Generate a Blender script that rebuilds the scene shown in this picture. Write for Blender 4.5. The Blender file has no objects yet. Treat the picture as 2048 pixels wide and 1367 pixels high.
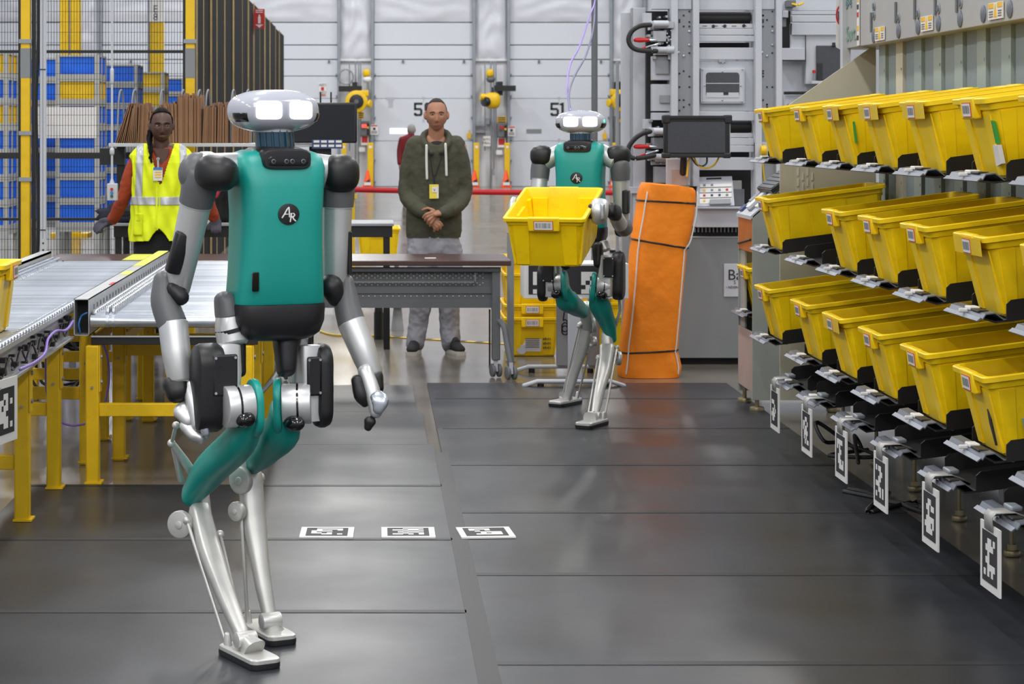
import bpy, bmesh, math, random
from mathutils import Vector, Matrix, Euler
random.seed(7)
C = bpy.context.scene.collection
PI = math.pi
V = Vector
R = math.radians

# ------------------------------------------------------------------ camera, world, lights, exposure
F, CX, CY, H = 4300.0, 745.0, 258.0, 1.55          # focal length in px of a 2048 px wide frame, principal point, eye height
cam_d = bpy.data.cameras.new('camera'); cam = bpy.data.objects.new('camera', cam_d); C.objects.link(cam)
cam.location = (0, 0, H); cam.rotation_euler = (PI/2, 0, 0)
cam_d.sensor_width = 36; cam_d.lens = F/2048*36
cam_d.shift_x = (1024-CX)/2048; cam_d.shift_y = (CY-683.5)/2048
cam_d.clip_end = 300
cam_d.dof.use_dof = True; cam_d.dof.focus_distance = 8.0; cam_d.dof.aperture_fstop = 11
bpy.context.scene.camera = cam
w = bpy.data.worlds.new('world'); bpy.context.scene.world = w; w.use_nodes = True
bg = w.node_tree.nodes['Background']; bg.inputs[0].default_value = (0.88, 0.93, 1.0, 1); bg.inputs[1].default_value = 0.50
def area(x, y, z, sx, sy, p, col=(1, 0.98, 0.95), rx=0):
    d = bpy.data.lights.new('bay_and_fill_light', 'AREA'); d.shape = 'RECTANGLE'; d.size = sx; d.size_y = sy; d.energy = p; d.color = col
    o = bpy.data.objects.new('bay_and_fill_light', d); C.objects.link(o); o.location = (x, y, z); o.rotation_euler = (rx, 0, 0)
for yy, pw in ((-14, 300), (-8, 260), (-2, 170), (5, 150), (12, 150), (19, 150), (27, 170), (36, 200), (45, 200), (53, 200)):  # stronger rows behind the camera are added as front fill
    for xx in (-6.5, -0.6, 5.3):
        area(xx, yy, 8.0, 0.5, 2.4, pw)
vs = bpy.context.scene.view_settings
vs.view_transform = 'Standard'; vs.look = 'None'; vs.gamma = 1; vs.use_curve_mapping = False; vs.exposure = 0.34
bpy.context.scene.display_settings.display_device = 'sRGB'
cy = bpy.context.scene.cycles
cy.max_bounces = 6; cy.diffuse_bounces = 3; cy.glossy_bounces = 3; cy.sample_clamp_indirect = 5; cy.caustics_reflective = False; cy.caustics_refractive = False

# ------------------------------------------------------------------ helpers
def P(x, y, d):                                    # a photograph pixel at depth d -> a point of the hall
    return V(((x-CX)*d/F, d, H-(y-CY)*d/F))
def lin(c):
    return tuple(((v/255)/12.92 if v/255 <= .04045 else ((v/255+.055)/1.055)**2.4) for v in c)
def mk(name, rgb, rough=.5, metal=0., var=.08, scale=6., bump=0., bscale=60., emit=0., spec=.5, coat=0., dirt=None, dirt_amt=.5, rvar=0., objvar=0.):
    m = bpy.data.materials.new(name); m.use_nodes = True
    nt = m.node_tree; b = nt.nodes['Principled BSDF']; L = nt.links.new
    c = lin(rgb) + (1,)
    b.inputs['Roughness'].default_value = rough; b.inputs['Metallic'].default_value = metal
    b.inputs['Specular IOR Level'].default_value = spec
    if coat: b.inputs['Coat Weight'].default_value = coat; b.inputs['Coat Roughness'].default_value = .08
    tc = nt.nodes.new('ShaderNodeTexCoord')
    n = nt.nodes.new('ShaderNodeTexNoise'); n.inputs['Scale'].default_value = scale; n.inputs['Detail'].default_value = 5
    L(tc.outputs['Object'], n.inputs['Vector'])
    hs = nt.nodes.new('ShaderNodeHueSaturation'); hs.inputs['Color'].default_value = c
    mr = nt.nodes.new('ShaderNodeMapRange'); mr.inputs['From Min'].default_value = .3; mr.inputs['From Max'].default_value = .7
    mr.inputs['To Min'].default_value = 1-var; mr.inputs['To Max'].default_value = 1+var
    L(n.outputs['Fac'], mr.inputs['Value'])
    src = mr.outputs['Result']
    if objvar:
        oi = nt.nodes.new('ShaderNodeObjectInfo'); mo = nt.nodes.new('ShaderNodeMapRange')
        mo.inputs['To Min'].default_value = 1-objvar; mo.inputs['To Max'].default_value = 1+objvar
        L(oi.outputs['Random'], mo.inputs['Value'])
        mu = nt.nodes.new('ShaderNodeMath'); mu.operation = 'MULTIPLY'; L(src, mu.inputs[0]); L(mo.outputs['Result'], mu.inputs[1]); src = mu.outputs[0]
    L(src, hs.inputs['Value'])
    col = hs.outputs['Color']
    if dirt:
        n2 = nt.nodes.new('ShaderNodeTexNoise'); n2.inputs['Scale'].default_value = scale*1.7; n2.inputs['Detail'].default_value = 8; n2.inputs['Roughness'].default_value = .7
        L(tc.outputs['Object'], n2.inputs['Vector'])
        m2 = nt.nodes.new('ShaderNodeMapRange'); m2.inputs['From Min'].default_value = .52; m2.inputs['From Max'].default_value = .75; m2.inputs['To Max'].default_value = dirt_amt
        L(n2.outputs['Fac'], m2.inputs['Value'])
        mx = nt.nodes.new('ShaderNodeMix'); mx.data_type = 'RGBA'; L(m2.outputs['Result'], mx.inputs['Factor']); L(col, mx.inputs['A']); mx.inputs['B'].default_value = lin(dirt)+(1,)
        col = mx.outputs['Result']
    L(col, b.inputs['Base Color'])
    if rvar:
        m3 = nt.nodes.new('ShaderNodeMapRange'); m3.inputs['From Min'].default_value = .3; m3.inputs['From Max'].default_value = .7
        m3.inputs['To Min'].default_value = rough-rvar; m3.inputs['To Max'].default_value = rough+rvar
        L(n.outputs['Fac'], m3.inputs['Value']); L(m3.outputs['Result'], b.inputs['Roughness'])
    if emit:
        b.inputs['Emission Color'].default_value = c; b.inputs['Emission Strength'].default_value = emit
    if bump:
        n3 = nt.nodes.new('ShaderNodeTexNoise'); n3.inputs['Scale'].default_value = bscale; n3.inputs['Detail'].default_value = 4
        L(tc.outputs['Object'], n3.inputs['Vector'])
        bp = nt.nodes.new('ShaderNodeBump'); bp.inputs['Strength'].default_value = bump; bp.inputs['Distance'].default_value = .01
        L(n3.outputs['Fac'], bp.inputs['Height']); L(bp.outputs['Normal'], b.inputs['Normal'])
    return m
M = dict(
    concrete=mk('polished_concrete', (116, 109, 99), .17, var=.12, scale=.9, dirt=(84, 76, 68), dirt_amt=.5, rvar=.05, spec=.8),
    mat=mk('rubber_mat', (43, 45, 50), .36, var=.14, scale=1.6, bump=.06, bscale=240, rvar=.07, dirt=(56, 57, 61), dirt_amt=.35, spec=.45),
    tape=mk('seam_tape', (32, 33, 36), .5, scale=3),
    wall=mk('white_wall', (222, 223, 228), .6, var=.03, scale=1.2),
    doorw=mk('white_door', (206, 210, 219), .5, var=.025, scale=.8, dirt=(190, 190, 196), dirt_amt=.25),
    vinyl=mk('white_vinyl', (208, 210, 219), .35, var=.05, scale=1.2, bump=1.0, bscale=2.2),
    seam=mk('dark_seam', (105, 105, 104), .6),
    track=mk('galvanised', (140, 146, 154), .45, .3, var=.1),
    teal=mk('teal_plastic', (20, 150, 140), .40, var=.03, scale=3, bump=.05, bscale=500),
    tealglass=mk('dark_teal_glass', (20, 62, 84), .12, var=.2, scale=12, spec=.8),
    rblack=mk('black_plastic', (26, 26, 28), .42, var=.12, bump=.06, bscale=400),
    rgloss=mk('gloss_black', (12, 12, 14), .12, spec=.6),
    rgrey=mk('grey_plastic', (92, 93, 96), .42, var=.06),
    silver=mk('anodised_silver', (206, 207, 208), .36, .55, var=.05, scale=5),
    dsilver=mk('machined_aluminium', (208, 207, 203), .38, .45, var=.08, scale=14),
    white=mk('gloss_white', (176, 178, 190), .16, var=.01, coat=.5),
    lens=mk('lens_glass', (120, 130, 135), .08, .3, var=.3),
    eye=mk('lit_eye', (238, 240, 255), .4, var=.02, emit=3.2),
    green=mk('green_led', (60, 230, 150), .4, emit=2.),
    red_led=mk('red_led', (255, 60, 50), .4, emit=2.),
    tote=mk('yellow_tote', (255, 214, 0), .42, var=.04, scale=5, dirt=(214, 165, 10), dirt_amt=.40, objvar=.05, bump=.05, bscale=90),
    label=mk('label_white', (226, 224, 222), .5, var=.02),
    labelred=mk('label_red', (205, 70, 50), .5),
    ink=mk('ink', (40, 40, 44), .6),
    lens_tape=mk('clear_tape', (244, 204, 24), .3, var=.1),
    yellow=mk('yellow_paint', (228, 186, 6), .42, var=.06, scale=8, dirt=(170, 130, 10), dirt_amt=.4),
    blue=mk('blue_plastic', (20, 104, 226), .45, var=.12, scale=9, objvar=.08),
    cratey=mk('crate_yellow', (226, 186, 10), .45, var=.1, scale=9),
    frame=mk('crate_grey', (172, 173, 170), .5, var=.06),
    steel=mk('brushed_steel', (176, 179, 184), .30, .85, var=.08, scale=20),
    chrome=mk('roller_steel', (190, 196, 206), .28, .75, var=.10, scale=9, objvar=.22),
    alum=mk('aluminium', (196, 198, 200), .38, .6, var=.06),
    wire=mk('fence_wire', (8, 8, 9), .7, spec=.2), guide=mk('brown_rod', (84, 52, 46), .5), rackg2=mk('rack_blue_grey', (132, 146, 150), .5, var=.08, scale=3),
    black=mk('black_paint', (20, 20, 22), .45, var=.15),
    dark=mk('dark_interior', (34, 33, 34), .7, var=.25, scale=5),
    blackpanel=mk('black_board', (22, 23, 26), .85, var=.12, spec=.15),
    timber=mk('pale_timber', (190, 165, 115), .8, var=.2, scale=3),
    card=mk('cardboard', (150, 112, 82), .75, var=.12, scale=5, objvar=.13),
    brownlam=mk('brown_laminate', (72, 50, 46), .28, var=.1, scale=3),
    tgrey=mk('table_grey', (104, 106, 110), .5, var=.05),
    mgrey=mk('machine_grey', (190, 193, 200), .48, var=.04, scale=2),
    mgrey2=mk('machine_grey_dark', (150, 153, 158), .5, var=.04, scale=2),
    cab=mk('cabinet_grey', (128, 132, 134), .55, var=.04, scale=2),
    rackg=mk('rack_green_grey', (158, 172, 168), .45, var=.06, scale=3),
    rackb=mk('rack_beige', (204, 200, 180), .5, var=.04, scale=3),
    hdr=mk('header_silver', (176, 177, 176), .40, .15, var=.04, scale=3),
    panelb=mk('end_panel', (160, 164, 160), .40, .1, var=.04, scale=2),
    copper=mk('copper_film', (196, 116, 60), .35, .4, var=.12),
    pink=mk('pink_panel', (186, 164, 156), .45, var=.05),
    tray=mk('tray_black', (16, 16, 17), .5, var=.15),
    lip=mk('lip_steel', (116, 122, 134), .42, .5, var=.08),
    duct=mk('grey_tape', (170, 170, 168), .45, .3, var=.06),
    orange=mk('orange_canvas', (252, 138, 8), .6, var=.06, scale=5, bump=.8, bscale=11),
    conew=mk('cone_orange', (250, 84, 26), .5),
    redbelt=mk('red_belt', (196, 22, 34), .55),
    redsign=mk('red_sign', (190, 30, 36), .5),
    rubber=mk('black_rubber', (30, 30, 32), .55),
    purple=mk('purple_cable', (132, 104, 190), .5),
    navy=mk('navy_cable', (60, 58, 110), .5),
    bluec=mk('blue_cable', (50, 120, 190), .5),
    yellowc=mk('yellow_cable', (236, 196, 30), .5),
    greenc=mk('green_cable', (40, 90, 84), .5),
    handle=mk('red_handle', (206, 30, 34), .4),
    screen=mk('dark_screen', (16, 18, 26), .22, var=.05),
    screen2=mk('matte_screen', (66, 68, 74), .4, var=.12, scale=80),
    lit=mk('lit_window', (245, 248, 255), .5, emit=1.6),
    greymark=mk('grey_mark', (178, 180, 190), .6),
    skin_a=mk('skin_tan', (168, 118, 92), .5, var=.05, scale=30),
    skin_b=mk('skin_deep', (84, 58, 48), .45, var=.05, scale=30),
    lip_a=mk('lips_tan', (148, 96, 80), .5), lip_b=mk('lips_deep', (104, 66, 60), .45),
    hair=mk('black_hair', (12, 11, 11), .7, bump=.3, bscale=300, spec=.15),
    buzz=mk('short_hair', (46, 38, 36), .8, bump=.5, bscale=500),
    ghair=mk('grey_hair', (150, 146, 142), .8, bump=.4, bscale=200),
    eyew=mk('eye_white', (168, 160, 156), .3), iris=mk('iris', (30, 22, 18), .2),
    hoodie=mk('green_knit', (70, 70, 55), .9, var=.12, scale=12, bump=.5, bscale=26),
    tee=mk('black_tee', (26, 27, 32), .85),
    cord=mk('white_cord', (220, 218, 212), .8),
    trouser=mk('grey_trousers', (148, 148, 156), .85, var=.07, scale=6, bump=.6, bscale=12),
    shoe=mk('shoe_black', (34, 34, 36), .8), sole=mk('shoe_sole', (206, 202, 196), .6),
    vest=mk('hi_vis', (226, 240, 6), .7, var=.05, scale=8, bump=.35, bscale=16),
    reflect=mk('reflective', (186, 188, 192), .35, .3, var=.05),
    rust=mk('rust_knit', (164, 66, 38), .9, var=.1, scale=10, bump=.4, bscale=30),
    glove=mk('grey_glove', (74, 72, 84), .85, bump=.3, bscale=80),
    pants=mk('black_trousers', (20, 20, 22), .85),
    maroon=mk('maroon_shirt', (120, 30, 36), .85),
    tealtxt=mk('sage_print', (120, 160, 140), .5), bluetxt=mk('slate_print', (110, 130, 160), .5),
    cautiony=mk('caution_yellow', (232, 186, 30), .5),
    tagyellow=mk('tag_yellow', (226, 208, 70), .4),
    bluesign=mk('blue_sign', (46, 66, 110), .5),
    limetape=mk('lime_tape', (214, 216, 90), .4),
)
WL = {}                                            # world location of every object made here
def wl(o): return WL[o.name] if o is not None else V((0, 0, 0))
def setp(o, label=None, cat=None, group=None, kind=None):
    if label: o['label'] = label
    if cat: o['category'] = cat
    if group: o['group'] = group
    if kind: o['kind'] = kind
    return o
def empty(name, loc, label=None, cat=None, group=None, kind=None, parent=None):
    o = bpy.data.objects.new(name, None); C.objects.link(o); o.empty_display_size = .05
    loc = V(loc); o.location = loc - wl(parent)
    if parent: o.parent = parent
    WL[o.name] = loc
    return setp(o, label, cat, group, kind)
def sg(a, p): return math.copysign(abs(a)**p, a)
def ortho(t, side):
    t = t.normalized(); u = V(side); u = u - t*u.dot(t)
    if u.length < 1e-5:
        u = t.orthogonal()
    u.normalize(); return u, t.cross(u).normalized()
class MB:
    def __init__(s): s.v = []; s.f = []; s.m = []
    def add(s, vs, fs, m=0):
        b = len(s.v); s.v += [V(v) for v in vs]
        for f in fs: s.f.append(tuple(i+b for i in f)); s.m.append(m)
        return s
    def box(s, x0, x1, y0, y1, z0, z1, m=0):
        vs = [(x, y, z) for x in (x0, x1) for y in (y0, y1) for z in (z0, z1)]
        return s.add(vs, [(0, 1, 3, 2), (4, 6, 7, 5), (0, 4, 5, 1), (2, 3, 7, 6), (0, 2, 6, 4), (1, 5, 7, 3)], m)
    def obox(s, c, ax, ay, az, m=0):               # oriented box, half axes
        c = V(c); ax = V(ax); ay = V(ay); az = V(az)
        vs = [c+ax*i+ay*j+az*k for i in (-1, 1) for j in (-1, 1) for k in (-1, 1)]
        return s.add(vs, [(0, 1, 3, 2), (4, 6, 7, 5), (0, 4, 5, 1), (2, 3, 7, 6), (0, 2, 6, 4), (1, 5, 7, 3)], m)
    def loft(s, rings, m=0, caps=True, close=False):
        n = len(rings[0]); vs = [p for r in rings for p in r]; fs = []
        k = len(rings)
        for i in range(k if close else k-1):
            for j in range(n):
                a = i*n+j; b = i*n+(j+1) % n; i2 = (i+1) % k
                fs.append((a, b, i2*n+(j+1) % n, i2*n+j))
        if caps and not close:
            fs.append(tuple(range(n))[::-1]); fs.append(tuple((k-1)*n+j for j in range(n)))
        return s.add(vs, fs, m)
    def limb(s, pts, rad, side=(1, 0, 0), n=16, e=2., ends=(1, 1), m=0, seg=0):
        pts = [V(p) for p in pts]; rad = [(r, r) if not isinstance(r, (tuple, list)) else tuple(r) for r in rad]
        if seg:                                    # catmull-rom refinement
            np_, nr = [], []
            for i in range(len(pts)-1):
                p0 = pts[max(i-1, 0)]; p1 = pts[i]; p2 = pts[i+1]; p3 = pts[min(i+2, len(pts)-1)]
                for k in range(seg):
                    t = k/seg
                    np_.append(.5*((2*p1)+(p2-p0)*t+(2*p0-5*p1+4*p2-p3)*t*t+(3*p1-p0-3*p2+p3)*t**3))
                    tt = t*t*(3-2*t); nr.append(tuple(rad[i][q]*(1-tt)+rad[i+1][q]*tt for q in (0, 1)))
            np_.append(pts[-1]); nr.append(rad[-1]); pts, rad = np_, nr
        rings = []
        K = len(pts)
        def rg(c, t, ru, rv):
            u, v = ortho(t, side)
            return [c+u*ru*sg(math.cos(2*PI*j/n), 2/e)+v*rv*sg(math.sin(2*PI*j/n), 2/e) for j in range(n)]
        for i in range(K):
            t = (pts[min(i+1, K-1)]-pts[max(i-1, 0)])
            if i == 0 and ends[0]:
                tt = (pts[1]-pts[0]).normalized(); r = min(rad[0])*ends[0]
                for a in (80, 55, 28):
                    q = math.cos(R(a)); rings.append(rg(pts[0]-tt*r*math.sin(R(a)), tt, rad[0][0]*q, rad[0][1]*q))
            rings.append(rg(pts[i], t, *rad[i]))
            if i == K-1 and ends[1]:
                tt = (pts[-1]-pts[-2]).normalized(); r = min(rad[-1])*ends[1]
                for a in (28, 55, 80):
                    q = math.cos(R(a)); rings.append(rg(pts[-1]+tt*r*math.sin(R(a)), tt, rad[-1][0]*q, rad[-1][1]*q))
        return s.loft(rings, m)
    def cyl(s, c, axis, r, th, n=24, bev=.0, m=0, side=(0, 0, 1), r2=None, e=2.):
        c = V(c); a = V(axis).normalized(); u, v = ortho(a, side); r2 = r if r2 is None else r2
        def rg(o, rr, rs): return [c+a*o+u*rr*sg(math.cos(2*PI*j/n), 2/e)+v*rs*sg(math.sin(2*PI*j/n), 2/e) for j in range(n)]
        h = th/2
        if bev:
            L = [rg(-h, r-bev, r2-bev), rg(-h+bev*.3, r-bev*.3, r2-bev*.3), rg(-h+bev, r, r2), rg(h-bev, r, r2), rg(h-bev*.3, r-bev*.3, r2-bev*.3), rg(h, r-bev, r2-bev)]
        else: L = [rg(-h, r, r2), rg(h, r, r2)]
        return s.loft(L, m)
    def stadium(s, c, axis, long, hl, r, th, bev=.01, n=10, m=0, r_top=None):
        c = V(c); a = V(axis).normalized(); u, v = ortho(a, long)
        rt = r_top or r
        def rg(o, d):
            out = []
            for k in range(n+1): 
                t = -PI/2+PI*k/n; out.append(c+a*o+u*(hl+(rt-d)*math.cos(t))+v*(rt-d)*math.sin(t))
            for k in range(n+1):
                t = PI/2+PI*k/n; out.append(c+a*o+u*(-hl+(r-d)*math.cos(t))+v*(r-d)*math.sin(t))
            return out
        h = th/2
        return s.loft([rg(-h, bev), rg(-h+bev*.3, bev*.3), rg(-h+bev, 0), rg(h-bev, 0), rg(h-bev*.3, bev*.3), rg(h, bev)], m)
    def ell(s, c, ax, ay, az, n=20, k=12, e=2., e2=2., m=0):
        c = V(c); rings = []
        for i in range(1, k):
            ph = -PI/2+PI*i/k; cz = sg(math.sin(ph), 2/e2); cr = abs(math.cos(ph))**(2/e2)
            rings.append([c+V(ax)*cr*sg(math.cos(2*PI*j/n), 2/e)+V(ay)*cr*sg(math.sin(2*PI*j/n), 2/e)+V(az)*cz for j in range(n)])
        return s.loft(rings, m)
    def prism(s, poly, o, ux, uy, un, th, m=0):
        o = V(o); ux = V(ux); uy = V(uy); un = V(un)
        a = [o+ux*p[0]+uy*p[1] for p in poly]; b = [q+un*th for q in a]; n = len(poly)
        return s.add(a+b, [tuple(range(n))[::-1], tuple(range(n, 2*n))]+[(i, (i+1) % n, n+(i+1) % n, n+i) for i in range(n)], m)
    def quadgrid(s, g, m=0):
        n = len(g[0]); return s.add([p for r in g for p in r], [(i*n+j, i*n+j+1, (i+1)*n+j+1, (i+1)*n+j) for i in range(len(g)-1) for j in range(n-1)], m)
    def obj(s, name, mats, parent=None, label=None, cat=None, group=None, kind=None, smooth=35, bevel=0, local=False, seg=2, solid=0):
        me = bpy.data.meshes.new(name)
        if local: c = V((0, 0, 0))
        else:
            lo = V((min(v[i] for v in s.v) for i in range(3))); hi = V((max(v[i] for v in s.v) for i in range(3))); c = (lo+hi)/2
            if parent is None: c.z = lo.z
        me.from_pydata([tuple(v-c) for v in s.v], [], s.f)
        for mm in (mats if isinstance(mats, (list, tuple)) else [mats]): me.materials.append(M[mm] if isinstance(mm, str) else mm)
        me.polygons.foreach_set('material_index', s.m)
        bm = bmesh.new(); bm.from_mesh(me); bmesh.ops.recalc_face_normals(bm, faces=bm.faces); bm.to_mesh(me); bm.free()
        if smooth:
            me.polygons.foreach_set('use_smooth', [True]*len(me.polygons)); me.set_sharp_from_angle(angle=R(smooth))
        o = bpy.data.objects.new(name, me); C.objects.link(o)
        if local:
            if parent: o.parent = parent
            WL[o.name] = V((0, 0, 0))
        else:
            o.location = c - wl(parent); WL[o.name] = c
            if parent: o.parent = parent
        if bevel:
            b = o.modifiers.new('bevel', 'BEVEL'); b.width = bevel; b.segments = seg; b.limit_method = 'ANGLE'; b.angle_limit = R(40)
        if solid:
            b = o.modifiers.new('solid', 'SOLIDIFY'); b.thickness = solid; b.offset = 0
        return setp(o, label, cat, group, kind)
def bx(name, mats, x0, x1, y0, y1, z0, z1, parent=None, **k):
    return MB().box(x0, x1, y0, y1, z0, z1).obj(name, mats, parent, **k)
def copy_tree(o, parent=None):
    c = o.copy(); C.objects.link(c); WL[c.name] = WL[o.name].copy()
    if parent: c.parent = parent
    for ch in o.children: copy_tree(ch, c)
    return c
def rrect(cx, cy_, hx, hy, r, z, n=4):
    out = []
    for sx, sy, a0 in ((1, 1, 0), (-1, 1, 90), (-1, -1, 180), (1, -1, 270)):
        for k in range(n+1):
            a = R(a0+90*k/n); out.append(V((cx+sx*(hx-r)+r*math.cos(a), cy_+sy*(hy-r)+r*math.sin(a), z)))
    return out
def t2m(name, cu):                                 # lettering as real mesh
    t = bpy.data.objects.new(name+'_tmp', cu); C.objects.link(t); dg = bpy.context.evaluated_depsgraph_get()
    me = bpy.data.meshes.new_from_object(t.evaluated_get(dg), depsgraph=dg); bpy.data.objects.remove(t); bpy.data.curves.remove(cu)
    o = bpy.data.objects.new(name, me); C.objects.link(o); return o
def text(name, s, size, loc, ux, uy, mat, parent, ext=.0006, align='CENTER', label=None):
    cu = bpy.data.curves.new(name, 'FONT'); cu.body = s; cu.size = size; cu.extrude = ext; cu.align_x = align; cu.align_y = 'CENTER'; cu.resolution_u = 3
    cu.materials.append(M[mat]); o = t2m(name, cu)
    ux = V(ux).normalized(); uy = V(uy).normalized(); un = ux.cross(uy)
    m = Matrix((ux, uy, un)).transposed().to_4x4(); loc = V(loc); m.translation = loc-wl(parent)
    o.matrix_basis = m; o.parent = parent; WL[o.name] = loc
    if label: o['label'] = label
    o['kind'] = 'stuff' if len(s) > 1 else 'thing'
    return o
EX, EY, EZ = V((1, 0, 0)), V((0, 1, 0)), V((0, 0, 1))
# ------------------------------------------------------------------ setting
YB = 58.0
def wx(x, d=YB): return (x-CX)*d/F
def wz(y, d=YB): return H-(y-CY)*d/F
bx('floor', 'concrete', -30, 40, -4, YB+.2, -.2, 0, kind='structure')
bx('wall_back', 'wall', -30, 40, YB+.15, YB+.4, 0, 9.5, kind='structure')
def puff(name, x0, x1, z0, z1, y, parent, nx=14, nz=22, amp=.09, seed=0):
    rnd = random.Random(seed); ph = [rnd.uniform(0, 6) for _ in range(8)]; g = []
    for i in range(nz+1):
        row = []
        for j in range(nx+1):
            a, b = j/nx, i/nz
            q = (math.sin(PI*a)**.5)*(math.sin(PI*b)**.35)
            wv = .5+.5*math.sin(a*7+ph[0]+2*math.sin(b*9+ph[1]))*math.sin(b*13+ph[2]+1.5*math.sin(a*8+ph[3]))
            row.append((x0+(x1-x0)*a, y-amp*q*(.35+.65*wv), z0+(z1-z0)*b))
        g.append(row)
    return MB().quadgrid(g).obj(name, 'vinyl', parent, smooth=180)
doors = [(-68, 132), (204, 404), (476, 676), (748, 946), (1020, 1220), (1292, 1492)]
cuts = [372.9, 282, 197, 152.5, 119, 90, 45, -60]
for k, (a, b) in enumerate(doors):
    x0, x1 = wx(a), wx(b)
    d = bx('door_%d' % (k+1), 'seam', x0, x1, YB+.08, YB+.14, 0, wz(-60), kind='structure')
    for i in range(7):
        z0, z1 = wz(cuts[i]), wz(cuts[i+1])
        if cuts[i] == 45: puff('insulation', x0, x1, z0+.02, z1, YB+.06, d, 26, 16, .10, k)
        else:
            gap = .012 if i > 2 else .004
            bx('door_section', 'doorw', x0, x1, YB+.03, YB+.075, z0+gap, z1-gap, d, bevel=.01)
    for (mx, my) in ((a+58, 122.5), (b-18, 122.5)):
        bx('latch', 'seam', wx(mx-2), wx(mx+2), YB-.02, YB+.03, wz(my+3), wz(my-2), d)
    for e in (a-3.5, b+1.5):
        t = bx('trim_%d' % (2*k+(e > a)+1), 'track', wx(e-2.6), wx(e+3.4), YB-.10, YB+.08, 0, wz(-60), kind='structure', bevel=.01)
        for q in range(6):
            bx('bracket', 'track', wx(e-6 if e > a else e+2), wx(e-2 if e > a else e+7), YB-.06, YB+.03, wz(365-q*43), wz(362-q*43), t)
for k, (a, b) in enumerate(((132, 204), (404, 476), (676, 748), (946, 1020), (1220, 1292))):
    p = bx('trim_%d' % (20+k), 'wall', wx(a+5), wx(b-6), YB+.05, YB+.15, wz(122), wz(121)+.05, kind='structure')
    puff('insulation', wx(a+5), wx(b-6), wz(121.5), wz(-60), YB+.08, p, 12, 26, .16, 20+k)

# floor mats (4 ft by 6 ft) and the tape over their seams
XR0, XR1 = .33, 2.15
def fmat(x0, x1, y0, y1, label):
    o = bx('floor_mat', 'mat', x0, x1, y0, y1, 0, .009, label=label, cat='mat', group='black rubber mats on the floor')
    return o
rows_r = [3.75, 4.97, 6.206, 7.447, 8.656, 9.874, 11.09, 12.31, 13.07]
names_r = ['nearest the camera', 'second nearest', 'third', 'fourth', 'fifth', 'sixth', 'seventh', 'short last']
for i in range(8):
    fmat(XR0+.002, XR1, rows_r[i]+.002, rows_r[i+1]-.002, 'black rubber floor mat in the column along the rack, %s piece' % names_r[i])
rows_l = [3.2, 4.42, 5.65, 6.871, 8.083, 9.30]
names_l = ['nearest the camera', 'second nearest', 'third', 'fourth, under the three flat tags', 'fifth, under the conveyor leg']
for i in range(5):
    fmat(-1.5, XR0-.002, rows_l[i]+.002, rows_l[i+1]-.002, 'black rubber floor mat left of the long seam, %s' % names_l[i])
for i, (y0, y1) in enumerate(((9.30, 10.51), (10.51, 11.73), (11.73, 12.95))):
    fmat(-.58, XR0-.03-.03*i, y0+.002, y1-.002, 'narrower black mat beside the conveyor, %s toward the table' % ('first', 'second', 'third')[i])
def seamtape(x0, x1, y0, y1, label):
    bx('seam_tape', 'tape', x0, x1, y0, y1, .009, .0105, label=label, cat='tape', group='tape strips over mat seams')
for i in range(1, 8):
    seamtape(XR0+.03, XR1, rows_r[i]-.022, rows_r[i]+.022, 'dark tape strip across the rack side mats, %d%s from the camera' % (i, ('st', 'nd', 'rd')[i-1] if i < 4 else 'th'))
for i in range(1, 6):
    seamtape(-1.5, XR0-.03, rows_l[i]-.02, rows_l[i]+.02, 'dark tape strip across the left mats, %d%s from the camera' % (i, ('st', 'nd', 'rd')[i-1] if i < 4 else 'th'))
seamtape(XR0-.035, XR0+.03, 3.3, 10.25, 'long dark tape strip running lengthwise between the two mat columns')

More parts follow.
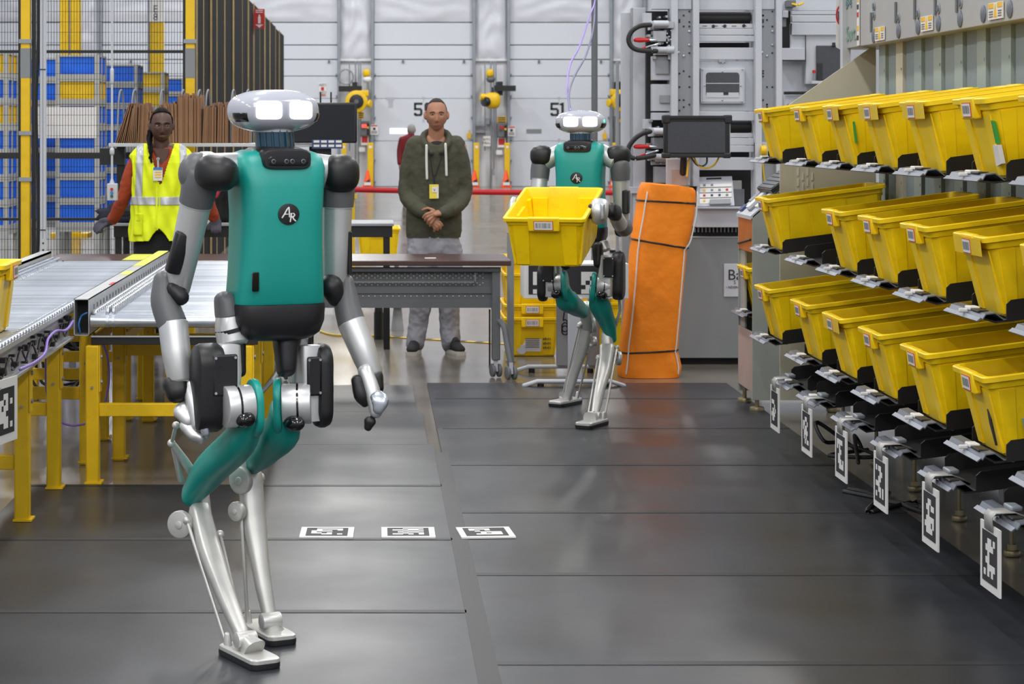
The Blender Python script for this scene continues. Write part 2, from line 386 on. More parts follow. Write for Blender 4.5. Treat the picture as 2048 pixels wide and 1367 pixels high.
# ------------------------------------------------------------------ loading dock wall equipment
def wbox(mb, x0, x1, y0, y1, dy0, dy1, m=0, d=YB):  # a box on the dock wall: photo px extents, standing off the wall dy0..dy1
    return mb.box(wx(x0, d), wx(x1, d), d-dy1, d-dy0, wz(y1, d), wz(y0, d), m)
side = {712: 'left of dock door fifty', 983: 'between dock doors fifty and fifty-one', 1256: 'right of dock door fifty-one'}
for px, where in side.items():
    kx = px-983
    # blower
    if px == 983:
        b = empty('dock_blower', P(982, 236, 57.2), 'yellow dock blower seen from its side, hanging '+where, 'blower', 'yellow blowers at the dock doors')
        c = P(985, 201, 57.2)
        MB().ell(c, V((.22, 0, 0)), V((0, .2, 0)), V((0, 0, .22)), n=20, k=10, e=2.6, e2=2.6).limb([c+V((-.1, -.05, .08)), c+V((-.33, -.1, .1))], [.10, .09], side=EY, n=12, ends=(0, 0)).obj('housing', 'yellow', b)
        MB().cyl(c+V((-.19, -.1, -.03)), V((-1, -.45, 0)), .13, .12, 20, .02, r2=.19).obj('intake', 'rblack', b)
        MB().limb([c+V((0, 0, .2)), c+V((0, .02, .33))], [.03, .03], n=8).obj('hanger', 'rblack', b)
    else:
        s = 1 if px == 712 else -1
        c = P(713 if px == 712 else 1244, 203 if px == 712 else 201, 57.2)
        b = empty('dock_blower', c-V((0, 0, .4)), 'yellow dock blower with round black intake, hanging '+where, 'blower', 'yellow blowers at the dock doors')
        MB().cyl(c, EY, .30, .26, 28, .05).limb([c+V((0, 0, .2)), c+V((.32*s, 0, .22))], [(.12, .09), (.12, .09)], side=EY, n=12, e=4, ends=(0, 0)).obj('housing', 'yellow', b)
        MB().cyl(c+V((0, -.14, 0)), EY, .19, .05, 24, .01).obj('intake', 'rblack', b)
        MB().cyl(c+V((0, -.17, 0)), EY, .06, .03, 14).obj('hub', 'rgrey', b)
        q = c+V((.36*s, -.1, -.06))
        MB().cyl(q, V((s, -.5, 0)), .11, .06, 18, .02).cyl(q-V((.1*s, -.05, 0)), V((s, -.5, 0)), .06, .16, 12).obj('lamp_head', 'yellow', b)
    mb = MB(); x0, x1, y0, y1 = {712: (678, 724, 173, 184), 983: (986, 1028, 172, 183), 1256: (1232, 1252, 172, 180)}[px]
    wbox(mb, x0, x1, y0, y1, .55, .75)
    wbox(mb, (x0+x1)/2+(4 if px == 712 else -14), (x0+x1)/2+(14 if px == 712 else -4), y0-8, y1+8, .0, .6)
    a = mb.obj('swing_arm', 'black', label='black swing arm bracket carrying the blower '+where, cat='bracket', group='black blower arms at the dock')
    # small beacon and hook
    bc = P({712: 733, 983: 980, 1256: 1250}[px], 146, 57.6)
    be = empty('hoist', bc-V((0, 0, .25)), 'small yellow hoist with white hook under the insulation, '+where, 'hoist', 'small yellow hoists at the dock')
    MB().ell(bc, V((.1, 0, 0)), V((0, .09, 0)), V((0, 0, .11)), n=12, k=8, e=3, e2=3).obj('hoist_body', 'yellow', be)
    MB().ell(bc+V((.02, 0, -.17)), V((.12, 0, 0)), V((0, .08, 0)), V((0, 0, .09)), n=12, k=8).obj('hoist_drum', 'wall' if px == 712 else 'rgrey', be)
    MB().limb([bc+V((0, .05, .06)), bc+V((0, .5, .08))], [.03]*2, n=8).obj('wall_bracket', 'track', be)
    # conduits
    mb = MB()
    for q, (ux, ya, yb) in enumerate(((-1, 124, 372), (5, 124, 345), (-13, 124, 300), (9, 124, 300))):
        if px == 1256 and ux < -10: continue
        o = P(px+ux, 0, 57.9)
        mb.limb([V((o.x, 57.95, wz(ya))), V((o.x, 57.95, wz(yb)))], [.016 if q else .022]*2, n=8)
    if px == 983: wbox(mb, 984, 989, 338, 350, .0, .12)
    mb.obj('conduit', 'track', label='thin grey conduits running down the wall '+where, cat='conduit', group='conduit runs on the dock wall')
    if px == 1256:
        g = MB(); wbox(g, 1228, 1252, 232, 330, .02, .2); bb = g.obj('breaker_panel', 'cab', label='tall grey electrical cabinet on the wall '+where, cat='cabinet', bevel=.01)
        wbox(MB(), 1236, 1241, 238, 244, .2, .21).obj('sticker', 'cautiony', bb); wbox(MB(), 1245, 1250, 246, 258, .2, .21).obj('sticker', 'label', bb)
        for q in range(4): MB().limb([P(1232+q*5, 150, 57.9), P(1232+q*5, 215, 57.9)], [.014]*2, n=6).obj('pipe', 'track', bb)
        continue
    # control box, signs
    ox = 0 if px == 712 else 274
    y_ = 0 if px == 712 else 3
    g = MB(); wbox(g, 720.5+ox, 739+ox, 242+y_, 271+y_, .0, .2)
    cb = g.obj('dock_control_box', 'tgrey', label='grey dock control box with indicator lights '+where, cat='control box', group='dock control boxes', bevel=.01)
    wbox(MB(), 724+ox, 733+ox, 249+y_, 255+y_, .2, .22).obj('stop_light', 'red_led' if px == 712 else 'redsign', cb)
    wbox(MB(), 724+ox, 730+ox, 255.5+y_, 259+y_, .2, .22).obj('go_light', 'greenc', cb)
    wbox(MB(), 733.5+ox, 738.5+ox, 247+y_, 270+y_, .2, .215).obj('instruction_plate', 'black', cb)
    wbox(MB(), 734+ox, 738+ox, 253+y_, 257+y_, .215, .22).obj('yellow_sticker', 'cautiony', cb)
    g = MB(); wbox(g, 716+ox+(4 if ox else 0), 728+ox+(10 if ox else 0), 224+y_*3, 237+y_*3, .1, .12)
    sg_ = g.obj('caution_sign', 'cautiony', label='yellow caution sign above the control box '+where, cat='sign', group='yellow dock caution signs')
    x_ = 716+ox+(4 if ox else 0); w_ = 12+(6 if ox else 0)
    for q in range(3): wbox(MB(), x_+1.5, x_+w_-1.5, 225.5+q*4+y_*3, 227.5+q*4+y_*3, .12, .125).obj('print', 'ink', sg_)
    g = MB(); wbox(g, 722+ox-(1 if ox else 0), 737+ox, 271+y_*1.5, 290+y_*1.5, .05, .07)
    rs = g.obj('red_notice', 'label', label='white edged red notice under the control box '+where, cat='sign', group='red dock notices')
    wbox(MB(), 723.5+ox-(1 if ox else 0), 735.5+ox, 272.5+y_*1.5, 285+y_*1.5, .07, .075).obj('red_field', 'redsign', rs)
    g = MB(); wbox(g, 741+ox, 756+ox, 249+y_, 269+y_, .1, .12)
    ws = g.obj('white_notice', 'label', label='white notice with red header on the door track '+where, cat='sign', group='white dock notices')
    wbox(MB(), 742+ox, 755+ox, 250+y_, 252.5+y_, .12, .125).obj('header', 'labelred', ws)
    wbox(MB(), 746+ox, 751+ox, 255+y_, 260+y_, .12, .125).obj('print', 'ink', ws)
    for q in range(2): wbox(MB(), 743+ox, 754+ox, 262+q*3+y_, 263.3+q*3+y_, .12, .125).obj('print', 'ink', ws)
    g = MB(); wbox(g, 718+ox, 730+ox, 294+y_*2, 303+y_*2, .0, .12)
    g.obj('cable_box', 'wall', label='small white box low on the wall '+where, cat='box', group='small white wall boxes')
g = MB(); wbox(g, 966, 980.5, 272, 292, .1, .12); k9 = g.obj('kits_notice', 'label', label='small white notice with two black words on the pipes between dock doors', cat='sign')
for i, s in enumerate(('KITS', 'MEAL')):
    text('print', s, .09, P(973.3, 279+i*7, YB-.13), EX, EZ, 'ink', k9)
pb_ = empty('pipe_bracket', P(962, 265, YB-.1), 'grey pipe bracket on the wall beside dock door fifty', 'bracket')
wbox(MB(), 951, 970, 248, 251, -.08, .12).obj('upper_arm_rail', 'track', pb_); wbox(MB(), 951, 972, 263, 265, -.08, .12).obj('lower_rail', 'track', pb_); wbox(MB(), 970, 978, 236, 248, -.08, .2).obj('junction_box', 'track', pb_)
# bollards and cones
for n_, (x0, x1, lab) in enumerate(((684, 693, 'left of the control box by door fifty'), (735, 747, 'at the left track of dock door fifty'), (946, 957, 'at the right track of dock door fifty'), (1007, 1018, 'at the left track of door fifty-one'), (1222, 1232, 'at the right track of door fifty-one'))):
    g = MB(); wbox(g, x0, x1, 285, 372.9, .3, .45)
    b = g.obj('track_guard', 'yellow', label='tall yellow steel door guard '+lab, cat='guard', group='yellow dock door guards', bevel=.02)
    wbox(MB(), x0+3, x1-3, 291, 296, .45, .455).obj('sticker', 'label', b)
for x, lab in ((735, 'at the left guard of dock door fifty'), (949, 'at the right guard of dock door fifty'), (1012, 'at the left guard of door fifty-one'), (1228, 'at the right guard of door fifty-one')):
    p = V((wx(x, 57.2), 57.2, 0))
    c = empty('traffic_cone', p, 'orange traffic cone standing '+lab, 'cone', 'traffic cones at the dock')
    MB().cyl(p+V((0, 0, .015)), EZ, .2, .03, 4, side=(1, 1, 0)).obj('cone_base', 'conew', c, smooth=0)
    MB().limb([p+V((0, 0, .03)), p+V((0, 0, .45))], [.12, .03], n=16, ends=(0, .4)).obj('cone_body', 'conew', c)
    MB().box(p.x-.09, p.x+.09, p.y-.16, p.y-.13, .06, .14).obj('cone_label', 'label', c); MB().prism([(-.07, 0), (.07, 0), (0.05, .09)], p+V((0, -.14, .14)), EX, EZ, -EY, .02).obj('black_mark', 'ink', c)
# door numbers and marks (painted stencil, thin)
def stencil(ch, x0, x1, y0, y1, parent):
    W_, Hh = x1-x0, y1-y0
    segs = {'5': [(0, 1, 0, .17), (0, .26, .1, .5), (0, .85, .40, .56), (.72, 1, .5, .9), (0.1, .9, .84, 1), (0, .28, .76, .93)],
            '0': [(.12, .88, 0, .16), (.12, .88, .84, 1), (0, .27, .1, .9), (.73, 1, .1, .9)],
            '1': [(.32, .66, 0, 1), (.1, .4, .06, .2), (.1, .9, .86, 1)]}[ch]
    mb = MB()
    for a, b, c, d in segs: wbox(mb, x0+a*W_, x0+b*W_, y0+c*Hh, y0+d*Hh, -.03, -.025)
    mb.obj('door_number', 'ink', parent)
d50, d51, d49 = (bpy.data.objects[n] for n in ('door_4', 'door_5', 'door_3'))
stencil('5', 828, 845, 205, 232, d50); stencil('0', 849, 867, 205, 232, d50)
stencil('5', 1101, 1118, 205, 232, d51); stencil('1', 1118, 1133, 205, 232, d51)
for dd, x in ((d50, 847), (d51, 1118)):
    for yy, s in ((198, -1), (240, 1), (281, -1)):
        MB().prism([(-.04, -.06), (.04, -.06), (0, .1)], P(x, yy, YB+.03), EX, EZ*s, -EY, .004).obj('arrow_mark', 'greymark', dd)
g = MB(); wbox(g, 773, 789, 194.5, 200, -.03, -.025); wbox(g, 776.5, 786, 200, 215, -.03, -.025); g.obj('grey_mark', 'greymark', d50)
wbox(MB(), 780, 814, 257, 267, -.03, -.015).obj('window_1', 'lit', d50, kind='structure')
wbox(MB(), 1053, 1083, 258, 266, -.03, -.015).obj('window_2', 'cab', d51, kind='structure')
for (x, y, lab) in ((938, 271, 'door fifty'), (1209, 272, 'door fifty-one')):
    g = MB(); wbox(g, x-4, x+4, y-5, y+6, -.01, .01); wbox(g, x-1, x+1, y-12, y-5, -.01, .0)
    g.obj('hanging_tag', 'cautiony', label='small yellow tag hanging at the right edge of '+lab, cat='tag', group='yellow tags on dock doors')
g = MB(); wbox(g, 638, 652, 166, 192, -.025, -.01); s = g.obj('defibrillator_sign', 'label', label='narrow white sign with a red shield on dock door left of 50', cat='sign')
wbox(MB(), 642, 648, 174, 181, -.01, -.005).obj('red_shield', 'redsign', s)
for q, yy in enumerate((170, 185)): text('print', ('AED', 'AED')[q], .10, P(645, yy, YB+.005), EX, EZ, 'ink', s)
wbox(MB(), 639, 651, 188.5, 191, -.01, -.005).obj('red_band', 'redsign', s)
MB().limb([P(667, 0, 57.9), P(667, 0, 57.9)+V((.01, 0, 0))], [.02, .02]).v
MB().limb([V((wx(692)+.2*math.cos(t*.5), 57.9, wz(154)+.2*math.sin(t*.5))) for t in range(14)], [.02]*14, n=8, seg=2).obj('cable_coil', 'track', label='small grey cable coil hung on the pier left of door 50', cat='cable')

# red belt barrier in front of the dock
yb = 27.0
pa, pb = P(668, 0, yb), P(1246, 0, yb)
for k, p in enumerate((pa, pb)):
    q = V((p.x, yb, 0)); e = empty('barrier_post', q, 'black belt barrier post at the %s end of the red belt' % ('left', 'right')[k], 'barrier post', 'belt barrier posts')
    MB().cyl(q+V((0, 0, .02)), EZ, .17, .04, 28, .012).obj('post_base', 'black', e)
    MB().limb([q+V((0, 0, .03)), q+V((0, 0, .84))], [.032]*2, n=16, ends=(0, .4)).obj('post', 'black', e)
za, zb_ = .797, .752
g = []
for i in range(25):
    t = i/24; x = pa.x+(pb.x-pa.x)*t; z = za+(zb_-za)*t-.015*math.sin(PI*t)
    g.append([(x, yb, z-.034), (x, yb, z+.034)])
MB().quadgrid(g).obj('barrier_belt', 'redbelt', label='red retractable belt stretched across the hall before the dock', cat='belt', solid=.003)

# ------------------------------------------------------------------ black board row, columns, signs
xs = [385, 392, 405, 421, 432, 448, 466, 483, 496, 507, 518, 529, 539, 550, 558, 567]
brd = empty('board_partition', (-1.9, 23, 0), 'tall row of black boards with pale timber edges behind the fence', 'partition')
for i in range(len(xs)-1):
    y0, y1 = 1.9*F/(745-xs[i]), 1.9*F/(745-xs[i+1])
    j = .012*math.sin(i*2.3)
    MB().box(-1.95+j, -1.90+j, y0+.05, y1-.005, 0, 3.54).obj('board', 'blackpanel', brd)
    MB().box(-1.905, -1.887, y0, y0+.045, 0, 3.56).obj('edge_strip', 'timber', brd)
e = MB().box(-1.887, -1.716, 34.2, 34.22, 3.15, 3.46).obj('extinguisher_sign', 'redsign', label='red fire extinguisher sign high on the black boards', cat='sign')
MB().box(-1.82, -1.78, 34.19, 34.2, 3.23, 3.34).box(-1.81, -1.79, 34.19, 34.2, 3.34, 3.37).obj('bottle_icon', 'label', e, kind='stuff')
for zz in (3.40, 3.43, 3.20): MB().box(-1.86, -1.745, 34.192, 34.2, zz, zz+.012).obj('print', 'label', e)
MB().prism([(-.04, .02), (.04, .02), (0, -.02)], (-1.80, 34.2, 3.178), EX, EZ, -EY, .01).obj('arrow', 'label', e)
# yellow building columns
d = 31.0; x0, x1 = wx(120, d), wx(158, d)
c = empty('steel_column', ((x0+x1)/2, d, 0), 'yellow building column behind the tall crate stack, with a base flange', 'column', 'yellow building columns')
MB().box(x0, x0+.125, d, d+.27, 0, 9.5).box(x0+.15, x1, d, d+.27, 0, 9.5).obj('column_shaft', 'yellow', c)
MB().box(x0+.125, x0+.15, d+.02, d+.26, 0, 9.5).obj('web', 'track', c)
MB().box(x0-.12, x1+.14, d-.14, d+.4, 0, .05).obj('base_plate', 'yellow', c)
d = 44.6; x0, x1 = wx(300, d), wx(326, d)
c = empty('steel_column', ((x0+x1)/2, d, 0), 'column yellow below and white above with the bay sign E8', 'column', 'yellow building columns')
MB().box(x0, x1, d, d+.27, 0, wz(43, d)).obj('column_shaft', 'yellow', c)
MB().box(x0, x1, d, d+.27, wz(43, d), 9.5).obj('upper_shaft', 'wall', c)
MB().box(x0-.05, x0-.01, d-.05, d+.2, 0, 9.5).obj('downpipe', 'track', c)
sgn = MB().box(x0-.02, x1+.02, d-.03, d-.005, wz(44, d), wz(-2, d)).obj('bay_sign', 'label', c)
text('bay_letter', 'E', .21, P(311, 18.5, d-.035), EX, EZ, 'ink', sgn); text('bay_digit', '8', .21, P(311, 34.5, d-.035), EX, EZ, 'ink', sgn)
# grey pole right of the middle with cables
d = 17.0; p = V((wx(1189, d), d, 0))
c = empty('utility_pole', p, 'slim grey utility pole rising behind the far robot', 'pole')
MB().limb([p+V((0, 0, .01)), p+V((0, 0, 6))], [.025]*2, n=16, ends=(0, 0)).obj('pole_tube', 'tgrey', c)
MB().cyl(p+V((0, 0, .006)), EZ, .08, .012, 20).obj('foot_plate', 'tgrey', c)
for k, pts in enumerate((((1191, -60), (1190, 0), (1180, 30), (1160, 90), (1140, 130), (1134, 175), (1138, 205), (1141, 222)), ((1192, -60), (1190, 5), (1186, 60), (1172, 110), (1150, 150), (1138, 185), (1140, 225)))):
    d0, d1 = 16.9, 11.75
    q = [P(x, y, d0+(d1-d0)*max(0, i-1)/(len(pts)-2)) for i, (x, y) in enumerate(pts)]
    MB().limb(q, [.0065]*len(q), n=8, seg=6).obj('overhead_cable', 'purple' if k == 0 else 'navy', label=('purple' if k == 0 else 'dark blue')+' cable hanging from the pole down to the far robot head', cat='cable', group='cables hanging by the pole')

# ------------------------------------------------------------------ safety fence
d = 15.9
def fx(x): return (x-CX)*d/F
def fz(y): return H-(y-CY)*d/F
def fence(x0, x1, label):
    e = empty('mesh_fence', ((x0+x1)/2, d, 0), label, 'fence', 'black wire mesh fence panels')
    for x in (x0, x1): bx('frame_post', 'black', x-.015, x+.015, d-.015, d+.015, .12, 3.3, e)
    for y, h in ((103, .02), (311, .045), (438, .02)):
        bx('frame_rail', 'black', x0, x1, d-.016, d+.016, fz(y)-h/2, fz(y)+h/2, e)
    bx('frame_rail', 'black', x0, x1, d-.016, d+.016, .12, .15, e)
    mb = MB(); x = x0+.021
    while x < x1-.01:
        mb.box(x-.0015, x+.0015, d-.0015, d+.0015, .14, 3.3); x += .0212
    z = .2
    while z < 3.3: mb.box(x0, x1, d-.004, d-.001, z-.0013, z+.0013); z += .0765
    mb.obj('wire_mesh', 'wire', e, kind='stuff', smooth=0)
fence(fx(68), fx(370), 'black wire mesh fence panel between the two yellow posts')
fence(fx(-260), fx(41), 'black wire mesh fence panel left of the yellow post at the picture edge')
for x0, x1, lab in ((43.5, 62, 'left yellow square fence post with grey band and clips'), (372, 390, 'right yellow square fence post beside the black boards')):
    xa, xb = fx(x0), fx(x1); h = (xb-xa)/2; xm = (xa+xb)/2
    e = empty('fence_post', (xm, d-.02, 0), lab, 'post', 'yellow fence posts')
    MB().box(xa, xb, d-.02-h, d-.02+h, .01, 3.3).obj('post_tube', 'yellow', e, bevel=.006)
    MB().box(xa-.001, xb+.001, d-.022-h, d-.018+h, fz(156), fz(97)).obj('grey_band', 'tgrey' if 0 else 'cab', e)
    for y in (83, 266, 358):
        MB().box(xa-.012, xb+.012, d-.03-h, d-.01+h, fz(y+4), fz(y-4)).obj('clip', 'track', e)
    MB().box(xm-.08, xm+.08, d-.1, d+.06, 0, .012).obj('foot_plate', 'yellow', e)

# ------------------------------------------------------------------ crate stacks behind the fence
def crate_proto(col, name):
    w_, dp, h = .44, .62, .246
    e = empty(name, (0, 0, 0))
    MB().box(-w_/2+.02, w_/2-.02, .02, dp-.02, .01, h-.004).obj('bin', col, e, local=True, bevel=.008)
    mb = MB()
    for x in (-w_/2, w_/2-.045):
        for y in (0, dp-.045): mb.box(x, x+.045, y, y+.045, 0, h)
    for y in (.004, dp-.03): mb.box(-w_/2+.04, w_/2-.04, y, y+.026, 0, .05).box(-w_/2+.04, w_/2-.04, y, y+.026, h-.02, h)
    for x in (-w_/2+.004, w_/2-.03): mb.box(x, x+.026, .04, dp-.04, 0, .05).box(x, x+.026, .04, dp-.04, h-.02, h).box(x, x+.026, dp*.45, dp*.55, .05, h-.02)
    mb.obj('rim_frame', 'frame', e, local=True, smooth=0)
    mb = MB()
    for i in range(7): mb.box(-.14+i*.046-.006, -.14+i*.046+.006, .01, .022, .06, .09)
    for i in range(5): mb.box(w_/2-.022, w_/2-.006, .1+i*.1, .118+i*.1, .06, h-.03)
    mb.obj('ribs', col, e, local=True, smooth=0, kind='stuff')
    return e
pr = {'blue': crate_proto('blue', 'storage_crate'), 'yellow': crate_proto('cratey', 'storage_crate')}
used = set()
ordn = ['top', 'second', 'third', 'fourth', 'fifth', 'sixth', 'bottom']
def stack(xr, dd, z0, n, ylw, where, ylow=.246):
    for i in range(n):
        k = 'yellow' if i in ylw else 'blue'
        o = pr[k] if k not in used else copy_tree(pr[k])
        used.add(k); o.location = (xr-.22, dd, z0+.249*(n-1-i))
        setp(o, '%s crate in a grey frame, %s in the stack %s' % (k, ordn[i], where), 'crate', 'framed crates behind the fence')
    xl = xr-.44
    e = empty('crate_dolly', (xr-.22, dd, 0), 'grey legged stand under the crate stack '+where, 'stand', 'stands under the crate stacks')
    MB().box(xl, xr, dd, dd+.62, z0-.045, z0-.003).obj('deck', 'frame', e)
    for x in (xl, xr-.045):
        for y in (dd, dd+.57): MB().box(x, x+.045, y, y+.045, 0, z0-.045).obj('leg', 'frame', e)
stack(-2.76, 21.7, .56, 7, (1,), 'in front of the yellow column')
stack(-2.73, 25.0, .56, 7, (), 'second back on the right')
stack(-2.74, 28.3, .56, 7, (0, 1), 'third back on the right')
stack(-2.76, 31.6, .56, 7, (), 'farthest back on the right')
stack(-3.56, 21.0, .56, 7, (0, 2), 'at the left picture edge')
stack(-3.26, 22.6, .56, 7, (), 'just left of the yellow column')
stack(-3.50, 24.4, .56, 7, (3,), 'behind the left edge stack')
s = 21.708
MB().box(wx(66, s), wx(193, s), s-.012, s-.004, wz(276, s), wz(214, s)).obj('white_sheet', 'label', label='large white sheet fixed across the middle of the blue crate stack', cat='sheet')
# pendant control on a conduit
d = 14.3; p = P(224, 0, d)
e = empty('pendant_control', P(224, 402, d), 'grey push button box hanging on a thin conduit left of the woman', 'control box')
MB().limb([P(224, -120, d), P(224, 150, d), P(224, 368, d)], [.0075]*3, n=10, ends=(0, 0)).limb([P(224, 140, d), P(224, 165, d)], [.013]*2, n=10).limb([P(224, 300, d), P(224, 306, d)], [.016]*2, n=10).limb([P(224, 358, d), P(224, 369, d)], [.008, .02], n=12).obj('conduit_tube', 'mgrey', e)
a, b = P(214, 401, d-.03), P(233.5, 367, d-.03)
MB().box(a.x, b.x, d-.03, d+.04, a.z, b.z).obj('button_box', 'mgrey', e, bevel=.004)
for y, m_ in ((378, 'redsign'), (385, 'bluec'), (392, 'greenc')):
    MB().cyl(P(223.5, y, d-.035), EY, .0095, .02, 14).obj('button', m_, e)
# ------------------------------------------------------------------ yellow totes
TL, TW, TH = .59, .39, .265
def tote_proto():
    e = empty('yellow_tote', (0, 0, 0))
    def rr(ix, iy, r, z): return rrect(TL/2, 0, TL/2-ix, TW/2-iy, r, z, 4)
    o = [rr(.055, .040, .03, 0), rr(.052, .038, .03, .008), rr(.024, .018, .03, TH*.84), rr(.017, .012, .025, TH*.85), rr(.014, .009, .025, TH-.022), rr(.001, .0, .022, TH-.018), rr(0, 0, .022, TH-.003), rr(.003, .003, .022, TH),
         rr(.020, .016, .02, TH), rr(.024, .019, .02, TH-.006), rr(.034, .027, .028, TH*.8), rr(.058, .044, .028, .012)]
    mb = MB().loft(o)
    # raised corner columns and hand-hold ribs on the outside
    for sy in (-1, 1):
        for x0, x1 in ((.05, .10), (TL-.10, TL-.05), (TL*.5-.09, TL*.5+.09)):
            b, t = (sy*(TW/2-.036), sy*(TW/2-.020))
            mb.loft([[V((x0+.01, b, .01)), V((x1-.01, b, .01)), V((x1-.01, b-sy*.02, .01)), V((x0+.01, b-sy*.02, .01))],
                     [V((x0, t+sy*.006, TH*.82)), V((x1, t+sy*.006, TH*.82)), V((x1, t-sy*.02, TH*.82)), V((x0, t-sy*.02, TH*.82))]])
    for y0, y1 in ((-.150, -.075), (.075, .150)):
        mb.loft([[V((.046, y0+.008, .01)), V((.046, y1-.008, .01)), V((.07, y1-.008, .01)), V((.07, y0+.008, .01))],
                 [V((.021, y0, TH*.82)), V((.021, y1, TH*.82)), V((.05, y1, TH*.82)), V((.05, y0, TH*.82))]])
        mb.loft([[V((TL-.046, y0+.008, .01)), V((TL-.046, y1-.008, .01)), V((TL-.07, y1-.008, .01)), V((TL-.07, y0+.008, .01))],
                 [V((TL-.021, y0, TH*.82)), V((TL-.021, y1, TH*.82)), V((TL-.05, y1, TH*.82)), V((TL-.05, y0, TH*.82))]])
    mb.obj('shell', 'tote', e, local=True, smooth=40)
    MB().box(-.004, .022, -.075, .075, TH-.068, TH+.004).obj('label_holder', 'tote', e, local=True, bevel=.006)
    MB().box(TL-.022, TL+.004, -.075, TL*0+.075, TH-.06, TH+.003).obj('handle_lip', 'tote', e, local=True, bevel=.006)
    l = MB().box(-.0065, -.004, -.046, .046, TH-.060, TH-.012, 1).box(-.0072, -.0064, -.043, .043, TH-.057, TH-.015, 0).obj('barcode_label', ['label', 'labelred'], e, local=True, smooth=0)
    mb = MB(); rnd = random.Random(3); y = -.036
    while y < .036:
        w_ = rnd.choice((.0012, .002, .003)); mb.box(-.0079, -.0070, y, y+w_, TH-.048, TH-.022); y += w_+rnd.choice((.0015, .0025, .004))
    mb.obj('bars', 'cab', l, local=True, smooth=0, kind='stuff')
    return e
tproto = tote_proto(); tused = [0]; tbase = list(tproto.children)
def tote(loc, rot=(0, 0, 0), label='', group='yellow plastic totes'):
    if not tused[0]: o = tproto
    else:
        o = tproto.copy(); C.objects.link(o)
        for ch in tbase: copy_tree(ch, o)
    tused[0] += 1
    o.location = loc; o.rotation_euler = rot; WL[o.name] = V(loc)
    setp(o, label, 'tote', group)
    return o

# ------------------------------------------------------------------ put wall rack at the right
XF, PITCH, TILT = 1.95, .717, R(7.4)
rack = empty('sorting_rack', (2.6, 9, 0), 'long grey sorting rack with sloped black trays holding yellow totes', 'rack')
yc = [6.49, 7.23, 7.945, 8.64, 9.33, 10.03, 10.96]          # far front corner of each bay
zt = [1.640, 1.196, .750]                                    # rim height at the front of each tier
def tray(x, y, zf, name='tray', tape=False, seed=0):
    # tray of a bay: x,y front far corner, zf height of tray floor at front
    L_ = .62; sl = math.tan(TILT); rnd = random.Random(seed)
    mb = MB()
    yn, yf = y-.395, y-.005
    def q(dx, yy, dz): return V((x+.06+dx, yy, zf+dx*sl+dz))
    mb.add([q(0, yn, 0), q(L_, yn, 0), q(L_, yf, 0), q(0, yf, 0), q(0, yn, -.006), q(L_, yn, -.006), q(L_, yf, -.006), q(0, yf, -.006)],
           [(0, 1, 2, 3), (7, 6, 5, 4), (0, 4, 5, 1), (3, 2, 6, 7), (0, 3, 7, 4), (1, 5, 6, 2)])
    t = mb.obj(name, 'tray', rack, smooth=0)
    for yy in (yn, yf):
        f = MB().add([q(.035, yy-.003, -.006), q(L_, yy-.003, -.006), q(L_, yy-.003, .062), q(.05, yy-.003, .062), q(.035, yy-.003, .05),
                      q(.035, yy+.003, -.006), q(L_, yy+.003, -.006), q(L_, yy+.003, .062), q(.05, yy+.003, .062), q(.035, yy+.003, .05)],
                     [(0, 1, 2, 3, 4), (9, 8, 7, 6, 5), (0, 5, 6, 1), (1, 6, 7, 2), (2, 7, 8, 3), (3, 8, 9, 4), (4, 9, 5, 0)]).obj('side_flange', 'tray', t, smooth=0)
    # hat-profile steel lip across the front
    prof = [(-.058, .000), (-.046, .010), (-.040, .006), (-.030, .022), (0., .026), (.03, .004), (.06, .0)]
    pts = [(x+.06+a, zf+b) for a, b in prof]
    mb = MB(); g = [[V((a, yf+.012, b)) for a, b in pts], [V((a, yn-.0, b)) for a, b in pts]]
    mb.quadgrid(g)
    mb.obj('front_lip', 'lip', t, smooth=0, solid=.004)
    MB().box(x+.022, x+.058, yn+.16, yn+.22, zf+.021, zf+.034).box(x-.004, x+.03, yn+.19, yn+.2, zf+.012, zf+.026).obj('sensor', 'label', t, bevel=.004, smooth=0)
    MB().box(x+.022, x+.058, yn+.06, yn+.15, zf+.022, zf+.030).obj('sensor_cover', 'rblack', t, bevel=.003, smooth=0)
    return t
occupied = {0: (0, 1, 2, 3, 4, 5, 6), 1: (0, 1, 2, 3, 4, 6), 2: (1, 2, 3, 4, 5, 6)}
tiers = ['top', 'middle', 'lower']
nth = ['nearest the camera', 'second from the camera', 'third from the camera', 'fourth from the camera', 'fifth from the camera', 'sixth from the camera', 'farthest, by the end panel']
extra = {(0, 1): ', green tape', (2, 1): ', mint label', (0, 4): ', thin green mark'}
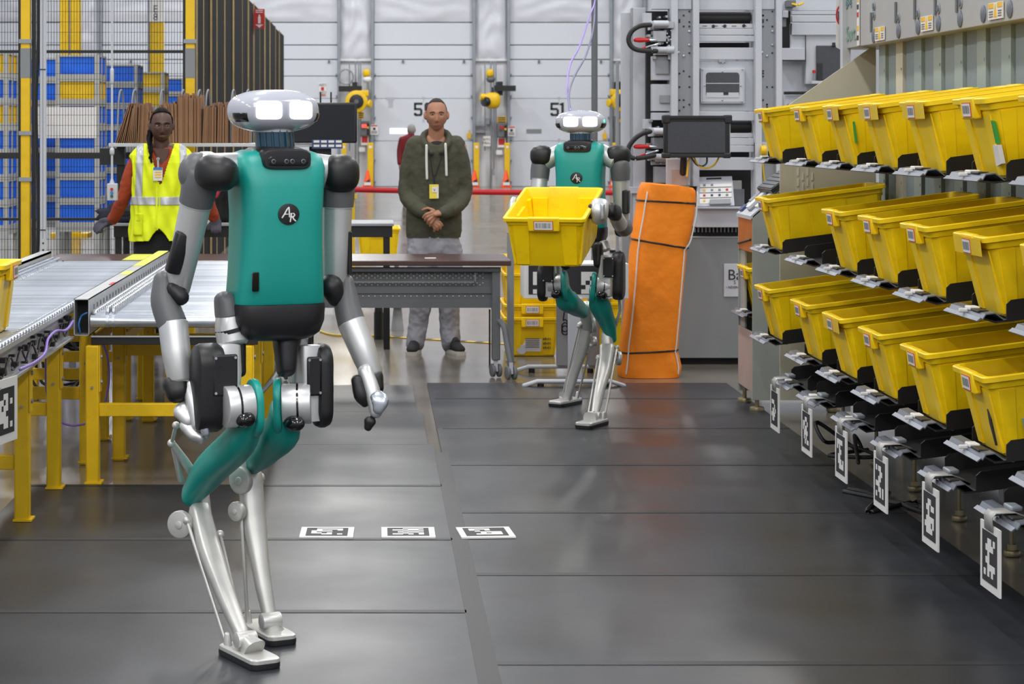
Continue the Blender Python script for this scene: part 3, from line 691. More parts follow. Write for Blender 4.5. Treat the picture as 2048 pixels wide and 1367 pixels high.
for ti in range(3):
    for bi, y in enumerate(yc):
        zf = zt[ti]-.257
        tray(XF-.03, y, zf, seed=ti*10+bi)
        if bi in occupied[ti]:
            rnd = random.Random(ti*31+bi)
            o = tote((XF+.026, y-.2+rnd.uniform(-.006, .006), zf+.003), (0, -TILT, R(rnd.uniform(-.8, .8))), 'yellow tote on the rack, %s tier, %s%s' % (tiers[ti], nth[bi], extra.get((ti, bi), '')), 'yellow totes on the sorting rack')
            if rnd.random() < .4:
                MB().box(-.0052, -.0042, -.17, .12+.04*rnd.random(), TH-.062, TH-.006).obj('clear_tape', 'lens_tape', o, local=True, label='strip of clear packing tape across the front rim')
            if (ti, bi) == (0, 1):
                MB().prism([(0, 0), (.022, 0), (.02, .075), (.004, .07)], (.040, -.172, .115), (0, 1, 0), (-.08, 0, 1), (-1, 0, 0), .01).obj('green_tape', mk('green_tape', (40, 150, 50), .5), o, local=True)
                MB().prism([(0, 0), (.06, -.01), (.05, .06), (0, .06)], (.045, -.180, .05), (0, 1, 0), (-.08, 0, 1), (-1, 0, 0), .014).obj('tape_remnant', 'label', o, local=True)
            if (ti, bi) == (0, 4):
                MB().box(.05, .056, -TW/2+.004, -TW/2+.03, .10, .19).obj('green_mark', mk('green_mark', (40, 150, 50), .5), o, local=True)
            if (ti, bi) == (2, 1):
                MB().prism([(0, 0), (.07, .012), (.06, .10), (-.01, .09)], (.12, -TW/2+.026, .03), (1, 0, 0), (0, -.07, 1), (0, -1, 0), .01).obj('shipping_label', mk('mint_label', (150, 178, 160), .6), o, local=True)
                MB().prism([(.018, .014), (.055, .02), (.048, .08), (.012, .074)], (.12, -TW/2+.015, .03), (1, 0, 0), (0, -.07, 1), (0, -1, 0), .003).obj('print', 'tgrey', o, local=True)
                MB().prism([(0, 0), (.014, .07), (.004, .12), (-.012, .09)], (.044, -.10, .03), (0, 1, 0), (-.09, 0, 1), (-1, 0, 0), .008).obj('slit', 'ink', o, local=True)
# lowest tier: empty trays with hanging marker boards
y4 = [1.93*F/(x-CX) for x in (1960, 1846, 1750, 1670, 1600, 1545)]
y4[5] = 10.3
def cells(seed, n=6):
    rnd = random.Random(seed); return [(i, j) for i in range(n) for j in range(n) if rnd.random() < .42 or (2 <= i <= 3 and rnd.random() < .5)]
def marker_board(name, c, ux, uy, size, seed, label, parent_mat='label', group=None, cat='marker board', border=.80, nseed=None, aspect=1.):
    ux = V(ux).normalized(); uy = V(uy).normalized(); un = ux.cross(uy).normalized(); c = V(c); h = size/2
    b = MB().obox(c-un*.003, ux*h*aspect, uy*h, un*.003).obj(name, parent_mat, label=label, cat=cat, group=group, smooth=0)
    k = h*border
    MB().obox(c+un*.0006, ux*k*aspect, uy*k, un*.0006).obj('black_field', 'ink', b, smooth=0)
    mb = MB(); s = k*2/8
    for i, j in cells(seed): mb.obox(c+un*.0015+ux*aspect*s*(i-2.5)+uy*s*(j-2.5), ux*aspect*s*.502, uy*s*.502, un*.0006)
    mb.obj('code_cells', 'label', b, smooth=0, kind='stuff')
    return b
for k, y in enumerate(y4):
    zf = .345
    tray(1.91, y, zf, seed=50+k)
    yt = (6.59, 7.30, 8.015, 8.69, 9.38, 10.12)[k]
    zc = .236
    nm = ('nearest the camera', 'second from the camera', 'third from the camera', 'fourth from the camera', 'fifth from the camera', 'farthest, beside the end panel')[k]
    b = marker_board('marker_board', (1.892, yt, zc), -EY, EZ, .205, 100+k, 'black and white marker board hung from the lowest tray, '+nm, group='marker boards hung along the rack', border=.76)
    pts = [(1.889, zc+.085), (1.888, zf+.02), (1.90, zf+.034), (1.96, zf+.036), (1.985, zf+.026), (2.02, zf+.01)]
    MB().quadgrid([[V((a, yt+.045, q)) for a, q in pts], [V((a, yt-.04, q)) for a, q in pts]]).obj('hanging_strap', 'duct', b, smooth=30, solid=.003)
    MB().box(1.95, 1.99, yt-.02, yt+.06, zf+.036, zf+.052).obj('pipe_clip', 'track', b, bevel=.006)
# uprights and feet
for i in range(16):
    y = 11.05-.358*i
    if y < 5.2: break
    u = MB().box(2.603, 2.63, y-.135, y+.0, .06, 2.2).box(2.63, 2.648, y-.135, y-.125, .06, 2.2).box(2.63, 2.648, y-.01, y, .06, 2.2).obj('upright', 'rackg' if i != 1 else 'rackb', rack, smooth=0)
    MB().box(2.612, 2.622, y-.330, y-.172, .06, 2.2).obj('infill_strip', 'rackg2', rack, smooth=0)
    mb = MB()
    for q in range(14): mb.box(2.599, 2.603, y-.118, y-.112, .3+q*.14, .312+q*.14)
    mb.obj('rivets', 'chrome', u, smooth=0, kind='stuff')
    if i % 2 == 0:
        MB().box(2.62, 2.66, y-.20, y-.16, .4, 2.1).obj('guide_rod', 'guide' if i == 2 else 'tgrey', rack, smooth=0)
        MB().box(2.68, 2.8, y-.31, y-.2, 1.5, 1.62).box(2.7, 2.8, y-.33, y-.18, 1.9, 2.1).obj('belt_motor', 'mgrey2', rack, bevel=.01)
for i, y in enumerate([5.7, 6.42, 7.1, 7.8, 8.5, 9.2, 9.9, 10.6]):
    f = MB().limb([V((2.32, y, .03)), V((2.32, y, .28))], [.009]*2, n=10).cyl(V((2.32, y, .013)), EZ, .03, .022, 18, .006).cyl(V((2.32, y, .035)), EZ, .016, .02, 6).obj('levelling_foot', mk('brass_%d' % i, (150, 138, 108), .4, .6) if i == 0 else bpy.data.materials['brass_0'], rack)
    MB().box(2.28, 2.72, y-.03, y+.03, .2, .26).obj('base_rail', 'mgrey2', rack, smooth=0)
MB().box(2.80, 2.83, 5.0, 11.4, .1, 2.4).obj('rear_panel', 'dark', rack, smooth=0)  # dark sheet set behind the uprights to stand for interior darkness
MB().box(2.60, 2.76, 5.0, 11.2, .28, .36).obj('long_rail', 'tray', rack, smooth=0)
MB().box(2.64, 2.8, 7.9, 7.93, .1, 1.97).obj('bay_divider', 'dark', rack, smooth=0)
# header panels
hz0 = 1.978
hy = [11.62, 9.99, 7.55, 5.2]
for i in range(3):
    h_ = MB().box(2.52, 2.545, hy[i+1]+.006, hy[i]-.006, hz0, 3.0).box(2.545, 2.8, hy[i+1]+.006, hy[i]-.006, hz0, hz0+.012).obj('header_panel', 'hdr', rack, smooth=0, bevel=.003)
def hp(x, y): dd = 2.518*F/(x-CX); return V((2.518, dd, H-(y-CY)*dd/F))
for x, y in ((1747.5, 72), (1797, 62), (1836, 54), (1876.5, 47), (1920, 38), (1966.5, 28), (2019.5, 18)):
    c = hp(x, y); MB().cyl(c, EX, .036, .006, 24, .001).obj('access_disc', 'lip', rack)
for x, y in ((1748, 30), (1797, 35), (1836, 27), (1877, 17), (1921, 6), (1748, 12)):
    c = hp(x, y); MB().cyl(c, EX, .026, .006, 20, .001).obj('lock_ring', 'track', rack); MB().cyl(c-V((.004, 0, 0)), EX, .014, .006, 16).obj('lock_core', 'lip', rack)
for x, y, in ((1743, 45), (1792, 25), (1830, 17), (1871, 8), (1914, 2)):
    c = hp(x, y); MB().box(c.x-.006, c.x, c.y-.012, c.y+.012, c.z-.05, c.z+.05).obj('slot_handle', 'tgrey', rack)
for x0, x1, y in ((1752, 1770.5, 69), (1844, 1867, 49), (1979, 2008, 24)):
    a, b = hp(x0, y), hp(x1, y+(-.16)*(x1-x0)); zc = a.z
    pl = MB().box(2.512, 2.517, b.y, a.y, zc-.034, zc+.034).obj('caution_label', 'label', rack, smooth=0)
    L_ = a.y-b.y
    for s0, s1 in ((.04, .38), (.66, .97)):
        MB().box(2.510, 2.513, a.y-L_*s1, a.y-L_*s0, zc+.012, zc+.031).obj('caution_header', 'cautiony', pl, smooth=0)
        for q in range(3): MB().box(2.510, 2.513, a.y-L_*(s1-.04), a.y-L_*(s0+.04), zc-.004-q*.010, zc-.000-q*.010).obj('print', 'tgrey', pl, smooth=0)
    MB().prism([(-.022, -.025), (.022, -.025), (0, .028)], (2.513, a.y-L_*.52, zc), (0, -1, 0), EZ, (-1, 0, 0), .003).obj('warning_triangle', 'cautiony', pl, smooth=0)
# dotted emblem and word on the first panel, strip of stickers
a0 = hp(1690, 30)
for nm, m_, par in (('emblem_dots', 'tealtxt', 0), ('emblem_dots', 'bluetxt', 1)):
    mb = MB()
    for i in range(7):
        for j in range(9):
            if (i+j) % 2 != par: continue
            yy = hp(1690, 30).y-i*.024; zz = 2.17+j*.018+ (i*.010 if i < 4 else (8-i)*.010) - .0
            mb.box(2.514, 2.518, yy-.009, yy+.009, zz, zz+.012)
    mb.obj(nm, m_, rack, smooth=0, kind='stuff')
text('panel_lettering', 'e.Sort.', .115, (2.515, hp(1701, 72).y+.02, hp(1701, 72).z+.01), (0, -1, 0), EZ, 'tealtxt', rack)
c = hp(1718, 37); st = MB().box(2.512, 2.517, c.y-.022, c.y+.022, c.z-.14, c.z+.14).obj('sticker_strip', 'label', rack, smooth=0)
for q, m_ in ((.10, 'cautiony'), (-.05, 'cautiony'), (.02, 'redsign'), (-.1, 'ink'), (.06, 'ink')):
    MB().box(2.510, 2.513, c.y-.018, c.y+.018, c.z+q-.012, c.z+q+.012).obj('print', m_, st, smooth=0)
# hanging warning sheet at the end of the header
d = 11.66; a, b = P(1672, 102, d), P(1691, -12, d)
s = MB().prism([(0, .02), (b.x-a.x-.012, 0), (b.x-a.x, b.z-a.z), (0, b.z-a.z)], V((a.x, d, a.z)), EX, EZ, -EY, .003).obj('warning_sheet', 'label', label='long white sheet with red no touching ring at the header end', cat='notice')
c = P(1682, 30, d-.006)
MB().loft([[c+V(((.024+.005*math.cos(t))*math.cos(2*PI*k/24), .003*math.sin(t), (.05+.005*math.cos(t))*math.sin(2*PI*k/24))) for t in (0, PI/2, PI, 3*PI/2)] for k in range(24)], close=True).obox(c, V((.016, 0, .034)), V((0, .001, 0)), V((-.003, 0, .002))).obj('red_ring', 'redsign', s)
MB().box(c.x-.016, c.x+.014, c.y-.001, c.y+.001, c.z-.022, c.z+.020).obj('hand_icon', 'bluesign', s)
for q in range(5): z_ = P(1682, 58+q*8, d).z; MB().box(c.x-.010, c.x+.010, c.y-.002, c.y+.002, z_-.008, z_+.008).obj('print', 'tgrey', s)
# end plate with slanted top, slotted lower part, console cabinet at its foot
ye = 11.40
pp = lambda x, y: ((x-CX)*ye/F, H-(y-CY)*ye/F)
poly = [pp(1560, 222), pp(1742, 95), pp(1752, 95), pp(1752, 800), pp(1560, 800)]
MB().prism(poly, (0, ye, 0), EX, EZ, EY, .012).obj('end_plate', 'rackb', rack, smooth=0)
mb = MB()
for i in range(4):
    for j in range(4):
        a = pp(1596+i*9.4, 336+j*21+(i % 2)*9); mb.box(a[0]-.004, a[0]+.004, ye-.006, ye-.001, a[1]-.04, a[1])
mb.obj('slots', 'label', rack, smooth=0, kind='stuff')
MB().box(pp(1687, 0)[0], pp(1703, 0)[0], ye+.02, ye+.08, .05, 3.0).obj('end_post', 'mgrey', rack, smooth=0)
cabd = 11.75
cx0 = (1505-CX)*cabd/F
cons = empty('console_cabinet', (cx0+.1, 12, 0), 'grey console cabinet with copper tinted window at the far end of the rack', 'console')
zb, zt_ = H-(800-CY)*cabd/F, H-(432-CY)*cabd/F
xr = cx0+.50
poly = [(cx0, zb), (xr, zb), (xr, zt_+.42), (cx0+.22, zt_+.20), (cx0, zt_)]
MB().prism(poly, (0, cabd, 0), EX, EZ, EY, .012).obj('side_panel', 'panelb', cons, smooth=0, bevel=.002)
MB().prism(poly, (0, cabd+.45, 0), EX, EZ, EY, .012).obj('side_panel', 'panelb', cons, smooth=0)
MB().box(cx0, cx0+.01, cabd+.012, cabd+.45, zt_-.20, zt_-.01).obj('tinted_window', 'copper', cons, smooth=0)
MB().limb([V((cx0-.004, cabd+.44, zt_-.17)), V((cx0-.004, cabd+.05, zt_-.13))], [.006]*2, n=6).obj('cable', 'black', cons)
MB().box(cx0, cx0+.01, cabd+.012, cabd+.45, zb-.06+.1, zb+.37).obj('lower_panel', 'pink', cons, smooth=0, bevel=.002)
MB().box(cx0+.01, cx0+.02, cabd+.30, cabd+.45, zb+.37, zt_-.2).obj('door_jamb', 'panelb', cons, smooth=0)
MB().box(xr-.02, xr, cabd+.012, cabd+.45, zb, zt_).obj('inner_panel', 'rackg', cons, smooth=0)
MB().add([V((cx0-.01, cabd-.0, zt_)), V((cx0-.01, cabd+.46, zt_)), V((cx0+.22, cabd+.46, zt_+.205)), V((cx0+.22, cabd, zt_+.205)), V((cx0-.01, cabd-.0, zt_-.02)), V((cx0-.01, cabd+.46, zt_-.02)), V((cx0+.22, cabd+.46, zt_+.185)), V((cx0+.22, cabd, zt_+.185))],
         [(0, 1, 2, 3), (7, 6, 5, 4), (0, 4, 5, 1), (1, 5, 6, 2), (2, 6, 7, 3), (3, 7, 4, 0)]).obj('sloped_top', 'mgrey', cons, smooth=0)
for (yy, t0, t1, m_) in ((.06, .2, .8, 'label'), (.16, .1, .5, 'cab'), (.16, .6, .9, 'redsign'), (.27, .15, .85, 'label'), (.38, .3, .8, 'mgrey2'), (.38, .05, .2, 'bluesign')):
    a = V((cx0-.01+.23*t0, cabd+yy, zt_+.205*t0+.002)); b = V((cx0-.01+.23*t1, cabd+yy, zt_+.205*t1+.002)); n_ = V((-.205, 0, .23)).normalized()*.006
    MB().obox((a+b)/2+n_, (b-a)/2, EY*.04, n_).obj('control_plate', m_, cons, smooth=0)
for (x, y) in ((cx0+.03, cabd+.03), (cx0+.03, cabd+.42), (xr-.05, cabd+.03)):
    MB().limb([V((x, y, .03)), V((x, y, zb+.06))], [.012]*2, n=10).cyl(V((x, y, .016)), EZ, .04, .03, 18, .008).obj('levelling_foot', bpy.data.materials['brass_0'], cons)
tray(cx0-.045, cabd+.45, .515, seed=90)
tote((cx0-.01+.03, cabd+.25, .52), (0, -TILT, 0), 'yellow tote standing inside the console cabinet at the rack end', 'yellow totes on the sorting rack')
# keyboard on the console slope
n_ = V((-.6, 0, .8)); ux = V((.8, 0, .6)); c = V((cx0+.165, cabd+.17, zt_+.185))
kb = MB().obox(c, ux*.085, EY*.21, n_*.012).obj('keyboard', 'rblack', label='black keyboard leaning on the sloped console top', cat='keyboard', bevel=.003)
mb = MB()
for i in range(5):
    for j in range(13): mb.obox(c+n_*.014+ux*(-.062+i*.031)+EY*(-.19+j*.0315), ux*.012, EY*.012, n_*.003)
mb.obj('keys', 'tgrey', kb, smooth=0, kind='stuff')
MB().limb([c+V((.07, -.18, .06)), c+V((.14, -.22, -.02)), c+V((.15, -.2, -.2)), c+V((.12, -.2, -.5)), c+V((.11, -.2, -.75))], [.004]*5, n=6, seg=5).obj('keyboard_cable', 'black', kb)

# cable tangle under the lowest trays
for k, (y, lab) in enumerate(((9.6, 'black cable loops on the floor under the farthest empty trays'), (8.9, 'thin black cable lying under the third empty tray'))):
    rnd = random.Random(k); pts = [V((2.05+rnd.uniform(-.1, .25), y+rnd.uniform(-.3, .3), .012+(.2*rnd.random() if k == 0 else .004))) for _ in range(9)]
    MB().limb(pts, [.009]*9, n=8, seg=6).obj('floor_cable', 'rubber', label=lab, cat='cable')
# ------------------------------------------------------------------ roller conveyors at the left
def roller_mesh(name, L_, r):
    mb = MB()
    n = 14
    prof = [(-L_/2, .008), (-L_/2, r*.8), (-L_/2+.006, r), (-L_/2+.05, r), (-L_/2+.053, r*.86), (-L_/2+.062, r*.86), (-L_/2+.065, r), (-L_/2+.085, r), (-L_/2+.088, r*.86), (-L_/2+.095, r*.86), (-L_/2+.098, r), (L_/2-.006, r), (L_/2, r*.8), (L_/2, .008)]
    mb.loft([[V((x, rr*math.cos(2*PI*j/n), rr*math.sin(2*PI*j/n))) for j in range(n)] for x, rr in prof])
    return mb
def conveyor(name, x0, x1, y0, y1, ztop, label, pitch, r):
    e = empty(name, ((x0+x1)/2, y0, 0), label, 'conveyor', 'roller conveyors')
    y = y0+r; first = None
    while y < y1:
        if first is None:
            first = roller_mesh('roller', x1-x0-.02, r).obj('roller', 'chrome', e, local=True, smooth=40); o = first
        else:
            o = first.copy(); C.objects.link(o)
        o.location = V(((x0+x1)/2, y, ztop-r))-wl(e); y += pitch
    return e
XA0, XA1, XB0, XB1 = -1.90, -1.32, -1.225, -.50
ca = conveyor('roller_conveyor', XA0, XA1, 5.6, 12.55, .785, 'long steel roller conveyor with yellow legs at the left edge', .066, .027)
cb = conveyor('roller_conveyor', XB0, XB1, 9.37, 13.1, .748, 'shorter steel roller conveyor behind the near robot', .066, .027)
# A: near side rail, open channel full of wiring; far side guard rail
MB().box(XA1, XA1+.022, 5.5, 9.38, .765, .783).box(XA1-.01, XA1-.004, 5.5, 9.38, .645, .77).box(XA1-.01, XA1+.022, 5.5, 9.38, .640, .648).obj('side_channel', 'alum', ca, smooth=0)
mb = MB(); y = 5.63
while y < 9.36: mb.cyl(V((XA1+.006, y, .785)), EX, .016, .03, 10, .004); y += .066
mb.obj('roller_ends', 'chrome', ca, kind='stuff')
rnd = random.Random(5)
mb = MB()
for i in range(60):
    y = 6.2+3.1*rnd.random(); z = .66+.085*rnd.random(); s = rnd.uniform(.006, .016)
    mb.box(XA1-.003, XA1+.012+.008*rnd.random(), y-s*1.4, y+s*1.4, z-s*.7, z+s*.7)
mb.obj('wiring_clips', 'rblack', ca, kind='stuff', smooth=0)
for i in range(9):
    y = 6.6+i*.3; pts = [V((XA1+.012, y+k*.07, .70+.03*math.sin(k*1.4+i))) for k in range(6)]
    MB().limb(pts, [.004]*6, n=6, seg=4).obj('wire', 'rblack', ca)
MB().limb([P(40, 738, 7.9)+V((.0, 0, 0)), P(70, 724, 8.2), P(90, 705, 8.45), P(96, 678, 8.6), P(112, 662, 8.8), P(132, 660, 9.0), P(146, 642, 9.2)], [.006]*7, n=8, seg=6).obj('purple_cable', 'purple', ca)
for (x, z) in ((XA0-.012, .835), ):
    MB().box(x-.03, x+.03, 5.5, 12.6, z-.012, z).box(x+.024, x+.03, 5.5, 12.6, z-.14, z).obj('guard_rail', 'alum', ca, smooth=0)
    mb = MB(); y = 8.6
    while y < 12.5: mb.box(x+.031, x+.034, y, y+.012, z-.10, z-.03); y += .16
    mb.obj('rail_slots', 'tgrey', ca, smooth=0, kind='stuff')
    mb = MB(); y = 8.0
    while y < 12.5: mb.cyl(V((x+.05, y, .80)), EZ, .014, .012, 8, .003); mb.cyl(V((x+.085, y+.03, .798)), EZ, .012, .01, 8, .003); y += .066
    mb.obj('belt_pulleys', 'chrome', ca, kind='stuff')
# divider box rail between the conveyors, open end toward the camera
x0, x1, z0, z1, ya, yb_ = -1.299, -1.232, .652, .812, 9.35, 13.05
MB().box(x0, x1, ya, yb_, z1-.004, z1).box(x0, x1, ya, yb_, z0, z0+.004).box(x0, x0+.004, ya, yb_, z0, z1).box(x1-.004, x1, ya, yb_, z0, z1).obj('box_rail', 'alum', cb, smooth=0)
MB().box(x0+.005, x1-.005, ya+.10, ya+.12, z0+.005, z1-.005).obj('dark_liner', 'dark', cb, smooth=0)
MB().limb([V((x1-.012, ya+.01, .75)), V((x0+.03, ya+.02, .735)), V((x0+.02, ya+.01, .70)), V((x0+.025, ya+.02, .665))], [.004]*4, n=8, seg=5).obj('blue_cable', 'bluec', cb)
mb = MB(); y = 9.5
while y < 13: mb.box(x1, x1+.003, y, y+.014, z0+.07, z1-.035); y += .115
mb.obj('rail_slots', 'tgrey', cb, smooth=0, kind='stuff')
mb = MB(); y = 9.42
while y < 13.0:
    mb.cyl(V((x1+.018, y, .742)), EX, .02, .022, 10, .004); mb.cyl(V((x1+.075, y, .748)), EX, .031, .014, 10, .003); mb.cyl(V((x1+.10, y, .748)), EX, .031, .014, 10, .003); y += .066
mb.obj('drive_belts', 'steel', cb, kind='stuff')
for (y0, y1, wd, m_) in ((10.9, 11.15, .05, 'limetape'), (11.6, 13.0, .062, 'limetape'), (10.2, 10.35, .02, 'redsign')):
    MB().box(x1-wd, x1-.002, y0, y1, z1, z1+.002).obj('tape_patch', m_, cb, smooth=0)
MB().box(XB1+.002, XB1+.04, 9.35, 13.1, .66, .79).obj('side_channel', 'alum', cb, smooth=0)
MB().limb([V((XB0, 9.34, .705)), V((XB1, 9.34, .705))], [.0]*2, n=6).v
MB().cyl(V(((XB0+XB1)/2, 9.345, .715)), EX, .027, XB1-XB0, 18, .003).cyl(V((XB0+.10, 9.345, .715)), EX, .029, .012, 18).cyl(V((XB0+.075, 9.345, .715)), EX, .029, .012, 18).obj('end_roller', 'chrome', cb)
MB().box(XB0-.0, XB1, 9.36, 9.39, .612, .648).obj('cross_bar', 'black', cb, smooth=0, bevel=.002)
MB().box(XB0-.0, XB1, 9.352, 9.36, .645, .652).obj('bar_edge', 'alum', cb, smooth=0)
def stand(par, xs, y, ztop, beams, lab=None, w_=.058):
    for x in xs:
        l = MB().box(x-w_/2, x+w_/2, y-w_/2, y+w_/2, .0, ztop).obj('leg', 'yellow', par, bevel=.006)
        MB().box(x-w_/2-.004, x+w_/2+.012, y-w_/2-.006, y+w_/2+.03, 0.0105, .018).obj('foot_plate', 'yellow', l)
        MB().box(x+w_/2, x+w_/2+.006, y-.03, y+.035, ztop-.2, ztop).obj('gusset', 'yellow', l)
        MB().cyl(V((x+w_/2+.008, y, ztop-.16)), EX, .009, .01, 8).cyl(V((x+w_/2+.008, y, ztop-.05)), EX, .009, .01, 8).cyl(V((x, y-w_/2-.002, ztop-.18)), EY, .006, .008, 8).obj('bolt', 'track', l)
    for z in beams:
        MB().box(min(xs)+w_/2, max(xs)-w_/2, y-.02, y+.02, z-.028, z+.028).obj('crossbeam', 'yellow', par, bevel=.003)
stand(ca, (-1.94, -1.379), 8.47, .64, (.24,)); stand(ca, (-1.94, -1.367), 9.23, .64, (.35,)); stand(ca, (-1.94, -1.325), 9.95, .65, (.33, .6))
stand(ca, (-1.94, -1.345), 10.72, .65, (.33, .52)); stand(ca, (-1.94, -1.315), 11.45, .65, (.34,)); stand(ca, (-1.94, -1.315), 12.3, .65, (.5,))
stand(cb, (-1.217, -.55), 9.36, .61, (.33,)); stand(cb, (-1.187, -.55), 10.07, .66, (.52,)); stand(cb, (-1.187, -.55), 11.39, .66, (.44,)); stand(cb, (-1.187, -.62), 12.6, .66, (.5,))
for x in (-1.187, -1.325): MB().box(x-.02, x+.02, 9.98 if x < -1.3 else 10.1, 11.42, .53, .585).obj('long_brace', 'yellow', cb if x > -1.3 else ca, bevel=.003)
# diagonal strut, cables
MB().limb([P(545, 760, 11.0), P(585, 700, 11.6)], [.012]*2, n=8).limb([P(455, 860, 10.9), P(545, 760, 11.0)], [.012]*2, n=8).obj('diagonal_strut', 'track', cb)
MB().limb([P(92, 700, 9.3), P(93, 780, 9.35), P(110, 832, 9.4), P(140, 850, 9.4), P(175, 846, 9.5)], [.005]*5, n=8, seg=6).obj('drop_cable', 'purple', label='purple cable drooping between the conveyor legs', cat='cable')
MB().limb([P(200, 672, 9.7), P(214, 710, 9.72), P(218, 760, 9.74), P(208, 815, 9.74), P(207, 830, 9.75)], [.005]*5, n=8, seg=6).obj('drop_cable', 'purple', label='purple cable hanging beside the front conveyor leg', cat='cable')
mb = MB()
for q in range(4):
    c = P(112, 738, 11.6)+V((.02*q, .05*q, .01*q)); r = .13-.008*q
    pts = [c+V((r*1.15*math.cos(t*PI/8), .03*math.sin(t), r*math.sin(t*PI/8))) for t in range(17)]
    mb.limb(pts, [.0085]*17, n=6)
mb.limb([P(155, 700, 11.6), P(140, 672, 11.7), P(160, 655, 11.7)], [.012]*3, n=6, seg=3)
mb.obj('cable_coil', 'rubber', label='coil of thick black cable hung under the conveyor', cat='cable')
# tall end pole with cable
d = 12.75; a = P(86.5, 505, d)
e = empty('aluminium_pole', V((a.x, d, 0)), 'tall white aluminium pole with black cable at the conveyor end', 'pole')
MB().box(a.x-.017, a.x+.017, d-.017, d+.017, .0, 3.2).obj('pole_profile', 'mgrey', e, bevel=.002)
MB().box(a.x-.003, a.x+.003, d-.0185, d-.0165, .5, 3.2).obj('slot', 'mgrey2', e, smooth=0)
MB().box(a.x-.016, a.x+.022, d-.024, d-.018, .81, .90).obj('mount_plate', 'alum', e)
MB().cyl(V((a.x+.003, d-.025, .835)), EY, .006, .004, 10).cyl(V((a.x+.003, d-.025, .875)), EY, .006, .004, 10).obj('bolt', 'ink', e)
MB().limb([V((a.x-.035+.008*math.sin(q*1.7), d, .8+q*.3)) for q in range(9)], [.010]*9, n=8, seg=4).obj('pole_cable', 'black', e)
for z in (.95, 1.9): MB().box(a.x-.04, a.x+.018, d-.02, d-.017, z, z+.006).obj('cable_tie', 'black', e)
# tote on the conveyor and marker board at the picture edge
tote((-1.345, 8.07, .787), (0, 0, PI), 'yellow tote riding on the roller conveyor at the left picture edge')
a = P(14, 0, 7.95)
b_ = marker_board('marker_board', (-1.290, 7.555, .56), V((.22, 1, 0)), EZ, .225, 222, 'black and white marker board hung on the conveyor side at the left edge', border=.72)
MB().cyl(V((-1.288, 7.64, .66)), EX, .008, .01, 10).obj('bolt', 'ink', b_)

# ------------------------------------------------------------------ flat markers on the mats
for k, (x0, x1, y0, y1, skew, nm) in enumerate(((600, 708.5, 1055, 1076, 0, 'left'), (762, 870.5, 1055, 1076, 0, 'middle'), (916, 1026, 1054, 1077, .05, 'right'))):
    zz = 1.55-.012
    yn = zz*F/(y1-CY); yf = zz*F/(y0-CY); xc = (x0+x1)/2; wd = (x1-x0-2)*((yn+yf)/2)/F
    sh = R(-1 if k < 1 else (0 if k == 1 else 4))*-1
    marker_board('floor_marker', ((xc-CX)*(yn+yf)/2/F, (yn+yf)/2, .0165), V((math.cos(-sh), math.sin(-sh), 0)), V((-math.sin(-sh), math.cos(-sh), 0)), wd, 300+k, 'flat black and white marker tile on the mat, %s of three' % nm, group='flat marker tiles in a row on the mat', cat='marker tile', border=.78)

# ------------------------------------------------------------------ folding tables
def ftable(x0, x1, y0, y1, zt, label, right=True, panel=True):
    e = empty('folding_table', ((x0+x1)/2, (y0+y1)/2, 0), label, 'table', 'brown folding tables')
    MB().box(x0, x1, y0, y1, zt-.032, zt).obj('table_top', 'brownlam', e, bevel=.005)
    if not panel:
        for x in (x0+.1, x1-.1):
            for y in (y0+.08, y1-.08): MB().box(x-.02, x+.02, y-.02, y+.02, 0, zt-.032).obj('leg', 'tgrey', e)
        return e
    yp = y0+.06
    MB().box(x0+.05, x1-.06, yp, yp+.03, zt-.075, zt-.045).obj('front_rail', 'tgrey', e, bevel=.006)
    mp = MB().box(x0+.1, x1-.10, yp+.05, yp+.058, zt-.30, zt-.06).box(x0+.1, x1-.10, yp+.04, yp+.058, zt-.21, zt-.165).box(x0+.1, x1-.1, yp+.04, yp+.058, zt-.30, zt-.245).obj('modesty_panel', 'tgrey', e, smooth=0)
    MB().box(x0+.1, x1-.22, yp+.01, yp+.02, zt-.142, zt-.132).box(x1-.225, x1-.215, yp+.01, yp+.02, zt-.142, zt-.08).obj('wire_tray', 'cab', e, smooth=0)
    rows = (zt-.088, zt-.101, zt-.114, zt-.145, zt-.157, zt-.226)
    rnd = random.Random(4); mb = MB(); mb2 = MB()
    nx = int((x1-x0-.3)/.0375)
    for r_, z in enumerate(rows):
        for i in range(nx):
            x = x1-.17-i*.0375-(.019 if r_ in (1, 4) else 0)
            (mb if True else mb2).cyl(V((x, yp+.047 if r_ < 5 else yp+.037, z)), EY, .0034, .004, 8)
    mb.obj('perforations', 'label', mp, smooth=0, kind='stuff')  # brightness seen through the holes, put in as pale discs
    for x in ((x1-.09, x0+.09) if right else (x0+.09,)):
        l = MB().box(x-.026, x+.026, yp+.01, yp+.09, .11, zt-.05).obj('leg', 'tgrey', e, bevel=.006)
        MB().limb([V((x, yp+.05, .36)), V((x+.045, yp-.02, .33)), V((x+.065, yp-.06, .22)), V((x+.085, yp-.1, .10))], [(.02, .02)]*4, n=10, seg=3).obj('leg_strut', 'tgrey', l)
        MB().box(x-.04, x-.03, yp+.1, yp+.12, .05, .42).obj('rear_leg', 'black', l)
        for cx_, cy_ in ((x, yp+.05), (x+.085, yp-.1)):
            MB().cyl(V((cx_+.02, cy_, .045)), V((1, .3, 0)), .042, .02, 20, .005).cyl(V((cx_-.02, cy_, .045)), V((1, .3, 0)), .042, .02, 20, .005).obj('castor_wheel', 'tgrey', l)
            MB().box(cx_-.012, cx_+.012, cy_-.025, cy_+.025, .04, .11).obj('castor_fork', 'mgrey', l)
    return e
ftable(-.69, .86, 13.32, 14.05, .735, 'brown folding table with grey perforated front panel before the man')
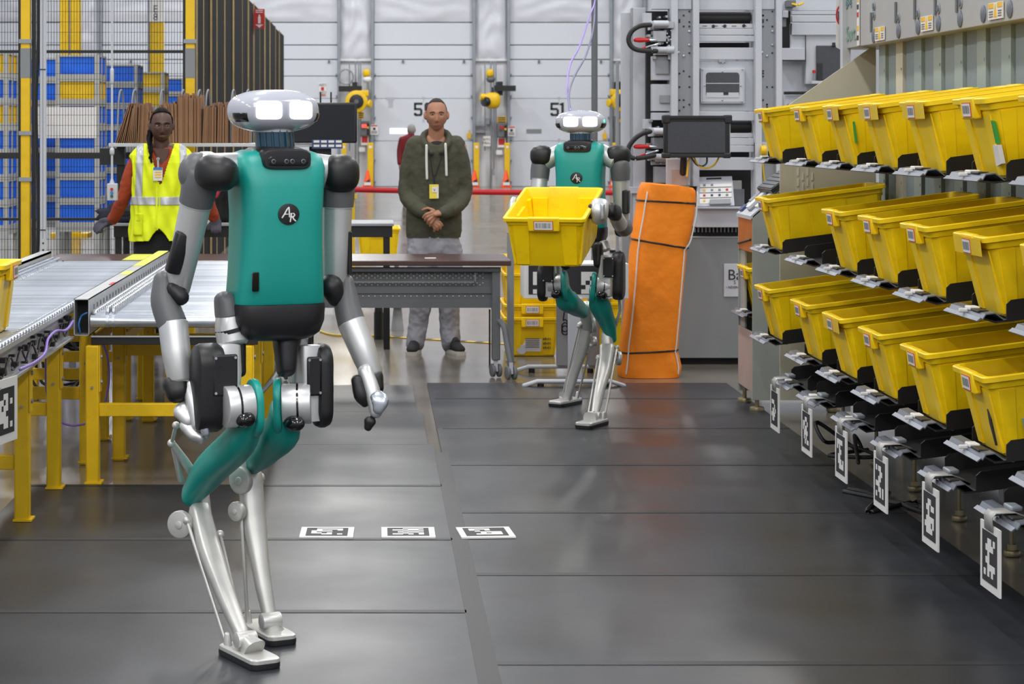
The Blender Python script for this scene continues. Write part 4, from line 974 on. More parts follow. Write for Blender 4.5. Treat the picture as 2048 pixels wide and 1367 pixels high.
ftable(-2.05, -.70, 13.34, 14.05, .735, 'brown topped table behind the conveyors with lime tape on it', panel=False)
MB().box(-1.56, -1.26, 13.38, 14.0, .735, .7365).obj('lime_mat', 'limetape', label='lime green tape patch stuck on the table behind the conveyors', cat='tape')
MB().box(.33, .40, 13.55, 13.6, .735, .738).obj('paper_slip', 'label', label='small white paper slip lying on the brown folding table', cat='paper')
# slim grey post right of the table
x = wx(1021, 14.35); MB().box(x-.022, x+.022, 14.33, 14.37, 0, .86).box(x-.03, x+.03, 14.3, 14.4, 0, .01).obj('grey_post', 'cab', label='slim grey post beside the table and the yellow tote stack', cat='post')

# ------------------------------------------------------------------ black bench with carton shelf
d = 15.35
bn = empty('work_bench', (-.9, d, 0), 'long black work bench with grey top behind the two people', 'bench')
MB().box(-1.83, .15, d-.25, d+.35, .868, .888).obj('bench_top', 'mgrey2', bn, bevel=.004)
MB().box(-1.82, .14, d-.23, d+.33, .79, .866).obj('bench_apron', 'black', bn)
for x in (-1.79, -1.66, -.45, .10):
    for y in (d-.2, d+.3): MB().box(x-.022, x+.022, y-.022, y+.022, 0, .8).obj('leg', 'black', bn)
MB().box(-1.86, -1.80, d+.28, d+.34, .8, 1.46).obj('upright', 'black', bn); MB().box(-1.98, -1.80, d+.25, d+.28, 1.29, 1.41).obj('drilled_plate', 'black', bn); MB().box(-.46, -.40, d+.28, d+.34, .8, 1.43).obj('upright', 'black', bn)
MB().box(-1.87, -.38, d-.12, d+.34, 1.425, 1.45).obj('shelf', 'alum', bn, bevel=.002)
for x in (235, 262, 318, 360, 393, 410, 461, 490):
    xx = wx(x, d); pts = [V((xx, d+.0, 1.45)), V((xx+.006, d+.02, 1.75)), V((xx+.02, d+.05, 1.83)), V((xx+.03, d+.1, 1.75)), V((xx+.036, d+.12, 1.45))]
    MB().limb(pts, [.007]*5, n=6, seg=4).obj('divider_hoop', 'track', bn)
# folded cartons standing in bundles on the shelf
ORD = ('first second third fourth fifth sixth seventh eighth ninth tenth eleventh twelfth thirteenth fourteenth fifteenth sixteenth seventeenth eighteenth').split()
bund = [(231, 258, 277, 210, 11, 'leaning bundle'), (277, 281, 300, 208, 8, 'bundle beside the leaning one'), (300, 302, 316, 222, 5, 'low bundle left of the woman'), (330, 318, 356, 205, 10, 'bundle right behind the woman'),
        (357, 357, 404, 190, 18, 'tallest bundle'), (406, 410, 434, 208, 10, 'bundle right of the tallest'), (436, 438, 458, 207, 8, 'narrow bundle beside the robot head'), (464, 466, 500, 206, 12, 'bundle behind the robot head')]
for bi_, (xb0, xt0, xt1, yt, n, lab) in enumerate(bund):
    rnd = random.Random(40+bi_); first = None
    for i in range(n):
        t = (i+.5)/n; xt = wx(xt0+(xt1-xt0)*t, d); xb = wx(xb0+(xt1-xb0)*t, d)
        zt_ = wz(yt, d)+rnd.uniform(-.025, .015); y0 = d-.10+rnd.uniform(0, .03); th = (wx(xt1, d)-wx(xt0, d))/n*.40
        yy1 = y0+.34
        z0 = 1.4505
        o = MB().add([V((xb-th, y0, z0)), V((xb+th, y0, z0)), V((xb+th, yy1, z0)), V((xb-th, yy1, z0)), V((xt-th, y0, zt_)), V((xt+th, y0, zt_)), V((xt+th, yy1, zt_)), V((xt-th, yy1, zt_))],
                     [(3, 2, 1, 0), (4, 5, 6, 7), (0, 1, 5, 4), (1, 2, 6, 5), (2, 3, 7, 6), (3, 0, 4, 7)]).obj('folded_carton', 'card', smooth=0,
                     label='%s brown folded carton from the left in the %s' % (ORD[i], lab), cat='carton', group='folded cartons in the '+lab)
# monitor on the bench behind the near robot
d2 = 15.2; a, b = P(560, 286, d2), P(714, 205, d2)
m_ = empty('monitor', V(((a.x+b.x)/2, d2, .89)), 'wide black monitor behind the near robot on the work bench', 'monitor')
MB().box(a.x, b.x, d2-.02, d2+.02, a.z, b.z).obj('casing', 'rblack', m_, bevel=.012)
MB().box(a.x+.018, b.x-.018, d2-.0215, d2-.019, a.z+.018, b.z-.018).obj('screen', 'screen', m_, smooth=0)
MB().box((a.x+b.x)/2-.02, (a.x+b.x)/2+.09, d2+.02, d2+.06, .9, b.z-.1).box((a.x+b.x)/2-.12, (a.x+b.x)/2+.16, d2-.08, d2+.14, .89, .905).obj('stand', 'rblack', m_)
for x in (641, 662): MB().limb([P(x, 205, d2+.1), P(x, 185, d2+.1)], [.006]*2, n=6).obj('antenna', 'rblack', m_)
a, b = P(624, 297, d2-.06), P(685, 279, d2-.06)
s_ = MB().box(a.x, b.x, d2-.065, d2-.06, a.z, b.z).obj('label_plate', 'bluesign', label='blue strip of white key labels under the wide monitor', cat='label plate')
for i in range(2):
    for j in range(4): MB().box(a.x+.012+j*.052, a.x+.052+j*.052, d2-.067, d2-.065, a.z+.012+i*.03, a.z+.028+i*.03).obj('key_label', 'label', s_, smooth=0)
# dark jacket and rucksack on the bench
def lump(name, c, r3, mat, label, cat, seed, zc=True):
    rnd = random.Random(seed); mb = MB().ell(c, V((r3[0], 0, 0)), V((0, r3[1], 0)), V((0, 0, r3[2])), n=28, k=16, e=2.6, e2=2.6)
    ph = [rnd.uniform(0, 6) for _ in range(4)]
    mb.v = [v+(v-V(c))*(.13*math.sin((v-V(c)).x/r3[0]*5+ph[0]+2*math.sin((v-V(c)).z/r3[2]*3+ph[1]))+.06*math.sin((v-V(c)).z/r3[2]*9+ph[2])) for v in mb.v]
    return mb.obj(name, mat, label=label, cat=cat, smooth=180)
lump('folded_jacket', P(245, 428, 15.3), (.17, .14, .075), mk('navy_cloth', (34, 36, 52), .9, var=.2, bump=.5, bscale=20), 'dark navy jacket bunched up on the bench beside the woman', 'jacket', 1)
r_ = lump('rucksack', P(452, 408, 15.35), (.12, .12, .19), 'pants', 'black rucksack on the bench behind the near robot arm', 'bag', 2)
MB().limb([P(432, 392, 15.2), P(440, 378, 15.2), P(452, 376, 15.2)], [.016]*3, n=8, seg=3).obj('strap', mk('pink_strap', (190, 50, 80), .7), r_)
# cart with yellow totes behind the bench
d3 = 19.0; z3 = .41
ct = empty('tote_cart', (wx(730, d3), d3, 0), 'low grey cart carrying yellow totes behind the bench', 'cart')
MB().box(wx(600, d3), wx(800, d3), d3-.05, d3+.62, z3-.04, z3-.002).obj('deck', 'cab', ct)
for x in (602, 790):
    for y in (d3, d3+.55): MB().box(wx(x, d3), wx(x+8, d3), y, y+.035, 0, z3-.04).obj('leg', 'cab', ct)
for i, (x, lab) in enumerate(((757, 'the one at the man\'s side'), (665, 'hidden by the robot arm'))):
    tote((wx(x, d3), d3-.02, z3), (0, 0, PI/2), 'yellow tote on the low cart, '+lab)
p = V((wx(707, 18.0), 18.0, 0)); e = empty('marker_post', p, 'thin yellow post standing behind the bench', 'post')
MB().box(p.x-.012, p.x+.012, 17.99, 18.01, 0, H-(395-CY)*18/F).obj('post_tube', 'yellow', e); MB().box(p.x-.03, p.x+.03, 17.96, 18.0, H-(396-CY)*18/F, H-(388-CY)*18/F).obj('post_cap', 'yellow', e); MB().box(p.x-.06, p.x+.06, 17.94, 18.06, 0, .01).obj('foot', 'yellow', e)
# flask, bowl lamp and floor cords under the table
p = P(757.5, 678, 15.87); p.z = 0
e = empty('black_canister', p, 'tall black canister on the floor under the table', 'canister')
MB().limb([p+V((0, 0, .0)), p+V((0, 0, .2))], [.036]*2, n=20, ends=(0, 0)).obj('body', 'rblack', e); MB().limb([p+V((0, 0, .201)), p+V((0, 0, .235))], [.032, .03], n=20, ends=(0, .3)).obj('cap', 'rblack', e)
p = P(795, 640, 16.6); e = empty('round_stool', V((p.x, 16.6, 0)), 'grey round stool seen under the table', 'stool')
MB().cyl(V((p.x, 16.6, .20)), EZ, .10, .05, 24, .02).obj('seat', 'mgrey2', e); MB().limb([V((p.x, 16.6, .0)), V((p.x, 16.6, .18))], [.05, .03], n=14, ends=(0, 0)).obj('stem', 'mgrey2', e)
pts = [P(x, y, 6665/(y-CY)) for x, y in ((640, 664), (672, 672), (740, 673), (780, 675))]
for q in pts: q.z = .008
MB().limb(pts, [.007]*4, n=8, seg=5).obj('floor_cable', 'yellowc', label='yellow cord lying on the floor under the table', cat='cord')
a, b = P(780, 674, 6665/416), P(1012, 688, 6665/430)
st = MB().add([V((a.x, a.y-.03, .001)), V((b.x, b.y-.03, .001)), V((b.x, b.y+.03, .001)), V((a.x, a.y+.03, .001)), V((a.x, a.y-.03, .006)), V((b.x, b.y-.03, .006)), V((b.x, b.y+.03, .006)), V((a.x, a.y+.03, .006))],
   [(3, 2, 1, 0), (4, 5, 6, 7), (0, 1, 5, 4), (1, 2, 6, 5), (2, 3, 7, 6), (3, 0, 4, 7)]).obj('hazard_tape', 'yellow', label='yellow and black hazard strip on the floor behind the table', cat='tape', smooth=0)
for i in range(7):
    t0, t1 = i/7+.02, i/7+.08; q0, q1 = a.lerp(b, t0), a.lerp(b, t1)
    MB().add([V((q0.x, q0.y-.031, .0062)), V((q1.x, q1.y-.031, .0062)), V((q1.x+.03, q1.y+.031, .0062)), V((q0.x+.03, q0.y+.031, .0062)), V((q0.x, q0.y-.031, .0072)), V((q1.x, q1.y-.031, .0072)), V((q1.x+.03, q1.y+.031, .0072)), V((q0.x+.03, q0.y+.031, .0072))],
     [(3, 2, 1, 0), (4, 5, 6, 7), (0, 1, 5, 4), (1, 2, 6, 5), (2, 3, 7, 6), (3, 0, 4, 7)]).obj('black_stripe', 'black', st, smooth=0)

# ------------------------------------------------------------------ nested yellow totes, board stand, orange bundle
def nest(xc, y, n, dz, labs):
    for i in range(n):
        o = tote((xc, y, .004+dz[i]), (0, 0, PI/2), labs[i], 'yellow totes nested in the stacks by the table')
        last = o
    return last
dN = 14.62; xN = wx(1065, dN)
labs = ['yellow tote with shipping tag at the bottom of the stack beside the table', 'yellow tote second in the nested stack beside the table', 'yellow tote third in the nested stack beside the table', 'yellow tote on top of the nested stack beside the table']
for i, dz in enumerate((0, .09, .30, .40)):
    o = tote((xN, dN, .004+dz), (0, 0, PI/2), labs[i], 'yellow totes nested in the stacks by the table')
    if i == 0:
        l = MB().prism([(0, 0), (.13, 0), (.145, .16), (.02, .16), (.03, .10), (.01, .05)], (.05, .07, .03), (0, -1, 0), (-.07, 0, 1), (-1, 0, 0), .006).obj('shipping_tag', 'label', o, local=True)
        MB().cyl(V((.046, .07, .045)), EX, .034, .01, 20).obj('round_sticker', 'mgrey', o, local=True)
        tx = bpy.data.curves.new('tag_text', 'FONT'); tx.body = 'M4'; tx.size = .04; tx.extrude = .0005; tx.materials.append(M['ink'])
        to = t2m('tag_text', tx); to['kind'] = 'stuff'; to.parent = o; to.matrix_local = Matrix(((0, 0, -1, .0355), (-1, 0, 0, .035), (0, 1, 0, .145), (0, 0, 0, 1)))
        mb = MB()
        for q in range(5): mb.box(.0345, .036, -.05, .045, .06+q*.014, .065+q*.014)
        mb.obj('print', 'tgrey', o, local=True, smooth=0, kind='stuff')
        mb = MB()
        for q in range(3):
            for k in range(5): mb.box(.026, .034, -.075-k*.012, -.082-k*.012+.001*k, .11-q*.03, .122-q*.03+.004*(k % 2))
        mb.obj('handwriting', 'ink', o, local=True, smooth=0, kind='stuff')
xN2 = wx(1200, dN+.15)
for i, dz in enumerate((0, .09, .18)):
    tote((xN2, dN+.15, .004+dz), (0, 0, PI/2), 'yellow tote %s in the nested stack behind the marker stand' % ('at the bottom', 'in the middle', 'on top')[i], 'yellow totes nested in the stacks by the table')
ds = 13.0
st = empty('marker_stand', (wx(1150, ds), 13.3, 0), 'white stand on T shaped feet carrying a wide marker box', 'stand')
a, b = P(1048.5, 597, ds), P(1257, 527, ds)
bxo = MB().box(a.x, b.x, ds, ds+.34, a.z, b.z).obj('marker_box', 'label', st, smooth=0, bevel=.003)
MB().box(a.x+.026, b.x-.026, ds-.002, ds, a.z+.026, b.z-.012).obj('black_field', 'ink', bxo, smooth=0)
mb = MB(); s_ = .0265
for (i, j) in ((1, 1), (1, 3), (1, 4), (2, 4), (2, 3), (1, 5), (2, 5), (3, 4), (2, 2), (3, 1), (5, 2), (6, 3), (12, 1), (13, 1), (13, 2), (12, 3), (14, 3), (13, 4), (12, 5), (13, 5), (14, 1), (14, 5), (12, 4), (16, 2), (17, 4)):
    x = a.x+.026+i*s_; z = a.z+.026+(j-1)*s_+.004
    mb.box(x, x+s_, ds-.004, ds-.002, z, z+s_)
mb.obj('code_cells', 'label', bxo, smooth=0, kind='stuff')
for (x, y, yy) in ((1124, 13.65, 742), (1187, 13.65, 742)):
    X = wx(x, y); MB().box(X-.036, X+.036, y-.02, y+.02, .05, .62).obj('rear_post', 'mgrey2', st, bevel=.004)
X = wx(1150, 12.98); MB().box(X-.04, X+.045, 12.99, 13.03, .04, .53).obj('front_post', 'mgrey', st, bevel=.004)
for (x0, x1, y, lab) in ((1048, 1248, 12.9, ''), (1032, 1212, 13.7, '')):
    A, B = wx(x0, y), wx(x1, y)
    MB().limb([V((A, y, .012)), V((A+.08, y, .038)), V((B-.08, y, .038)), V((B, y, .012))], [(.028, .012)]*4, side=EY, n=12, e=3).obj('foot_bar', 'mgrey', st)
    MB().cyl(V((A+.1, y, .012)), EZ, .02, .022, 14).cyl(V((B-.1, y, .012)), EZ, .02, .022, 14).obj('levelling_foot', 'rblack', st)
p = P(1129, 610, 13.6); pts = [p+V((0, -.05, .0)), p+V((-.012, -.05, -.09))]+[p+V((.022*math.sin(t*1.3), -.05, -.12+.035*math.cos(t*1.3)-.004*t)) for t in range(12)]
MB().limb(pts, [.0045]*len(pts), n=6, seg=4).obj('hanging_cable', 'black', label='small coil of black cable hanging on the marker stand', cat='cable')
# orange bundle
do = 13.36
def oz(y): return H-(y-CY)*do/F
secs = [(757, 1243, 1362), (748, 1241, 1366), (735, 1243, 1367), (712, 1246, 1362), (704, 1247, 1359), (696, 1247, 1361), (640, 1254, 1366), (570, 1261, 1372), (500, 1266, 1378), (488, 1268, 1380), (478, 1268, 1384), (430, 1277, 1394), (404, 1281, 1396), (396, 1283, 1397), (384, 1285, 1396), (377, 1287, 1395), (371, 1291, 1390)]
ob = empty('orange_bundle', (wx(1305, do), do+.14, 0), 'tall orange canvas bundle tied with black cords standing on end', 'bundle')
rings = []
for k, (y, x0, x1) in enumerate(secs):
    z = max(oz(y), .002); c = (wx(x0, do)+wx(x1, do))/2; hx = (wx(x1, do)-wx(x0, do))/2; pin = 0 if k else .01
    rr = [V((c+hx*sg(math.cos(t), .45)*(1+.012*math.sin(5*t+k)), do+.15+.15*sg(math.sin(t), .5)*(1+.02*math.sin(7*t+k*1.3)), z+(.018*math.cos(t) if k > 13 else 0)-(.035*math.cos(t) if 12 < k else 0))) for t in [2*PI*j/40 for j in range(40)]]
    rings.append(rr)
cc = sum(rings[-1], V((0, 0, 0)))/40
rings.append([q.lerp(cc, .5)+V((0, 0, .004)) for q in rings[-1]])
MB().loft(rings).obj('canvas_wrap', 'orange', ob, smooth=60)
def onband(y, dy, name, mat, r):
    pts = []
    k = min(range(len(secs)-1), key=lambda i: abs(secs[i][0]-y)); ring = rings[k]; c = sum(ring, V((0, 0, 0)))/40
    for j in range(41):
        q = ring[j % 40]; t = (q.x-c.x)/.18; pts.append(c+(q-c)*1.012+V((0, 0, oz(y)-c.z-dy*t)))
    MB().limb(pts, [r]*41, n=6, ends=(0, 0)).obj(name, mat, ob)
onband(404, .010, 'tie_cord', 'black', .006); onband(488, .030, 'tie_cord', 'black', .006); onband(704, -.010, 'tie_cord', 'black', .006)
for fx_ in (.09, .96):
    pts = []
    for k, (y, x0, x1) in enumerate(secs[1:-2]):
        xx = wx(x0+(x1-x0)*(fx_ if fx_ < .5 else (.93 if k < 8 else .995)), do); pts.append(V((xx, do+.004 if fx_ < .5 else do+.02, oz(y))))
    MB().limb(pts, [(.0045, .003)]*len(pts), n=6).obj('white_piping', 'cord', ob)
# ------------------------------------------------------------------ sorting machine at the back right
dm = 14.2
mc = empty('sorting_machine', (wx(1430, dm), dm, 0), 'large grey parcel sorting machine behind the orange bundle', 'machine')
def mbx(name, mat, x0, x1, y0, y1, o0=0., o1=.05, par=None, bevel=.003, d=dm):
    return MB().box(wx(x0, d), wx(x1, d), d+o0, d+o1, wz(y1, d), wz(y0, d)).obj(name, mat, par or mc, smooth=0, bevel=bevel)
def bolts(pts, off, r=.008, mat='chrome', name='bolt', par=None):
    mb = MB()
    for x, y in pts: mb.cyl(V((wx(x, dm), dm+off, wz(y, dm))), EY, r, .01, 10, .001)
    return mb.obj(name, mat, par or mc, kind='stuff' if len(pts) > 3 else None)
T = -120
# tall plates at the left edge
mbx('tall_plate', 'mgrey', 1253, 1271.5, 20, 520, .30, .34); mbx('tall_plate', 'mgrey', 1273, 1299, 12, 520, .20, .24)
mbx('tall_plate', 'mgrey2', 1246, 1252, 120, 560, .4, .43); mbx('pipe_guard', 'mgrey2', 1271.5, 1273, 12, 520, .2, .3)
mbx('lower_plate', 'mgrey2', 1253, 1300, 470, 700, .25, .30); mbx('hinge_plate', 'mgrey', 1264, 1300, 375, 388, .16, .2)
# columns with flanges and square holes
for x0, x1, yb_ in ((1340, 1396, 372), (1508, 1561, 470)):
    w_ = (x1-x0)
    c = MB().box(wx(x0, dm), wx(x0+w_*.24, dm), dm-.06, dm+.12, wz(yb_, dm), wz(T, dm)).box(wx(x1-w_*.22, dm), wx(x1, dm), dm-.06, dm+.12, wz(yb_, dm), wz(T, dm)).obj('column_flange', 'mgrey', mc, smooth=0, bevel=.003)
    MB().box(wx(x0+w_*.24, dm), wx(x1-w_*.22, dm), dm-.01, dm+.1, wz(yb_, dm), wz(T, dm)).obj('column_web', 'mgrey2', mc, smooth=0)
    rnd = random.Random(int(x0)); mb = MB(); hb = []
    for y in (23, 31, 40, 44, 53, 106, 142, 147, 153, 174, 200, 209, 214, 221):
        for _ in range(rnd.choice((1, 1, 2))):
            x = x0+w_*rnd.choice((.33, .48, .68)); mb.box(wx(x-1.6, dm), wx(x+1.6, dm), dm-.014, dm-.009, wz(y+1.6, dm), wz(y-1.6, dm))
    mb.obj('square_holes', 'ink', mc, smooth=0, kind='stuff')
    bolts([(x0+w_*.68, 63), (x0+w_*.68, 90), (x0+w_*.48, 112), (x0+w_*.3, 105), (x0+w_*.48, 12)], -.014)
    mbx('splice_plate', 'mgrey', x0+w_*.26, x1-w_*.24, T, 19, -.02, -.01)
# panels, rollers and rails between the columns
def band(x0, x1, y0, y1, mat, o0=.02, o1=.06, name='beam'): return mbx(name, mat, x0, x1, y0, y1, o0, o1)
band(1396, 1508, T, 20, 'mgrey', name='panel')
mbx('roller_bay', 'dark', 1396, 1508, 20, 58, .20, .24)
MB().cyl(V((wx(1452, dm), dm+.12, wz(34, dm))), EX, .042, wx(1506, dm)-wx(1398, dm), 20).obj('black_roller', 'rubber', mc)
r_ = band(1396, 1508, 47, 56, 'alum', .03, .06, 'slotted_rail')
mb = MB()
for x in (1406, 1428, 1445, 1465, 1486): mb.box(wx(x, dm), wx(x+9, dm), dm+.027, dm+.031, wz(52.3, dm), wz(51, dm))
mb.obj('slots', 'ink', r_, smooth=0, kind='stuff')
bolts([(1451, 51.5), (1428, 52), (1489, 51)], .025, .011, 'ink', 'knob')
for y0, y1 in ((57, 70), (71.5, 83)): band(1396, 1516 if y0 > 60 else 1508, y0, y1, 'mgrey', .0, .05)
mbx('gap', 'dark', 1396, 1508, 83, 95, .18, .2)
band(1396, 1508, 95, 119, 'mgrey', .01, .05)
wp = mbx('access_panel', 'mgrey', 1396, 1508, 121, 222, .03, .06)
mbx('window_frame', 'mgrey', 1401, 1489, 136, 207, -.01, .03, wp); mbx('window_frame', 'mgrey', 1404, 1486, 139, 204, -.014, -.01, wp)
g = MB(); g.prism(rrect(0, 0, (wx(1478, dm)-wx(1411, dm))/2, (wz(145, dm)-wz(193, dm))/2, .02, 0), V((wx(1444.5, dm), dm-.0155, wz(169, dm))), EX, EZ, EY, .001); g.obj('viewing_window', 'screen2', wp, smooth=0)
mb = MB().box(wx(1411, dm), wx(1478, dm), dm-.017, dm-.0158, wz(167.5, dm), wz(166, dm)); mb.box(wx(1412, dm), wx(1477, dm), dm-.017, dm-.0158, wz(195, dm), wz(185, dm)); mb.obj('belt_inside', 'mgrey', wp, smooth=0)
MB().box(wx(1446, dm), wx(1456, dm), dm-.018, dm-.0165, wz(190, dm), wz(184, dm)).obj('sensor_inside', 'ink', wp, smooth=0)
bolts([(1404, 139), (1484, 139), (1404, 203), (1484, 203), (1444, 143), (1444, 200), (1409, 171), (1481, 171), (1445, 126)], -.016, .005)
mbx('hinge_notch', 'mgrey2', 1438, 1452, 119, 125, .01, .03)
band(1396, 1508, 223, 241, 'mgrey', .0, .05)
mbx('roller_bay', 'dark', 1396, 1508, 241, 276, .20, .24)
MB().cyl(V((wx(1484, dm), dm+.12, wz(253, dm))), EX, .042, wx(1507, dm)-wx(1461, dm), 20).obj('black_roller', 'rubber', mc)
band(1396, 1508, 266, 275, 'alum', .03, .06, 'slotted_rail'); band(1396, 1508, 276, 290, 'mgrey', .0, .05); band(1396, 1508, 291, 304, 'mgrey', .0, .05)
mbx('gap', 'dark', 1396, 1508, 304, 315, .18, .2); band(1396, 1508, 315, 340, 'mgrey', .0, .05)
mbx('dark_bay', 'dark', 1396, 1530, 340, 420, .35, .40)
mbx('inner_sheet', 'mgrey2', 1470, 1502, 380, 415, .25, .28); mbx('paper_sheet', 'label', 1470, 1498, 363, 382, .28, .29)
# sloped console with pictogram sheet
a = [P(1393, 412, dm-.12), P(1469, 410, dm-.12), P(1464, 352, dm+.06), P(1394, 354, dm+.06)]
n_ = (a[1]-a[0]).cross(a[3]-a[0]).normalized(); ex = (a[1]-a[0]); ey = (a[3]-a[0])
cs = MB().add([q for q in a]+[q-n_*.03 for q in a], [(0, 1, 2, 3), (7, 6, 5, 4), (0, 4, 5, 1), (1, 5, 6, 2), (2, 6, 7, 3), (3, 7, 4, 0)]).obj('sloped_console', 'mgrey', mc, smooth=0)
def onc(u, v, du, dv, mat, name, h=.002): MB().obox(a[0]+ex*u+ey*v+n_*h, ex*du/2, ey*dv/2, n_*h*.8).obj(name, mat, cs, smooth=0)
onc(.5, .40, .84, .66, 'label', 'picture_sheet')
for v in (.16, .34, .52, .70):
    for u in (.2, .4, .6, .8):
        if v == .7 and u > .5: continue
        rnd = random.Random(int(u*10+v*100)); onc(u, v, .06, .06, rnd.choice(('cab', 'cautiony', 'redsign', 'bluesign', 'cab')), 'pictogram', .0045)
for v in (.25, .43, .61): onc(.5, v, .84, .008, 'tgrey', 'grid_line', .0045)
onc(.45, .93, .4, .05, 'ink', 'sign_heading'); onc(.62, .08, .55, .16, 'mgrey2', 'ledge', .01)
bm_ = mbx('main_beam', 'mgrey', 1388, 1510, 415, 453, -.10, .1); mbx('beam_lip', 'mgrey', 1388, 1510, 412, 416, -.14, -.06, bm_)
mbx('brush_gap', 'dark', 1380, 1510, 453, 473, .02, .1)
mb = MB()
for i in range(16): mb.box(wx(1388+i*7.5, dm), wx(1391+i*7.5, dm), dm+.0, dm+.02, wz(464, dm), wz(455, dm))
mb.obj('brush_teeth', 'mgrey2', mc, smooth=0, kind='stuff')
cbp = mbx('lower_cabinet', 'cab', 1290, 1520, 474, 714, -.05, .3); mbx('cabinet_edge', 'mgrey2', 1290, 1520, 472, 475, -.055, .0, cbp)
mbx('plinth', 'dark', 1300, 1510, 714, 762, .02, .28)
sp = mbx('maker_plate', 'mgrey', 1445, 1505, 526, 592, -.058, -.051, cbp)
text('plate_lettering', 'Ba', .098, (wx(1452, dm), dm-.06, wz(549, dm)), EX, EZ, 'ink', mc, align='LEFT')
text('plate_lettering', 'S', .035, (wx(1464, dm), dm-.06, wz(563, dm)), EX, EZ, 'tgrey', mc, align='LEFT')
text('plate_lettering', '• NDISPA', .022, (wx(1449, dm), dm-.06, wz(573, dm)), EX, EZ, 'ink', mc, align='LEFT')
# mechanism with hoses and red clamps, twice
for k, dy in enumerate((0, 213)):
    h = mbx('clamp_block', 'mgrey', 1299, 1318, 42+dy, 60+dy, -.02, .1); mbx('clamp_block', 'mgrey', 1290, 1306, 25+dy, 45+dy, .06, .16, h)
    mbx('clamp_block', 'mgrey', 1310, 1342, 96+dy, 110+dy, -.04, .1, h); mbx('clamp_block', 'steel', 1306, 1345, 44+dy, 58+dy, -.08, .04, h); mbx('valve_block', 'steel', 1304, 1330, 62+dy, 84+dy, -.06, .06, h)
    MB().cyl(V((wx(1318, dm), dm-.06, wz(100+dy, dm))), EX, .02, .12, 14, .004).cyl(V((wx(1338, dm), dm-.06, wz(100+dy, dm))), EX, .024, .05, 14, .004).cyl(V((wx(1318, dm), dm-.1, wz(49+dy, dm))), EX, .022, .1, 14, .004).obj('pipe_union', 'mgrey', h, kind='stuff')
    MB().limb([P(1271, 80+dy, dm-.12), P(1280, 80+dy, dm-.12), P(1296, 80+dy, dm-.12)], [.014, .017, .012], n=12).obj('clamp_handle', 'handle', h)
    MB().limb([P(1294, 80+dy, dm-.12), P(1312, 81+dy, dm-.1)], [.008]*2, n=8).limb([P(1275, 101+dy, dm-.12), P(1300, 92+dy, dm-.1), P(1316, 88+dy, dm-.08)], [.006]*3, n=8).obj('clamp_rod', 'steel', h)
    MB().limb([P(1273, 101.5+dy, dm-.13), P(1290, 95+dy, dm-.12)], [.007]*2, n=8).obj('clamp_lever', 'handle', h)
    hose = [(1300, 50), (1280, 52), (1264, 62), (1257, 78), (1262, 92), (1276, 100), (1300, 102), (1312, 102)] if k == 0 else [(1300, 50), (1285, 54), (1270, 64), (1258, 80), (1257, 95), (1266, 103), (1285, 102), (1308, 98)]
    MB().limb([P(x, y+dy, dm-.14) for x, y in hose], [.016]*8, n=10, seg=5).obj('hose', 'rubber', h)
    bolts([(1332+(i % 3)*4, 50+dy+i*6) for i in range(9)], -.05, .006, 'steel', 'fastener', h)
    rnd = random.Random(k); mb = MB()
    for i in range(26):
        x, y = rnd.uniform(1298, 1342), rnd.uniform(25, 118)+dy; s = rnd.uniform(1.2, 3.2); mb.box(wx(x-s, dm), wx(x+s, dm), dm+.0-.03*rnd.random(), dm+.1, wz(y+s, dm), wz(y-s*.7, dm))
    mb.obj('fittings', 'steel', h, smooth=0, kind='stuff')
mbx('dark_bay', 'dark', 1298, 1341, 20, 372, .14, .2)
for y0, y1 in ((T, 18), (112, 160), (168, 222), (225, 240), (322, 330)): mbx('side_panel', 'mgrey', 1305, 1341, y0, y1, .02, .1)
mbx('inset_panel', 'mgrey2', 1312, 1338, 120, 148, .0, .02); mbx('inset_panel', 'mgrey2', 1310, 1338, 333, 366, .0, .1); mbx('inset_panel', 'mgrey', 1300, 1341, 370, 470, .1, .16)
mbx('lock_plate', 'mgrey2', 1320, 1340, 190, 206, .0, .02)
# right hand section, further back
d2 = 15.0
def m2(name, mat, x0, x1, y0, y1, o0=0., o1=.05, par=None): return mbx(name, mat, x0, x1, y0, y1, o0, o1, par, d=d2)
m2('rear_panel', 'mgrey', 1556, 1700, 118, 330, .1, .14)
m2('rear_panel', 'mgrey', 1556, 1700, T, 20, .1, .14); m2('dark_bay', 'dark', 1558, 1590, 18, 98, .16, .2)
for y0, y1 in ((22, 29), (31, 44), (46, 70)): m2('cross_rail', 'mgrey', 1584, 1700, y0, y1, .0, .06)
m2('step_panel', 'mgrey', 1584, 1612, 46, 120, .02, .08); m2('step_panel', 'mgrey', 1558, 1612, 96, 120, .0, .08); m2('joint', 'ink', 1610, 1612, 70, 121, -.003, .0); m2('joint', 'ink', 1560, 1612, 120, 122, -.003, .0)
m2('roller_end', 'steel', 1562, 1574, 22, 36, -.05, .05); m2('roller_bracket', 'tgrey', 1562, 1571, 36, 54, -.03, .05)
v = m2('window_panel', 'mgrey', 1613, 1690, 71, 168, .02, .08); g = m2('viewing_window', 'screen2', 1633, 1690, 91, 160, .0, .02, v); m2('window_latch', 'ink', 1664, 1670, 85, 93, -.02, .0, v); m2('dark_plate', 'ink', 1634, 1645, 126, 160, -.003, .0, v)  # last piece is a dark plate over part of the window
m2('lower_sill', 'mgrey', 1622, 1680, 162, 168, -.03, .02); MB().cyl(P(1628, 143, d2-.02), EZ, .012, .02, 12).obj('signal_lamp', 'handle', mc); MB().limb([P(1628, 147, d2), P(1628, 160, d2)], [.008]*2, n=8).obj('lamp_stem', 'steel', mc)
